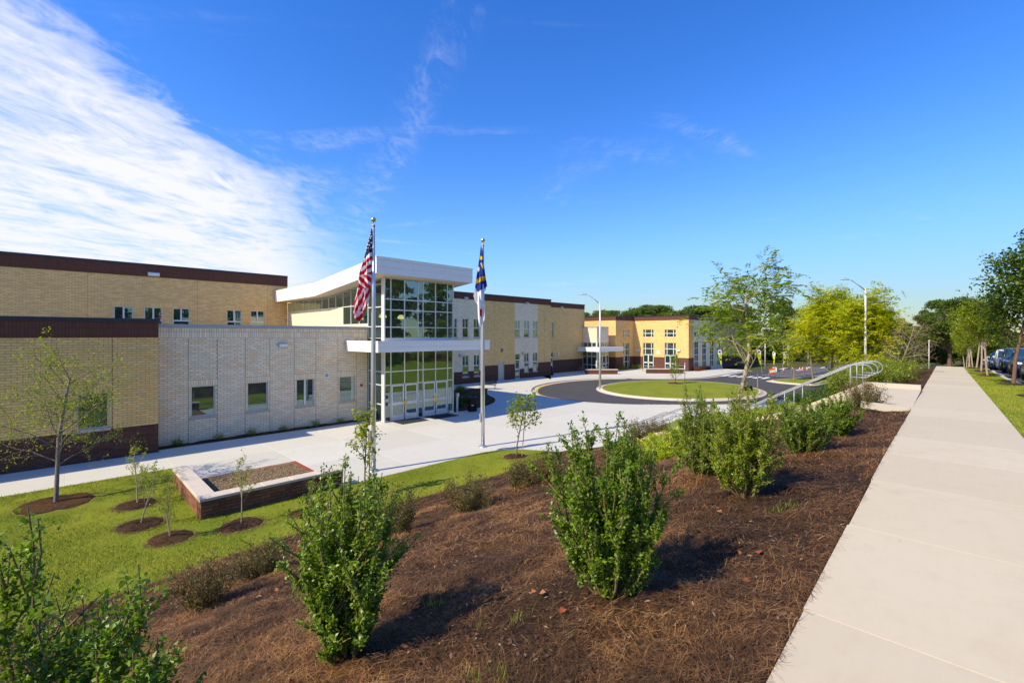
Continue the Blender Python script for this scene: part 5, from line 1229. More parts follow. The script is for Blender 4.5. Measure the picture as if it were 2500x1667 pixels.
for i, (bx, by, sc, lab, me) in enumerate(((1500,1062,0.85,'lime green spreading juniper nearest the tallest evergreen',jl),(1545,1042,0.95,'lime green spreading juniper between the slim evergreen and the purple shrub',jl),(1590,1018,0.9,'lime green spreading juniper behind the slim evergreen',jl),
        (1885,915,1.0,'green spreading juniper beyond the handrails under the tree stake',jb),(1930,905,1.1,'green spreading juniper under the handrail loops',jb),(1850,925,1.0,'green spreading juniper beyond the middle of the stairs',jb))):
    p = PGd(bx, by); shr('spreading_juniper', me, p, sc, i*2.0, lab, 'junipers beside the stairs', z=p[2], cat='juniper')
# --- shrubs on the bank beyond the stairs
bank = [shrub(51+i, 1.5, 1.9, 40, 5200, 0.075, 'leaf_holly_lime', twigs=6, leafdist=0.07, spire=0.35, upr=0.4) for i in range(2)]
rb_ = np.random.default_rng(5)
for i, (x, dy, sc) in enumerate(((23.2,1.5,1.0),(25.4,2.6,1.15),(27.0,1.6,1.2),(29.5,3.0,1.2),(31.5,1.7,1.25),(34.5,2.4,1.3),(38,1.7,1.3),(42,2.4,1.4),(46.5,1.8,1.4),(51,2.2,1.4))):
    y = float(swl(x))+dy; lab = 'bushy green shrub on the bank between the sidewalk and the turning circle'
    plant('bank_shrub', bank[i % 2], (x, y, float(H(x, y))-0.03), i*1.7, (sc, sc, sc*0.9), lab, 'shrub', 'bushy shrubs on the bank beyond the stairs', SF)
for i, x in enumerate((29.0, 33.0, 37.0)):
    y = float(swl(x))+0.75; plant('purple_shrub', lowm[i], (x, y, float(H(x, y))), i, 1.0, 'low brownish shrub on the mulch strip beside the far sidewalk', 'shrub', 'low brown shrubs beside the far sidewalk', SF)
# --- small plants along the white wall and the entrance bed
tiny = [shrub(61+i, 0.42, 0.55, 16, 420, 0.05, m_, twigs=4, leafdist=0.03, spire=0.3, upr=0.4) for i, m_ in enumerate(('leaf_holly', 'leaf_light'))]
for i, (bx, by) in enumerate(((408,1028),(503,1008),(578,999),(652,990),(727,984),(782,975),(835,968))):
    x = XonY(bx*DS, 26.2); plant('wall_shrub', tiny[i % 2], (x, 26.22, 0.03), i*1.1, (1.1, 0.9, 1.0 if i % 2 == 0 else 0.8), ('small green shrub in the mulch strip against the white brick wing' if i % 2 == 0 else 'small yellow green plant in the mulch strip against the white brick wing'), 'shrub', 'small plants against the white brick wing', SF)
bx_, by_ = np.meshgrid(np.linspace(0, 1, 40), np.linspace(0, 1, 40), indexing='ij')
bed2 = structure('entrance_bed', sheet([(p[0], p[1]) for p in bed_edge], -0.012, 'mulch'))
eb = [('spreading_juniper', jb, 20.4, 26.2, 0.9, 'blue green juniper behind the slatted bin', 'juniper'), ('spreading_juniper', jb, 22.2, 27.4, 1.0, 'blue green juniper in the middle of the entrance bed', 'juniper'), ('spreading_juniper', jb, 21.0, 29.3, 1.0, 'blue green juniper against the entrance hall side', 'juniper'),
      ('evergreen_shrub', bank[0], 20.2, 31.5, 0.75, 'dark rounded shrub under the white bay windows', 'shrub'), ('evergreen_shrub', bank[1], 23.0, 32.3, 0.7, 'bright green rounded shrub in front of the white bay', 'shrub'), ('evergreen_shrub', bank[0], 25.6, 32.2, 0.6, 'low rounded shrub beside the bench', 'shrub')]
for i, (nm, me, x, y, sc, lab, cat) in enumerate(eb): plant(nm, me, (x, y, -0.02), i*1.4, sc, lab, cat, 'planting in the entrance bed', SF)
red_s = shrub(71, 0.6, 0.9, 30, 900, 0.09, 'leaf_red', twigs=5, leafdist=0.05, spire=0.2, upr=0.4)
for i, x in enumerate((65.6, 66.6, 67.7, 68.8, 69.9)): plant('red_shrub', red_s, (x, 27.75, 0), i, 1.0, 'low red leaved shrub at the foot of the far white bay', 'shrub', 'red shrubs by the far wing', SF)
for i, (x, y, me) in enumerate(((59.6,36.5,tiny[0]),(60.9,36.5,tiny[0]),(62.9,36.4,tiny[1]),(63.6,36.0,tiny[1]))): plant('wall_shrub', me, (x, y, 0), i, 2.0, ('dark green shrub at the brown base of the far wing' if i < 2 else 'yellow green shrub at the brown base of the far wing'), 'shrub', 'shrubs at the foot of the far wing', SF)

# --- trees on the lawn
def mulch_ring(x, y, r, mat='mulch', z=None):
    n = 26; m_ = MB(); z_ = float(H(x, y)) if z is None else z; rg = np.random.default_rng(int(abs(x*97+y*31)))
    w = 1+0.035*rg.normal(size=n); rr = [0, 0.35, 0.7, 0.93, 1.03]; hh = [0.075, 0.085, 0.065, 0.035, -0.03]
    for q, h in zip(rr, hh):
        for k in range(n): m_.v.append((r*q*w[k]*math.cos(2*math.pi*k/n), r*q*w[k]*math.sin(2*math.pi*k/n), h+0.01*rg.normal()))
    m_.f = [(i*n+k, i*n+(k+1)%n, (i+1)*n+(k+1)%n, (i+1)*n+k) for i in range(len(rr)-1) for k in range(n)]
    o = m_.build('mulch_ring', mat, None, True); o.location = (x, y, z_); o['kind'] = 'structure'; return o
t1 = leafy_tree('t', 81, 4.6, 0.065, dict(lev=3, nch=[24, 7, 4], spread=0.95, shrink=[0.42, 0.5, 0.5], up=0.05, wob=0.14, start0=0.28, start=0.25, leaf_from=3, trunk=0.9, crown_from=0.22, rk=0.34), 5600, 0.072, 'leaf_light', 'bark_grey', 0.05, 0.0, 0.5)
p = PZ(128*DS, 1153*DS, 0.06); mulch_ring(p[0], p[1], 0.95)
plant('young_oak', t1, (p[0], p[1], float(H(p[0], p[1]))), 0.4, 1.0, 'young sparsely leaved tree with grey trunk in front of the low tan wing', 'tree')
sap = [leafy_tree('s', 91+i, 1.9, 0.022, dict(lev=2, nch=[9, 4], spread=0.6, shrink=[0.36, 0.5], up=0.12, wob=0.10, start0=0.35, leaf_from=2, trunk=0.9, crown_from=0.3, rk=0.4), 420, 0.06, 'leaf_light', 'bark_pale', 0.03, 0.1, 0.55) for i in range(3)]
G3 = 'saplings on the lawn'
for i, (bx, by, top, rw, lab, m_) in enumerate(((315,1160,1033,40,'thin two stemmed sapling in a dark mulch ring at the far side of the lawn',0),(322,1206,1062,45,'thin pale sapling in the mulch ring between two other rings',1),(392,1238,1092,46,'spindly sapling with several stems in the mulch ring off the end of the seat wall',2),
        (554,1208,1062,47,'sapling with a purple bud below the long side of the seat wall',0),(708,1178,1095,38,'short sapling in a straw coloured ring below the end of the seat wall',1))):
    p = PGd(bx, by); h = (by-top)*DS/FPX*dist(p); mulch_ring(p[0], p[1], rw*DS/FPX*dist(p), 'mulch')
    t = plant('sapling', sap[m_], p, i*1.9, h/1.9, lab, 'sapling', G3)
    if i in (0, 2): q = link('side_stem', sap[(m_+1) % 3][0], t); q.rotation_euler = (0.16, 0.1, 1); q.scale = (0.6, 0.6, 0.75); q2 = link('side_crown', sap[(m_+1) % 3][1], t); q2.rotation_euler = (0.16, 0.1, 1); q2.scale = (0.6, 0.6, 0.75)
red = leafy_tree('r', 95, 2.6, 0.03, dict(lev=2, nch=[10, 4], spread=0.6, shrink=[0.36, 0.5], up=0.16, wob=0.08, start0=0.35, leaf_from=1, trunk=0.9, crown_from=0.35), 520, 0.105, 'leaf_light', 'bark_grey', 0.06, 0.75, 0.8)
red2 = leafy_tree('r', 96, 2.6, 0.03, dict(lev=2, nch=[12, 5], spread=0.75, shrink=[0.42, 0.5], up=0.16, wob=0.10, start0=0.45, leaf_from=1, trunk=0.85, crown_from=0.4), 700, 0.11, 'leaf_light', 'bark_grey', 0.06, 0.7, 0.8)
for i, (bx, by, top, me, sx, lab) in enumerate(((838,1142,955,red,(847,985),'staked sapling with drooping heart shaped leaves beside the nearer flagpole foot'),(1186,1050,905,red2,(1207,945),'staked vase shaped sapling in a neat dark ring at the lawn tip'))):
    p = PGd(bx, by); d = dist(p); h = (by-top)*DS/FPX*d; mulch_ring(p[0], p[1], 0.42 if i == 0 else 0.52, 'mulch')
    plant('redbud_sapling', me, p, i*2.1, h/2.55, lab, 'sapling', G3)
    t = thing('wooden_stake', ('upright wooden stake tied to the sapling by the flagpole' if i == 0 else 'leaning wooden stake tied to the vase shaped sapling'), 'stake', group='tree stakes')
    e = PD(sx[0]*DS, d, EYE-(sx[1]*DS-HV)/FPX*d); q = (p[0]+(0.16 if i == 0 else 0.22)/SQ, p[1]-(0.16 if i == 0 else 0.22)/SQ, p[2]-0.1)
    mb = MB(); mb.tube([q, e], 0.022, 4); mb.build('shaft', 'wood_stake', t); mb = MB(); f = 0.72; w_ = [q[k]*(1-f)+e[k]*f for k in range(3)]; mb.tube([w_, (p[0], p[1], w_[2])], 0.006, 4); mb.build('tie', 'yellow_paint', t)

# --- the open crowned pistache beyond the stairs
pis = leafy_tree('p', 101, 10.4, 0.15, dict(lev=3, nch=[12, 5, 3], spread=0.85, shrink=[0.46, 0.55, 0.55], up=0.12, wob=0.16, start0=0.22, start=0.3, leaf_from=2, trunk=0.8, crown_from=0.14, rk=0.42), 850, 0.31, 'leaf_pistache', 'bark_pale', 0.2, 0.3, 0.4, compound=True, lean=(0.05, 0.0))
pp = PD(1793, 31.0, 0.0); plant('pistache_tree', pis, (pp[0], pp[1], float(H(pp[0], pp[1]))-0.05), 0.9, 1.0, 'tall open crowned tree with long compound leaves, partly reddening, beyond the stairs', 'tree')
yel = [leafy_tree('y', 111+i, 9.0, 0.12, dict(lev=3, nch=[14, 6, 3], spread=0.75, shrink=[0.42, 0.55, 0.55], up=0.12, wob=0.15, start0=0.25, start=0.25, leaf_from=2, trunk=0.82, crown_from=0.25), 2700, 0.26, m_, 'bark_grey', 0.36, 0.35, 0.4, compound=True) for i, m_ in enumerate(('leaf_yellow', 'leaf_yellow'))]
for i, (ud, d, h, lab) in enumerate(((1905,44,9.0,'dense yellow green tree on the lawn peninsula side of the brick lamp base'),(1958,39,8.2,'bright yellow green tree with low crown just past the stairs'),(1868,52,8.0,'yellow green tree at the edge of the parking lot'),(1985,48,8.6,'yellow green tree turning orange beside the tall lamp post'))):
    q = PD(ud*DS, d, 0); plant('yellow_green_tree', yel[i % 2], (q[0], q[1], float(H(q[0], q[1]))-0.05), i*1.7, h/9.0, lab, 'tree', 'yellow green trees beyond the stairs')
# --- magnolia on the island
mag = leafy_tree('m', 121, 2.8, 0.035, dict(lev=2, nch=[16, 5], spread=0.75, shrink=[0.30, 0.5], up=0.08, wob=0.1, start0=0.12, leaf_from=1, trunk=0.95, crown_from=0.1), 900, 0.15, 'leaf_holly_lime', 'bark_grey', 0.08, 0.0, 0.45)
p = PZ(1648.8, 936.4, 0.1); mulch_ring(p[0], p[1], 0.8, 'mulch', 0.12); plant('young_magnolia', mag, (p[0], p[1], 0.15), 0, 1.0, 'small upright broadleaf tree alone on the round lawn island', 'tree')
p = PZ(1932, 928, 0.03); plant('staked_sapling', red, (p[0], p[1], 0.03), 0.7, 1.5, 'thin sapling between wooden stakes on the lawn peninsula', 'sapling')
for i, (du, lean) in enumerate(((2, (0.05, 0.02)), (5, (0.12, -0.02)))):
    q = PZ(1932+du, 928, 0.03); t = thing('wooden_stake', ('straight wooden stake beside the peninsula sapling', 'slanting wooden stake beside the peninsula sapling')[i], 'stake', group='tree stakes'); mb = MB(); mb.tube([(q[0], q[1], 0), (q[0]+lean[0]*2, q[1]+lean[1]*2, 2.0+0.1*i)], 0.03, 4); mb.build('shaft', 'wood_stake', t); mb = MB(); mb.tube([(q[0]+lean[0], q[1]+lean[1], 1.2), (q[0]-0.2, q[1]+0.1, 1.2)], 0.008, 4); mb.build('tie', 'black_plastic', t)
q = PZ(1850, 962, 0.0); t = thing('wooden_stake', 'lone wooden stake standing on the walk edge by the mailbox', 'stake', group='tree stakes'); mb = MB(); mb.tube([(q[0], q[1], -0.05), (q[0], q[1]+0.03, 1.75)], 0.035, 4); mb.build('shaft', 'wood_stake', t); mb = MB(); mb.box((q[0]-0.04, q[1]-0.04, 1.5), (q[0]+0.04, q[1]+0.06, 1.56)); mb.build('tie', 'black_plastic', t)
# --- street trees by the sidewalk
mpl = leafy_tree('a', 131, 6.4, 0.085, dict(lev=3, nch=[16, 7, 4], spread=0.7, shrink=[0.40, 0.55, 0.5], up=0.10, wob=0.06, start0=0.27, start=0.25, leaf_from=2, trunk=0.88, crown_from=0.22), 11000, 0.16, 'leaf_maple', 'bark_brown', 0.20, 0.25, 0.75)
str_ = [leafy_tree('b', 141+i, 4.2, 0.06, dict(lev=3, nch=[12, 6, 3], spread=0.7, shrink=[0.40, 0.55, 0.5], up=0.12, wob=0.05, start0=0.42, start=0.25, leaf_from=2, trunk=0.86, crown_from=0.34), 7000, 0.14, 'leaf_light', 'bark_pale', 0.15, 0.25, 0.6) for i in range(2)]
def on_verge(x, f=0.5): 
    y = float(swr(x))*(1-f) + float(verge(x))*f; return (x, y, float(zs(x))-0.04)
q = on_verge(29.2, 0.75); mulch_ring(q[0], q[1], 0.55, 'mulch', q[2]+0.01); plant('street_maple', mpl, q, 2.5, 0.84, 'dark green maple with reddish trunk on the grass verge beside the parked cars', 'tree')
q = on_verge(22.5, 0.75); mulch_ring(q[0], q[1], 0.6, 'mulch', q[2]+0.01)
for i, x in enumerate((36.5, 43.0, 49.5, 56, 62, 68, 74, 80)):
    q = on_verge(x, 0.5); mulch_ring(q[0], q[1], 0.5, 'mulch', q[2]+0.01)
    plant('street_tree', str_[i % 2], q, i*1.3, 0.92+0.05*(i % 3), ('light green street tree next along the verge after the dark maple' if i == 0 else 'light green street tree in the far row along the verge'), 'tree', 'street trees on the verge')
# bare rusty tree and a few behind the bank shrubs
rus = leafy_tree('c', 151, 4.6, 0.06, dict(lev=3, nch=[14, 6, 4], spread=0.95, shrink=[0.44, 0.5, 0.5], up=0.04, wob=0.12, start0=0.25, start=0.25, leaf_from=3, trunk=0.9, crown_from=0.2), 500, 0.11, 'leaf_rust', 'bark_pale', 0.06, 0.1, 0.6)
x = 38.5; y = float(swl(x))+1.7; plant('bare_tree', rus, (x, y, float(H(x, y))), 0, 0.85, 'nearly bare pale tree with a few rusty leaves on the bank beside the far sidewalk', 'tree')
# --- woods
broad = [clump_tree(161+i, 14, (4.2+0.5*i, 0.12), 66, 150, 0.55, m_, 'bark_brown') for i, m_ in enumerate(('leaf_forest', 'leaf_forest_mid', 'leaf_forest'))]
pine = [clump_tree(171+i, 15, (3.4+0.6*i, 0.42), 60, 170, 0.55, 'leaf_pine', 'bark_brown', 'pine') for i in range(2)]
FL = {'b0': 'dark broadleaf tree in the woods beyond the school', 'b1': 'mid green broadleaf tree in the woods beyond the school', 'b2': 'dark broad crowned tree in the woods beyond the school', 'p0': 'narrow pine in the woods beyond the school', 'p1': 'wide crowned pine in the woods beyond the school'}
rf = np.random.default_rng(77)
def wood(ud, d, top, kind, label=None, sx=1.0):
    """tree at photograph column ud (2352 px picture), d metres away, its top seen at row top"""
    base = -0.6; h = EYE-(top*DS-HV)/FPX*d-base; q = PD(ud*DS, d, base); me = {'b': broad, 'p': pine}[kind[0]][int(kind[1])]
    nat = 14 if kind[0] == 'b' else 15; s = h/nat/1.04
    plant('pine_tree' if kind[0] == 'p' else 'forest_tree', me, q, rf.uniform(0, 6.28), (s*sx, s*sx, s), label or FL[kind], 'tree', 'trees of the woods beyond the school')
for i, ud in enumerate(range(1335, 1720, 27)): wood(ud+rf.uniform(-9, 9), 118+rf.uniform(-8, 14), 703+rf.uniform(-4, 12)+(14 if i < 2 else 0), 'p1' if i % 3 else 'p0', sx=1.25)
for i, ud in enumerate(range(1700, 2080, 30)): wood(ud+rf.uniform(-10, 10), 104+rf.uniform(-6, 10), np.interp(ud, [1700, 1760, 1830, 1900, 2000, 2080], [745, 745, 765, 735, 700, 735])+rf.uniform(-12, 14), ('b0', 'b1', 'b2', 'b0')[i % 4], sx=1.1)
for i, ud in enumerate(range(1715, 2110, 34)): wood(ud+rf.uniform(-10, 10), 96+rf.uniform(-3, 5), 800+rf.uniform(-25, 15), ('b1', 'b0', 'b2')[i % 3], sx=1.35)
for i, (ud, d, top, k, s_) in enumerate(((1800,96,690,'p0',1.0),(2030,110,722,'p0',.9),(2055,112,738,'p1',.8),(2085,108,742,'p0',.9),(2110,112,748,'p1',.9),(2135,105,733,'p0',1.0),(1945,92,760,'b1',1.0),(2060,80,785,'b2',1.1),(2105,82,790,'b1',1.2),(2135,86,785,'b0',1.2),(2240,88,775,'b0',1.3),(2275,84,770,'b1',1.3),(2305,86,775,'b2',1.3),(2340,88,770,'b0',1.3),(2215,92,770,'b1',1.2),(2165,84,800,'b0',1.2),(2370,70,770,'b1',1.2))): wood(ud, d, top, k, sx=s_)
for i, ud in enumerate(range(1985, 2380, 22)): wood(ud+rf.uniform(-8, 8), 97+rf.uniform(-4, 8), 765+rf.uniform(-18, 14), ('b0', 'b2', 'b1')[i % 3], sx=1.25)
bigp = clump_tree(181, 11.6, (5.2, 0.36), 120, 190, 0.42, 'leaf_pine', 'bark_brown', 'pine', 0.34); q = PD(2181*DS, 78, -0.6)
plant('pine_tree', bigp, q, 0.3, 1.0, 'big domed pine standing where the sidewalk dips out of sight', 'tree', 'trees of the woods beyond the school')
# across the street, behind the viewer: the same woods (seen in the glass)
for i in range(13):
    x = -22+9.5*i+rf.uniform(-2, 2); y = -24+rf.uniform(-5, 3); k = ('b1', 'b0', 'p1', 'b2')[i % 4]; me = {'b': broad, 'p': pine}[k[0]][int(k[1])]
    plant('pine_tree' if k[0] == 'p' else 'forest_tree', me, (x, y, 3.0), rf.uniform(0, 6), 0.85+rf.uniform(-.1, .15), 'tall tree of the woods across the street', 'tree', 'trees across the street')

# --- ground litter, grass blades (nobody could count these)
def pixel_scatter(rng, n, x0, x1, y0, y1, dmin=1.2, power=1.4):
    out = []
    while sum(len(o) for o in out) < n:
        x = rng.uniform(x0, x1, n*4); y = rng.uniform(y0, y1, n*4); d = np.maximum((x+y)/SQ, dmin); k = (rng.uniform(size=n*4) < (dmin/d)**power) & ((x+y) > 0.6)
        uu = CX+FPX*(x-y)/np.maximum(x+y, 0.3); k &= (uu > -250) & (uu < 2700); out.append(np.stack([x[k], y[k]], 1))
    return np.concatenate(out)[:n]
def ribbons(P, ang, L, Wd, lift, curve, rng, tilt=0.25):
    """bent needles: two quads each, welded"""
    n = len(P); D = np.stack([np.cos(ang), np.sin(ang), rng.normal(size=n)*tilt], 1); Sd = np.stack([-np.sin(ang), np.cos(ang), np.zeros(n)], 1)
    a = P - D*(L/2)[:, None]; b = P + D*(L/2)[:, None]; m_ = P + np.stack([Sd[:, 0]*curve*L, Sd[:, 1]*curve*L, np.full(n, 0.0)+lift], 1)
    w = (Sd*(Wd/2)[:, None]); up = np.zeros((n, 3)); up[:, 2] = Wd*0.25
    V = np.stack([a-w, a+w, m_-w+up, m_+w+up, b-w, b+w], 1).reshape(-1, 3); i = np.arange(n)[:, None]*6
    F = np.concatenate([i+np.array([[0,1,3,2]]), i+np.array([[2,3,5,4]])])
    return V, F
def quick(name, V, F, mat):
    me = bpy.data.meshes.new(name); nv, nf = len(V), len(F); k = F.shape[1]
    me.vertices.add(nv); me.vertices.foreach_set('co', np.asarray(V, np.float32).ravel()); me.loops.add(nf*k); me.loops.foreach_set('vertex_index', F.astype(np.int32).ravel())
    me.polygons.add(nf); me.polygons.foreach_set('loop_start', np.arange(0, nf*k, k, dtype=np.int32)); me.update(calc_edges=True); me.validate(); me.materials.append(M[mat]); return me
rg = np.random.default_rng(3)
def on_bed(Q, pad=0.03):
    x, y = Q[:, 0], Q[:, 1]; k = (y > swl(x)+pad) & (y < yb(x)+0.1) & (x < STX0-0.35); k &= ~((x > 14.8) & (y < 2.9)); return Q[k]
def bedz(Q):
    x, y = Q[:, 0], Q[:, 1]; t = (y-swl(x))/(yb(x)-swl(x)); w = np.minimum(1, np.clip(np.minimum(t, 1-t), 0, 1)*14)
    return H(x, y) + 0.085*w*((vnoise(x*1.1, y*1.1, 3)-0.4)*1.4+(vnoise(x*3.3, y*3.3, 4)-0.5)*0.8+(vnoise(x*9, y*9, 5)-0.5)*0.5)
Q = on_bed(pixel_scatter(rg, 270000, -7, 18, 0.6, 12.4, 2.2, 1.25), 0.004); Q = Q[rg.uniform(size=len(Q)) < np.clip((vnoise(Q[:, 0]*0.9, Q[:, 1]*0.9, 31)*0.6+vnoise(Q[:, 0]*2.7, Q[:, 1]*2.7, 32)*0.4)*3.2-0.95, 0.12, 1)]; z = bedz(Q); n = len(Q)
z = np.where(Q[:, 1] < swl(Q[:, 0])+0.03, zs(Q[:, 0])-0.012, z); fl = vnoise(Q[:, 0]*1.6, Q[:, 1]*1.6, 21)*5.0+rg.normal(size=n)*0.9
V, F = ribbons(np.column_stack([Q, z+0.008+rg.uniform(0, 0.022, n)]), fl, rg.uniform(0.06, 0.19, n), rg.uniform(0.0014, 0.0030, n)*np.clip((Q[:, 0]+Q[:, 1])/SQ/4.5, 0.8, 2.4), rg.uniform(0, 0.022, n), rg.normal(size=n)*0.10, rg)
tag(link('pine_straw', quick('pine_straw', V, F, 'straw')), 'reddish brown pine straw strewn over the sloping mulch bed', 'pine straw', kind='stuff')
Q = on_bed(pixel_scatter(rg, 40000, -7, 18, 0.6, 12.4, 2.2, 1.1)); z = bedz(Q); n = len(Q); P = np.column_stack([Q, z+0.006]); s = rg.uniform(0.012, 0.05, n)
D = rvec(rg, n); D[:, 2] *= 0.3; tag(link('bark_chips', fast_mesh('bark_chips', leaves(P, D, np.array([0, 0, 1.0])+rvec(rg, n)*0.4, s, s*rg.uniform(0.25, 0.6, n), 0.1), 4, 'chips')), 'dark shredded bark chips scattered over the mulch bed', 'bark chips', kind='stuff')
Q = on_bed(pixel_scatter(rg, 60, 0, 12, 1.0, 9, 2.0, 1.2)); z = bedz(Q); n = len(Q); D = rvec(rg, n); D[:, 2] *= 0.3; s = rg.uniform(0.05, 0.10, n)
tag(link('fallen_leaves', fast_mesh('fallen_leaves', leaves(np.column_stack([Q, z+0.03]), D, np.array([0, 0, 1.0])+rvec(rg, n)*0.3, s, s*0.8, -0.2), 4, 'fallen_leaf')), 'few dry red brown leaves fallen on the mulch bed', 'fallen leaves', kind='stuff')
def blades(Q, z, h0, h1, w, mat, name, lab, cat):
    n = len(Q); P = np.column_stack([Q, z-0.005]); a = rg.uniform(0, 2*math.pi, n); h = rg.uniform(h0, h1, n); d = np.stack([np.cos(a), np.sin(a), np.zeros(n)], 1); side = np.stack([-np.sin(a), np.cos(a), np.zeros(n)], 1)*(np.asarray(w)/2).reshape(-1, 1)
    tip = P + d*(h*rg.uniform(0.2, 0.9, n))[:, None]; tip[:, 2] += h
    return tag(link(name, fast_mesh(name, np.stack([P-side, P+side, tip], 1), 3, mat)), lab, cat, kind='stuff')
Q = pixel_scatter(rg, 230000, -8, 15.2, 11, 22.02, 9, 1.0); x, y = Q[:, 0], Q[:, 1]
k = (y > yb(x)-0.03+0.05*vnoise(x*5, y*5, 8)) & np.where(x < 3.25, y < 22.02, y < np.maximum(yplaza(x), yb(x))+0.015) & ~((x > PX0-0.02) & (y > PY0-0.02) & (x < 7.0))
RNG = [(o.location.x, o.location.y, o.dimensions.x*0.5*0.94) for o in C.objects if o.name.startswith('mulch_ring')]
for cx_, cy_, r_ in RNG: k &= (x-cx_)**2+(y-cy_)**2 > r_*r_
Q = Q[k]; zl = H(Q[:, 0], Q[:, 1]); blades(Q, zl, 0.025, 0.065, rg.uniform(0.005, 0.011, len(Q)), 'grass_blade', 'grass_blades', 'short sunlit lawn grass between the mulch bank and the plaza', 'grass')
# straw coloured dead grass round the tree rings and along the bed
R2 = []
for cx_, cy_, r_ in RNG:
    if cy_ < 11 or cx_ > 16: continue
    a = rg.uniform(0, 2*math.pi, 2200); rr = r_*(0.98+np.abs(rg.normal(size=2200))*0.13); R2.append(np.stack([cx_+rr*np.cos(a), cy_+rr*np.sin(a)], 1))
xx = rg.uniform(-6, 15, 5200); R2.append(np.stack([xx, yb(xx)+np.abs(rg.normal(size=5200))*0.10-0.05], 1)); R2 = np.concatenate(R2)
blades(R2, H(R2[:, 0], R2[:, 1])+0.005, 0.02, 0.055, rg.uniform(0.006, 0.012, len(R2)), 'dry_grass', 'dry_grass_edge', 'straw coloured dead grass edging the tree rings and the mulch bed', 'dry grass')
xx = rg.uniform(PX1, 6.7, 9000); yy = rg.uniform(PY1, 19.34, 9000); V, F = ribbons(np.column_stack([xx, yy, 0.05+rg.uniform(0, 0.03, 9000)]), rg.uniform(0, 6.28, 9000), rg.uniform(0.06, 0.2, 9000), rg.uniform(0.006, 0.012, 9000), rg.uniform(0, 0.02, 9000), rg.normal(size=9000)*0.1, rg)
tag(link('bed_straw', quick('bed_straw', V, F, 'bed_straw')), 'pale straw covering the bare bed inside the seat wall', 'straw', kind='stuff')
# grass on the verge and weeds in the mulch
xx = rg.uniform(9, 45, 42000); f = rg.uniform(0, 1, 42000); yy = swr(xx)-0.02-(swr(xx)-verge(xx)-0.17)*f; Q = np.stack([xx, yy], 1); k = np.ones(len(Q), bool)
for cx_, cy_, r_ in RNG: k &= (Q[:, 0]-cx_)**2+(Q[:, 1]-cy_)**2 > r_*r_
Q = Q[k]; blades(Q, zs(Q[:, 0])-0.02, 0.02, 0.06, rg.uniform(0.006, 0.012, len(Q)), 'grass_blade', 'verge_grass', 'bright green grass on the verge beside the street', 'grass')
W2 = []
for (bx, by) in ((1100,1450),(1190,1425),(1785,1175),(1815,1165),(1000,1390),(560,1500),(1160,1560),(1085,1565)):
    p = PGd(bx, min(by, 1560)); q = rg.normal(size=(26, 2))*0.045+np.array(p[:2]); W2.append(q)
W2 = np.concatenate(W2); blades(W2, H(W2[:, 0], W2[:, 1])+0.01, 0.03, 0.10, rg.uniform(0.003, 0.006, len(W2)), 'leaf_holly_lime', 'weed_tufts', 'few thin green weed tufts growing through the mulch', 'weeds')

xx = rg.uniform(2.2, 16, 9); yy = ysw(xx)+rg.uniform(-0.7, 0.75, 9); V, F = ribbons(np.column_stack([xx, yy, zs(xx)+0.003]), rg.uniform(0, 6.28, 9), rg.uniform(0.05, 0.13, 9), rg.uniform(0.001, 0.002, 9), np.full(9, 0.002), rg.normal(size=9)*0.15, rg, 0.0)
tag(link('stray_needles', quick('stray_needles', V, F, 'straw')), 'few stray pine needles lying on the pale sidewalk slabs', 'pine needles', kind='stuff')
# ================================================================== FLAGS, LAMPS, CARS, SMALL THINGS
FWD = (1/SQ, 1/SQ); RGT = (1/SQ, -1/SQ)
def flagpole(x, y, h, label):
    t = thing('flagpole', label, 'flagpole', (x, y, 0), group='flagpoles on the plaza')
    mb = MB(); mb.tube([(0,0,0), (0,0,h*0.35), (0,0,h*0.7), (0,0,h)], [0.088, 0.085, 0.07, 0.048], 20); mb.build('shaft', 'pole_metal', t, True)
    mb = MB(); mb.lathe([(0.0, 0.05), (0.09, 0.07), (0.16, 0.05), (0.21, 0.015), (0.21, 0.0)], n=24); mb.build('base_collar', 'pole_metal', t, True)
    mb = MB(); mb.lathe([(0.05, h), (0.065, h+0.02), (0.065, h+0.07), (0.02, h+0.09), (0.012, h+0.16)], n=14); mb.build('truck', 'gray_box', t, True)
    mb = MB(); mb.lathe([(0.10*math.sin(a)+0.0005, h+0.26-0.10*math.cos(a)) for a in np.linspace(0, math.pi, 12)], n=20); mb.build('finial_ball', 'brass', t, True)
    mb = MB(); mb.tube([(-0.10/SQ, 0.10/SQ, 1.2), (-0.085/SQ, 0.085/SQ, h*0.6), (-0.06/SQ, 0.06/SQ, h)], 0.006, 5); mb.build('halyard', 'white_cloth', t)
    mb = MB(); mb.box((-0.13, 0.02, 1.15), (-0.07, 0.10, 1.55)); mb.build('cleat_cover', 'gray_box', t)
    return t
P1 = PZ(912, 1149, 0.0); P2 = PZ(1179, 1090, 0.0)
flagpole(P1[0], P1[1], 9.35, 'tall brushed metal flagpole with gold ball carrying the striped flag'); flagpole(P2[0], P2[1], 9.35, 'tall brushed metal flagpole with gold ball carrying the blue and white flag')
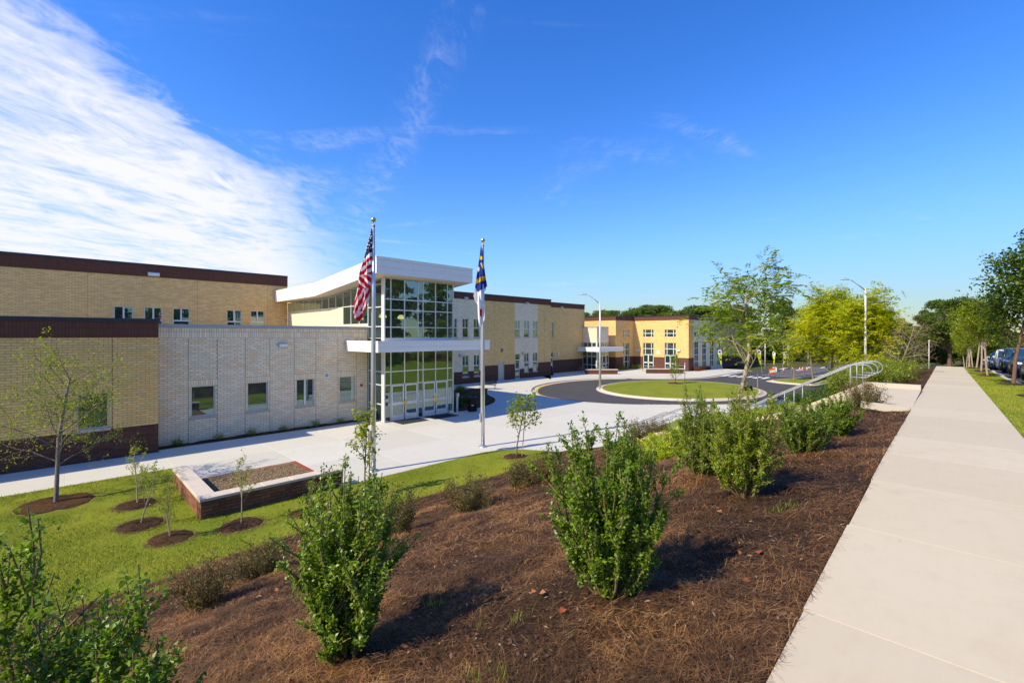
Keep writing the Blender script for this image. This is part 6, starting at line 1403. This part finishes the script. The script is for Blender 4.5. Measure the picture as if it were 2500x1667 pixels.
def hang(name, label, pole, ztop, table, px_m, cx0, y0, colfn, off=0.0, na=60, nb=230):
    T = np.array(table, float); ys = np.linspace(T[0, 0], T[-1, 0], nb); xl = np.interp(ys, T[:, 0], T[:, 1]); xr = np.interp(ys, T[:, 0], T[:, 2])
    a = np.linspace(0, 1, na); PXX = xl[:, None]*(1-a)+xr[:, None]*a; PYY = np.repeat(ys[:, None], na, 1)
    X = (PXX-cx0)/px_m; Z = ztop-(PYY-y0)/px_m
    prog = (PYY-T[0, 0])/(T[-1, 0]-T[0, 0])
    depth = (0.10*np.sin(PXX*0.055+PYY*0.004)+0.05*np.sin(PXX*0.12-PYY*0.010+1))*np.clip(prog*2.2, 0.03, 1) * (0.35+0.65*np.sin(math.pi*np.clip(a, 0.0, 1))[None, :]**0.5) - 0.06 + off
    W_ = np.stack([pole[0]+RGT[0]*X+FWD[0]*depth, pole[1]+RGT[1]*X+FWD[1]*depth, Z], -1)
    V = W_.reshape(-1, 3); i, j = np.meshgrid(np.arange(nb-1), np.arange(na-1), indexing='ij'); b = (i*na+j).ravel(); F = np.stack([b, b+1, b+na+1, b+na], -1)
    me = bpy.data.meshes.new('cloth'); me.from_pydata(V.tolist(), [], F.tolist()); me.materials.append(M['flag_cloth']); me.polygons.foreach_set('use_smooth', [True]*len(F))
    ca = me.color_attributes.new('Col', 'FLOAT_COLOR', 'POINT'); ca.data.foreach_set('color', np.concatenate([colfn(PXX, PYY).reshape(-1, 3), np.ones((na*nb, 1))], 1).astype(np.float32).ravel())
    t = thing(name, label, 'flag', group='flags on the poles'); link('cloth', me, t)
    def at(px, py, toward=0.012):
        bi = int(np.clip((py-T[0, 0])/(T[-1, 0]-T[0, 0])*(nb-1), 0, nb-1)); ai = int(np.clip((px-xl[bi])/(xr[bi]-xl[bi])*(na-1), 0, na-1))
        p = W_[bi, ai]; return (p[0]-FWD[0]*toward, p[1]-FWD[1]*toward, p[2])
    return t, at
NAVY, RED, WHITE, BLUE, GOLD = (0.022, 0.026, 0.085), (0.62, 0.012, 0.028), (0.88, 0.87, 0.87), (0.025, 0.045, 0.27), (0.80, 0.50, 0.01)
def us_cols(x, y):
    q = y-(318-x)*0.78; out = np.empty(x.shape+(3,)); out[:] = RED
    st_ = ((q-530)/51.0).astype(int) % 2 == 0; out[st_] = WHITE
    low = y > 838+(318-x)*0.10; d = (y-835)-0.95*(x-140); out[low] = RED; out[low & (((d+20) % 112) < 44)] = WHITE
    l2 = y > 1035; d2 = x*1.0+(y-1035)*0.42; out[l2] = RED; out[l2 & (((d2-118) % 62) < 27)] = WHITE
    l3 = y > 1285+(x-50)*-0.55+120; d3 = (y-1300)+1.05*(x-60); out[l3] = RED; out[l3 & ((d3 % 130) < 52)] = WHITE
    out[(q < 530) & (y < 640)] = NAVY
    return out
us_t = [(215,303,312),(400,258,318),(600,205,318),(830,140,320),(900,128,296),(1000,128,288),(1100,100,277),(1180,78,268),(1300,52,236),(1370,50,206),(1440,75,176),(1485,122,142)]
P1T = EYE-(558.4-HV)/FPX*dist(P1)
fl, at = hang('striped_flag', 'limp red and white striped flag with navy starred canton hanging from its pole', P1, P1T, us_t, 357.6, 325, 215, us_cols)
def star(parent, c, r, mat='white_cloth', rot=0.0):
    mb = MB(); pts = []
    for k in range(10):
        a = math.pi/2+k*math.pi/5+rot; q = r if k % 2 == 0 else r*0.42; pts.append((c[0]+RGT[0]*q*math.cos(a), c[1]+RGT[1]*q*math.cos(a), c[2]+q*math.sin(a)))
    mb.extr(pts, (FWD[0]*0.003, FWD[1]*0.003, 0)); mb.build('star', mat, parent)
for (sx, sy) in ((290,298),(290,355),(270,395),(300,418),(252,440),(283,452),(237,487),(262,492),(300,330),(296,488),(222,530),(276,330)): star(fl, at(sx, sy), 0.036)
def nc_cols(x, y):
    out = np.empty(x.shape+(3,)); out[:] = WHITE
    blue = np.where(x < 208, y < 820+(x-165)*2.0, y < 905-(x-208)*0.61); out[blue] = BLUE
    c = 735-(x-190)*0.37; out[blue & (np.abs(y-c) < 34)] = GOLD
    out[(x > 226) & (x < 281) & (y > 342+(x-226)*0.4) & (y < 408)] = GOLD
    def stroke(x0, y0_, x1, y1, w):
        t = np.clip(((x-x0)*(x1-x0)+(y-y0_)*(y1-y0_))/((x1-x0)**2+(y1-y0_)**2), 0, 1); out[(np.hypot(x-x0-t*(x1-x0), y-y0_-t*(y1-y0_)) < w) & blue] = GOLD
    stroke(258, 462, 288, 540, 9); stroke(296, 452, 292, 545, 9)
    ins = (x > 240) & (x < 286) & (y > 1150+(x-240)*0.9) & (y < 1264+(x-240)*0.5); out[ins] = RED
    return out
nc_t = [(195,255,262),(340,238,285),(500,215,305),(650,190,325),(760,175,345),(815,168,355),(860,164,332),(905,158,306),(960,145,304),(1040,165,306),(1090,205,310),(1200,208,315),(1330,215,315),(1370,220,276),(1425,232,246)]
P2T = EYE-(601-HV)/FPX*dist(P2)
fl2, at2 = hang('blue_white_flag', 'limp blue and white flag with gold scroll and white star hanging from its pole', P2, P2T, nc_t, 329.0, 285, 195, nc_cols, -0.03)
star(fl2, at2(228, 557, 0.02), 0.145, rot=0.2)
cu = bpy.data.curves.new('scroll_text', 'FONT'); cu.body = 'APRIL 12TH'; cu.size = 0.12; cu.align_x = 'CENTER'; cu.align_y = 'CENTER'; cu.extrude = 0.001; tmp = bpy.data.objects.new('tmp', cu); C.objects.link(tmp); bpy.context.view_layer.update()
me = bpy.data.meshes.new_from_object(tmp.evaluated_get(bpy.context.evaluated_depsgraph_get())); bpy.data.objects.remove(tmp); me.materials.append(M['black_plastic'])
q = link('scroll_lettering', me, fl2); q.location = at2(262, 708, 0.09); q.rotation_euler = (R(90), R(-18), R(-45)); q.scale = (0.62, 0.9, 1)

def lamp_post(x, y, z, hp, r, arm, rise, dirv, label, base=None, head=0.85):
    t = thing('lamp_post', label, 'lamp post', (x, y, z), group='street lamp posts'); d = unit(np.array([dirv[0], dirv[1], 0.0]))
    mb = MB(); mb.tube([(0,0,-0.2), (0,0,hp*0.5), (0,0,hp)], [r, r*0.82, r*0.62], 14); mb.build('pole', 'lamp_pole', t, True)
    mb = MB(); mb.tube([(0,0,hp-0.15), (0,0,hp+0.12)], r*0.5, 10); a = [np.array([0,0,hp-0.08]), d*arm*0.5+np.array([0,0,hp+rise*0.52]), d*arm*0.9+np.array([0,0,hp+rise*0.95]), d*(arm+0.15)+np.array([0,0,hp+rise])]
    mb.tube(a, [0.045, 0.04, 0.036, 0.036], 8); mb.build('arm', 'lamp_pole', t, True)
    mb = MB(); s_ = np.array([-d[1], d[0], 0]); o = d*(arm+0.1)+np.array([0,0,hp+rise]); prof = [(0.0, 0.06, 0.05), (0.25, 0.13, 0.08), (0.5, 0.16, 0.07), (0.8, 0.14, 0.035), (1.0, 0.08, 0.02)]
    rows = [[o+d*head*f+s_*w*k+np.array([0,0,zz*hh - 0.02*f]) for k, zz in ((-1,0),(-0.6,1),(0.6,1),(1,0),(0.6,-0.35),(-0.6,-0.35))] for f, w, hh in prof]
    mb.v = [tuple(v) for r_ in rows for v in r_]; mb.f = [(i*6+k, i*6+(k+1)%6, (i+1)*6+(k+1)%6, (i+1)*6+k) for i in range(4) for k in range(6)]+[tuple(range(6)), tuple(range(29, 23, -1))]
    hd = mb.build('lamp_head', 'lamp_pole', t, True); mb = MB(); c = o+d*head*0.35; mb.lathe([(0.0, 0.13), (0.035, 0.13), (0.035, 0.05)], tuple(c), 8); mb.build('photocell', 'black_plastic', hd)
    if base:
        mb = MB(); mb.lathe([(r*2.0, 0.0), (r*2.0, 0.1), (r*1.15, 0.16)], n=14); mb.build('base_cover', 'lamp_pole', t, True)
    return t
q = PZ(1465, 945, 0.08); lamp_post(q[0], q[1], 0.08, 8.25, 0.125, 1.25, 0.85, (-0.75, 0.66), 'pale single arm street lamp standing on the round lawn island')
q = PD(2113, 37, 0); zb2 = float(H(q[0], q[1])); LP2 = (q[0], q[1], zb2); lamp_post(q[0], q[1], zb2, 8.9-zb2, 0.11, 1.35, 0.8, (-0.75, 0.66), 'pale single arm street lamp rising from a brick base beyond the stairs')
q = PD(2082, 60, 0); lamp_post(q[0], q[1], -0.1, 8.4, 0.12, 1.2, 0.8, (0.3, -1), 'street lamp at the parking lot edge half hidden by yellow green trees')
q = PD(1868, 70, 0); lamp_post(q[0], q[1], -0.1, 5.0, 0.09, 1.3, 0.45, (-0.75, 0.66), 'short street lamp with arm turned towards the far wing')
q = PD(1924, 72, 0); lamp_post(q[0], q[1], -0.1, 4.0, 0.09, 1.2, 0.6, (0.75, -0.66), 'short street lamp with arm turned towards the parking lot')
q = PD(1973, 78, 0); lamp_post(q[0], q[1], -0.1, 5.3, 0.10, 1.2, 0.5, (0.6, -0.8), 'pale lamp post in front of the dark woods behind the barrels')
q = PD(2268, 60, 0); lamp_post(q[0], q[1], float(H(q[0], q[1]))-0.2, 4.4, 0.07, 0.9, 0.1, (1, 0), 'thin pale lamp post where the sidewalk dips out of sight', head=0.5)
# brick pier at the lamp
t = thing('brick_pier', 'low brown brick pier with pale coping at the foot of the lamp post', 'pier')
mb = MB(); mb.box((LP2[0]-0.7, LP2[1]-1.0, LP2[2]-0.4), (LP2[0]+0.7, LP2[1]+1.0, LP2[2]+0.75)); mb.build('wall', 'brown_brick', t); mb = MB(); mb.box((LP2[0]-0.78, LP2[1]-1.08, LP2[2]+0.75), (LP2[0]+0.78, LP2[1]+1.08, LP2[2]+0.86)); mb.build('coping', 'coping_stone', t)
def low_wall(a, b, label, h=0.55, w=0.5):
    u = np.array([b[0]-a[0], b[1]-a[1]]); L = np.linalg.norm(u); u = u/L; n = (u[1], -u[0]); t = thing('low_brick_wall', label, 'seat wall', group='low brick walls by the far wing')
    mb = MB(); mb.obox(a, u, n, 0, L, -w/2, w/2, -0.05, h); mb.build('wall', 'brown_brick', t); mb = MB(); mb.obox(a, u, n, -0.05, L+0.05, -w/2-0.05, w/2+0.05, h, h+0.1); mb.build('coping', 'coping_stone', t)
low_wall(PZ(1429, 913)[:2], PZ(1507, 913)[:2], 'low brown brick seat wall with pale coping in front of the glazed vestibule'); low_wall(PZ(1578, 911)[:2], PZ(1668, 911.5)[:2], 'low brown brick seat wall with pale coping in front of the far wing doors')
def bench(x, y, rz, label):
    t = thing('park_bench', label, 'bench', (x, y, 0), rz, 'black metal benches'); 
    for k in range(6):
        mb = MB(); mb.box((-0.8, -0.22+k*0.08, 0.43), (0.8, -0.16+k*0.08, 0.45)); mb.build('seat_slat', 'black_metal', t)
    for k in range(5):
        mb = MB(); mb.box((-0.8, 0.26+k*0.015, 0.5+k*0.08), (0.8, 0.28+k*0.015, 0.555+k*0.08)); mb.build('back_slat', 'black_metal', t)
    for s_ in (-0.72, 0.72):
        mb = MB(); mb.tube([(s_, -0.25, 0), (s_, -0.22, 0.43), (s_, 0.24, 0.43), (s_, 0.34, 0.9)], 0.022, 6); mb.tube([(s_, 0.28, 0), (s_, 0.22, 0.43)], 0.022, 6); mb.tube([(s_, -0.22, 0.43), (s_, -0.22, 0.64), (s_, 0.28, 0.64)], 0.02, 6); mb.build('leg', 'black_metal', t)
bp = PZ(1191, 950); bench(bp[0], bp[1], R(-60), 'black metal bench beside the entrance bed'); bp = PZ(1416, 909.5); bench(bp[0], bp[1], R(180), 'black metal bench in front of the plain tan block')
def picnic(x, y, rz, label):
    t = thing('picnic_table', label, 'picnic table', (x, y, 0), rz); mb = MB(); mb.box((-0.9, -0.38, 0.72), (0.9, 0.38, 0.76)); mb.build('table_top', 'gray_box', t)
    for s_ in (-1, 1):
        mb = MB(); mb.box((-0.9, s_*0.72-0.13, 0.43), (0.9, s_*0.72+0.13, 0.46)); mb.build('seat', 'gray_box', t)
    for s_ in (-0.6, 0.6):
        mb = MB(); mb.tube([(s_, -0.7, 0), (s_, -0.2, 0.72)], 0.03, 6); mb.tube([(s_, 0.7, 0), (s_, 0.2, 0.72)], 0.03, 6); mb.tube([(s_, -0.75, 0.42), (s_, 0.75, 0.42)], 0.025, 6); mb.build('leg_frame', 'black_metal', t)
bp = PZ(1584, 905.5); picnic(bp[0], bp[1], R(80), 'grey picnic table in front of the first pair of far wing doors'); bp = PZ(1660, 905); picnic(bp[0], bp[1], R(95), 'dark picnic table behind the far seat wall next to the wing corner')
bp = PZ(1344.5, 915.5); t = thing('trash_bin', 'black litter bin beside the glazed door of the plain tan block', 'trash bin', (bp[0], bp[1], 0))
mb = MB(); mb.lathe([(0.0, 0), (0.3, 0.0), (0.32, 0.9), (0.3, 0.9)], n=18); mb.build('body', 'black_metal', t, True); mb = MB(); mb.lathe([(0.34, 0.9), (0.34, 0.96), (0.2, 1.1), (0.0, 1.12)], n=18); mb.build('lid', 'black_plastic', t, True)
t = thing('guard_rail', 'black metal guard rail behind the entrance bed shrubs', 'railing'); gx0, gx1, gy_ = 20.2, 25.2, 35.3
for x in np.linspace(gx0, gx1, 4): mb = MB(); mb.tube([(x, gy_, 0), (x, gy_, 1.1)], 0.03, 6); mb.build('post', 'black_metal', t)
for z in (0.55, 1.05): mb = MB(); mb.tube([(gx0, gy_, z), (gx1, gy_, z)], 0.02, 6); mb.build('rail', 'black_metal', t)
q = PZ(1671.8, 932.6, 0.1); t = thing('sign_post', 'thin metal post with a blue grey sign seen nearly edge on at the island', 'sign', (q[0], q[1], 0.08), R(38))
mb = MB(); mb.tube([(0,0,-0.1), (0,0,2.2)], 0.03, 8); mb.build('post', 'pole_metal', t, True); mb = MB(); mb.box((-0.22, -0.045, 1.35), (0.22, -0.03, 2.15)); mb.build('sign_plate', 'blue_sign', t)
for i, (px, py) in enumerate(((2058, 925), (2028, 921), (2041, 912))):
    q = PZ(px, py, -0.1); t = thing('sign_post', ('slim parking sign with blue plate on the lot peninsula', 'slim parking sign with grey plate near the yellow green tree', 'slim sign post beside the orange barrels')[i], 'sign', (q[0], q[1], -0.05), R(-45)); mb = MB(); mb.tube([(0,0,-0.1), (0,0,2.3)], 0.03, 6); mb.build('post', 'pole_metal', t, True); mb = MB(); mb.box((-0.15, -0.045, 1.8), (0.15, -0.03, 2.3)); mb.build('sign_plate', ('blue_sign', 'gray_box', 'blue_sign')[i], t)
q = PD(1826, 33.5, 0); t = thing('mailbox', 'black rounded mailbox with red flag and white numbers on a post', 'mailbox', (q[0], q[1], 0.0), R(-40)); zb_ = 1.12
mb = MB(); mb.box((-0.05, -0.05, -0.1), (0.05, 0.05, zb_)); mb.build('post', 'wood_stake', t)
mb = MB(); prof = [(-0.14, 0), (0.14, 0), (0.14, 0.2)]+[(0.14*math.cos(a), 0.2+0.14*math.sin(a)) for a in np.linspace(0.2, math.pi-0.2, 8)]+[(-0.14, 0.2)]
mb.extr([(-0.28, y, zb_+z) for y, z in prof], (0.56, 0, 0)); mb.build('box', 'black_plastic', t); mb = MB(); mb.box((-0.2, -0.165, zb_+0.12), (-0.05, -0.142, zb_+0.2)); mb.build('flag', 'red_plastic', t); mb = MB(); mb.box((-0.02, -0.15, zb_+0.08), (0.12, -0.142, zb_+0.15)); mb.build('number_plate', 'white_cloth', t)
q = PZ(1886, 922.5, -0.1); t = thing('yard_sign', 'tilted orange and violet yard sign by the crosswalk', 'sign', (q[0], q[1], -0.1), R(-42))
mb = MB(); mb.extr([(-0.42, 0, 0.35), (0.42, 0, 0.5), (0.38, 0, 1.25), (-0.46, 0, 1.1)], (0, 0.03, 0)); sg_ = mb.build('board', 'orange_plastic', t)
mb = MB(); mb.extr([(-0.34, -0.006, 0.62), (0.34, -0.006, 0.74), (0.32, -0.006, 1.05), (-0.36, -0.006, 0.93)], (0, 0.004, 0)); mb.build('white_band', 'white_cloth', sg_); mb = MB(); mb.extr([(-0.4, -0.006, 0.40), (0.4, -0.006, 0.54), (0.4, -0.006, 0.62), (-0.4, -0.006, 0.48)], (0, 0.004, 0)); mb.build('violet_band', 'violet_print', sg_)
for s_ in (-0.25, 0.25): mb = MB(); mb.tube([(s_, 0.015, -0.05), (s_, 0.015, 0.6)], 0.012, 5); mb.build('leg', 'black_metal', t)
for i, (px, py) in enumerate(((1913,905),(1935,904),(1952.5,904),(1959.5,903.5),(1970,903.5),(2049,902),(2053,902))):
    q = PZ(px, py, -0.1); t = thing('traffic_cone', ('orange traffic cone standing apart next to the feather banner' if i == 0 else 'orange traffic cone in the loose row across the lot' if i < 5 else 'orange traffic cone in the pair beyond the peninsula'), 'traffic cone', (q[0], q[1], -0.1), group='orange traffic cones in the lot')
    mb = MB(); mb.lathe([(0.0, 0.5), (0.025, 0.5), (0.12, 0.04)], n=14); b_ = mb.build('cone', 'orange_plastic', t, True)
    mb = MB(); mb.lathe([(0.082, 0.24), (0.054, 0.38)], n=14); mb.build('white_band', 'white_paint', b_, True)
    mb = MB(); mb.box((-0.15, -0.15, 0), (0.15, 0.15, 0.04)); mb.build('base', 'orange_plastic', t)
def feather(px, top, bot, lean, label, edge=False):
    d = 64.0; b = PD(px+lean*0.6, d, -0.05); t = thing('feather_banner', label, 'banner', b, group='feather banners at the road'); h = EYE-(top-HV)/FPX*d+0.05; lo = EYE-(bot-HV)/FPX*d+0.05
    ux = RGT if not edge else (0.62, 0.78); k = lean*d/FPX
    mb = MB(); mb.tube([(0,0,-0.05), (-ux[0]*k*0.4, -ux[1]*k*0.4, h*0.6), (-ux[0]*k*1.2, -ux[1]*k*1.2, h*0.98)], [0.025, 0.018, 0.01], 6); mb.build('mast', 'gray_box', t)
    n = 14; cols_ = [[], []]
    for nm, m_, f0, f1 in (('lime_panel', 'lime_cloth', 0.0, 0.68), ('white_panel', 'white_cloth', 0.68, 1.0)):
        mb = MB(); rows = []
        for f in np.linspace(f0, f1, n):
            z = lo+(h-lo)*f; w = 0.12+0.62*f if f < 0.8 else max(0.05, 0.62*math.sqrt(max(0, 1-((f-0.8)/0.2)**2))); c = -k*(0.5+0.7*f); rows.append(((c-w*0.5), (c+w*0.5), z))
        mb.v = [p for a, b2, z in rows for p in ((ux[0]*a, ux[1]*a, z), (ux[0]*b2, ux[1]*b2, z))]; mb.f = [(2*i, 2*i+1, 2*i+3, 2*i+2) for i in range(n-1)]
        p_ = mb.build(nm, m_, t)
        mb = MB(); c = -k*(0.5+0.7*(f0+f1)/2); z = lo+(h-lo)*((f0+f1)/2); mb.lathe([(0.0, 0.0), (0.14, 0.0)], n=12); e_ = mb.build('emblem', 'black_plastic', p_); e_.rotation_euler = (R(90), 0, R(-45)); e_.location = (ux[0]*c-FWD[0]*0.02, ux[1]*c-FWD[1]*0.02, z)
feather(1760, 853, 890, 6, 'lime and white feather banner leaning beside the pistache tree crown'); feather(1856, 853, 890, 7, 'lime and white feather banner leaning in front of the low annex'); feather(1914, 858, 889, -8, 'lime and white feather banner leaning towards the parking lot'); feather(1889.5, 857, 890, 0, 'lime feather banner seen edge on between two others', True)
q = PD(1893, 66, 0); t = thing('utility_box', 'small white utility box at the edge of the woods by the banners', 'utility box', (q[0], q[1], -0.1)); mb = MB(); mb.box((-0.35, -0.25, 0), (0.35, 0.25, 0.62)); mb.build('cabinet', 'white_panel', t); mb = MB(); mb.box((-0.38, -0.28, 0.62), (0.38, 0.28, 0.68)); mb.build('lid', 'gray_box', t)

# ---- parked cars
def make_car(paintm, label, x, y, z, group='cars parked along the street', sx=1.0, sz=1.0, low=False):
    t = thing('parked_car', label, 'car', (x, y, z), 0, group); t.scale = (sx, 1, sz)
    def loft(st, name, mat, parent, ringf):
        mb = MB(); rows = [ringf(*s_) for s_ in st]; n = len(rows[0]); mb.v = [p for r_ in rows for p in r_]
        mb.f = [(i*n+k, i*n+(k+1)%n, (i+1)*n+(k+1)%n, (i+1)*n+k) for i in range(len(rows)-1) for k in range(n)]+[tuple(range(n)), tuple(range(len(mb.v)-1, len(mb.v)-n-1, -1))]
        return mb.build(name, mat, parent, True)
    def body(xx, zb_, zt_, w): return [(xx, -w*0.90, zb_), (xx, -w, zb_+0.12), (xx, -w, (zb_+zt_)/2), (xx, -w*0.97, zt_-0.10), (xx, -w*0.86, zt_-0.01), (xx, 0, zt_+0.025), (xx, w*0.86, zt_-0.01), (xx, w*0.97, zt_-0.10), (xx, w, (zb_+zt_)/2), (xx, w, zb_+0.12), (xx, w*0.90, zb_)]
    b = loft([(0.0,.42,.78,.74),(.06,.30,.92,.84),(.3,.24,1.02,.92),(.8,.24,1.08,.95),(1.45,.24,1.13,.955),(2.6,.24,1.14,.96),(3.8,.24,1.15,.95),(4.5,.28,1.14,.92),(4.68,.36,1.08,.86),(4.74,.48,.95,.78)], 'body', paintm, t, body)
    def cab(xx, zt_, w0, w1): return [(xx, -w0, 1.06), (xx, -(w0*0.5+w1*0.5)*1.01, (1.06+zt_)/2), (xx, -w1, zt_-0.03), (xx, -w1*0.85, zt_), (xx, w1*0.85, zt_), (xx, w1, zt_-0.03), (xx, (w0*0.5+w1*0.5)*1.01, (1.06+zt_)/2), (xx, w0, 1.06)]
    rt = 1.46 if low else 1.70
    loft([(1.28,1.08,.84,.80),(1.7,1.06+(rt-1.06)*.62,.87,.75),(2.1,rt-.05,.88,.71),(2.7,rt,.88,.71),(3.7,rt-.03,.88,.70),(4.25,rt-.13,.86,.67),(4.62,1.09,.82,.76)], 'window_glass', 'glass', t, cab)
    loft([(2.08,rt-.03,.0,.69),(2.15,rt+.0,.0,.715),(2.7,rt+.03,.0,.72),(3.7,rt+.0,.0,.71),(4.22,rt-.09,.0,.68)], 'roof', paintm, t, lambda xx, zt_, w0, w1: [(xx, -w1, zt_-0.045), (xx, -w1*0.93, zt_), (xx, 0, zt_+0.02), (xx, w1*0.93, zt_), (xx, w1, zt_-0.045), (xx, 0, zt_-0.04)])
    for s_ in (-1, 1):
        mb = MB(); mb.tube([(1.25, s_*.83, 1.08), (1.7, s_*.775, 1.06+(rt-1.06)*.62), (2.12, s_*.72, rt-.03)], 0.035, 6); mb.build('pillar', paintm, t, True)
        mb = MB(); mb.tube([(3.1, s_*.885, 1.10), (3.1, s_*.74, rt-.03)], 0.04, 6); mb.build('pillar', paintm, t, True)
        mb = MB(); mb.v = [(.02, s_*.46, .80), (.05, s_*.80, .83), (.42, s_*.945, .95), (.34, s_*.92, 1.00), (.06, s_*.70, .94), (.015, s_*.48, .90)]; mb.v += [(p[0]+.05, p[1]*0.96, p[2]) for p in mb.v]; mb.f = [(0,1,2,3,4,5), (11,10,9,8,7,6)]+[(i, (i+1)%6, 6+(i+1)%6, 6+i) for i in range(6)]
        for i in range(6): v = mb.v[i]; mb.v[i] = (v[0]-0.035, v[1]*1.01, v[2])
        mb.build('headlight', 'head_lamp', t)
        mb = MB(); mb.tube([(-.02, s_*.62, .48), (.06, s_*.62, .48)], 0.07, 12); mb.build('fog_light', 'head_lamp', t)
        mb = MB(); mb.box((1.45, s_*.98-.09, 1.08), (1.62, s_*.98+.09, 1.22)); mb.build('mirror', paintm, t)
        for xw in (.88, 3.78):
            w_ = MB(); w_.lathe([(0.20, -.10), (0.33, -.10), (0.36, -.06), (0.36, .06), (0.33, .10), (0.20, .10)], n=24); o_ = w_.build('wheel', 'tyre', t, True); o_.location = (xw, s_*.87, .36); o_.rotation_euler = (R(90), 0, 0)
            r_ = MB(); r_.lathe([(0.0, .07), (0.05, .085), (0.12, .06), (0.21, .09), (0.21, -.09), (0.0, -.07)], n=20); q_ = r_.build('rim', 'rim', o_, True); 
            if s_ > 0: q_.rotation_euler = (R(180), 0, 0)
            a_ = MB(); a_.tube([(xw+.42*math.cos(k), s_*.955, .36+.42*math.sin(k)) for k in np.linspace(-0.25, math.pi+0.25, 13)], 0.045, 6); a_.build('wheel_arch', 'black_plastic', t, True)
    mb = MB(); mb.extr([(-.035, -.44, .66), (-.035, .44, .66), (-.02, .46, .86), (-.02, -.46, .86)], (.08, 0, 0)); mb.build('grille', 'black_plastic', t); mb = MB(); mb.box((-.05, -.45, .755), (-.03, .45, .785)); mb.build('chrome_bar', 'silver_plate', t)
    mb = MB(); mb.box((-.03, -.7, .30), (.1, .7, .46)); mb.build('lower_bumper', 'black_plastic', t); mb = MB(); mb.box((-.045, -.5, .36), (-.028, .5, .40)); mb.build('chrome_strip', 'silver_plate', t)
    return t
cars = ((33.2,'paint_navy','dark navy SUV with chrome bumper strip parked by the maple',False),(40.0,'paint_blue','blue crossover parked behind the navy SUV',False),(46.6,'paint_slate','slate grey van like car parked behind the blue crossover',False),(53.0,'paint_white','white car parked behind the slate grey one',False),(59.4,'paint_blue','blue car parked behind the white car',False),(66,'paint_white','white low car at the far end of the parked row',True),(72.5,'paint_black','black car beyond the last white one',False))
for x, pm_, lab, low in cars: make_car(pm_, lab, x, float(verge(x+2))-0.55-0.98, float(zs(x+2))-0.16, low=low)
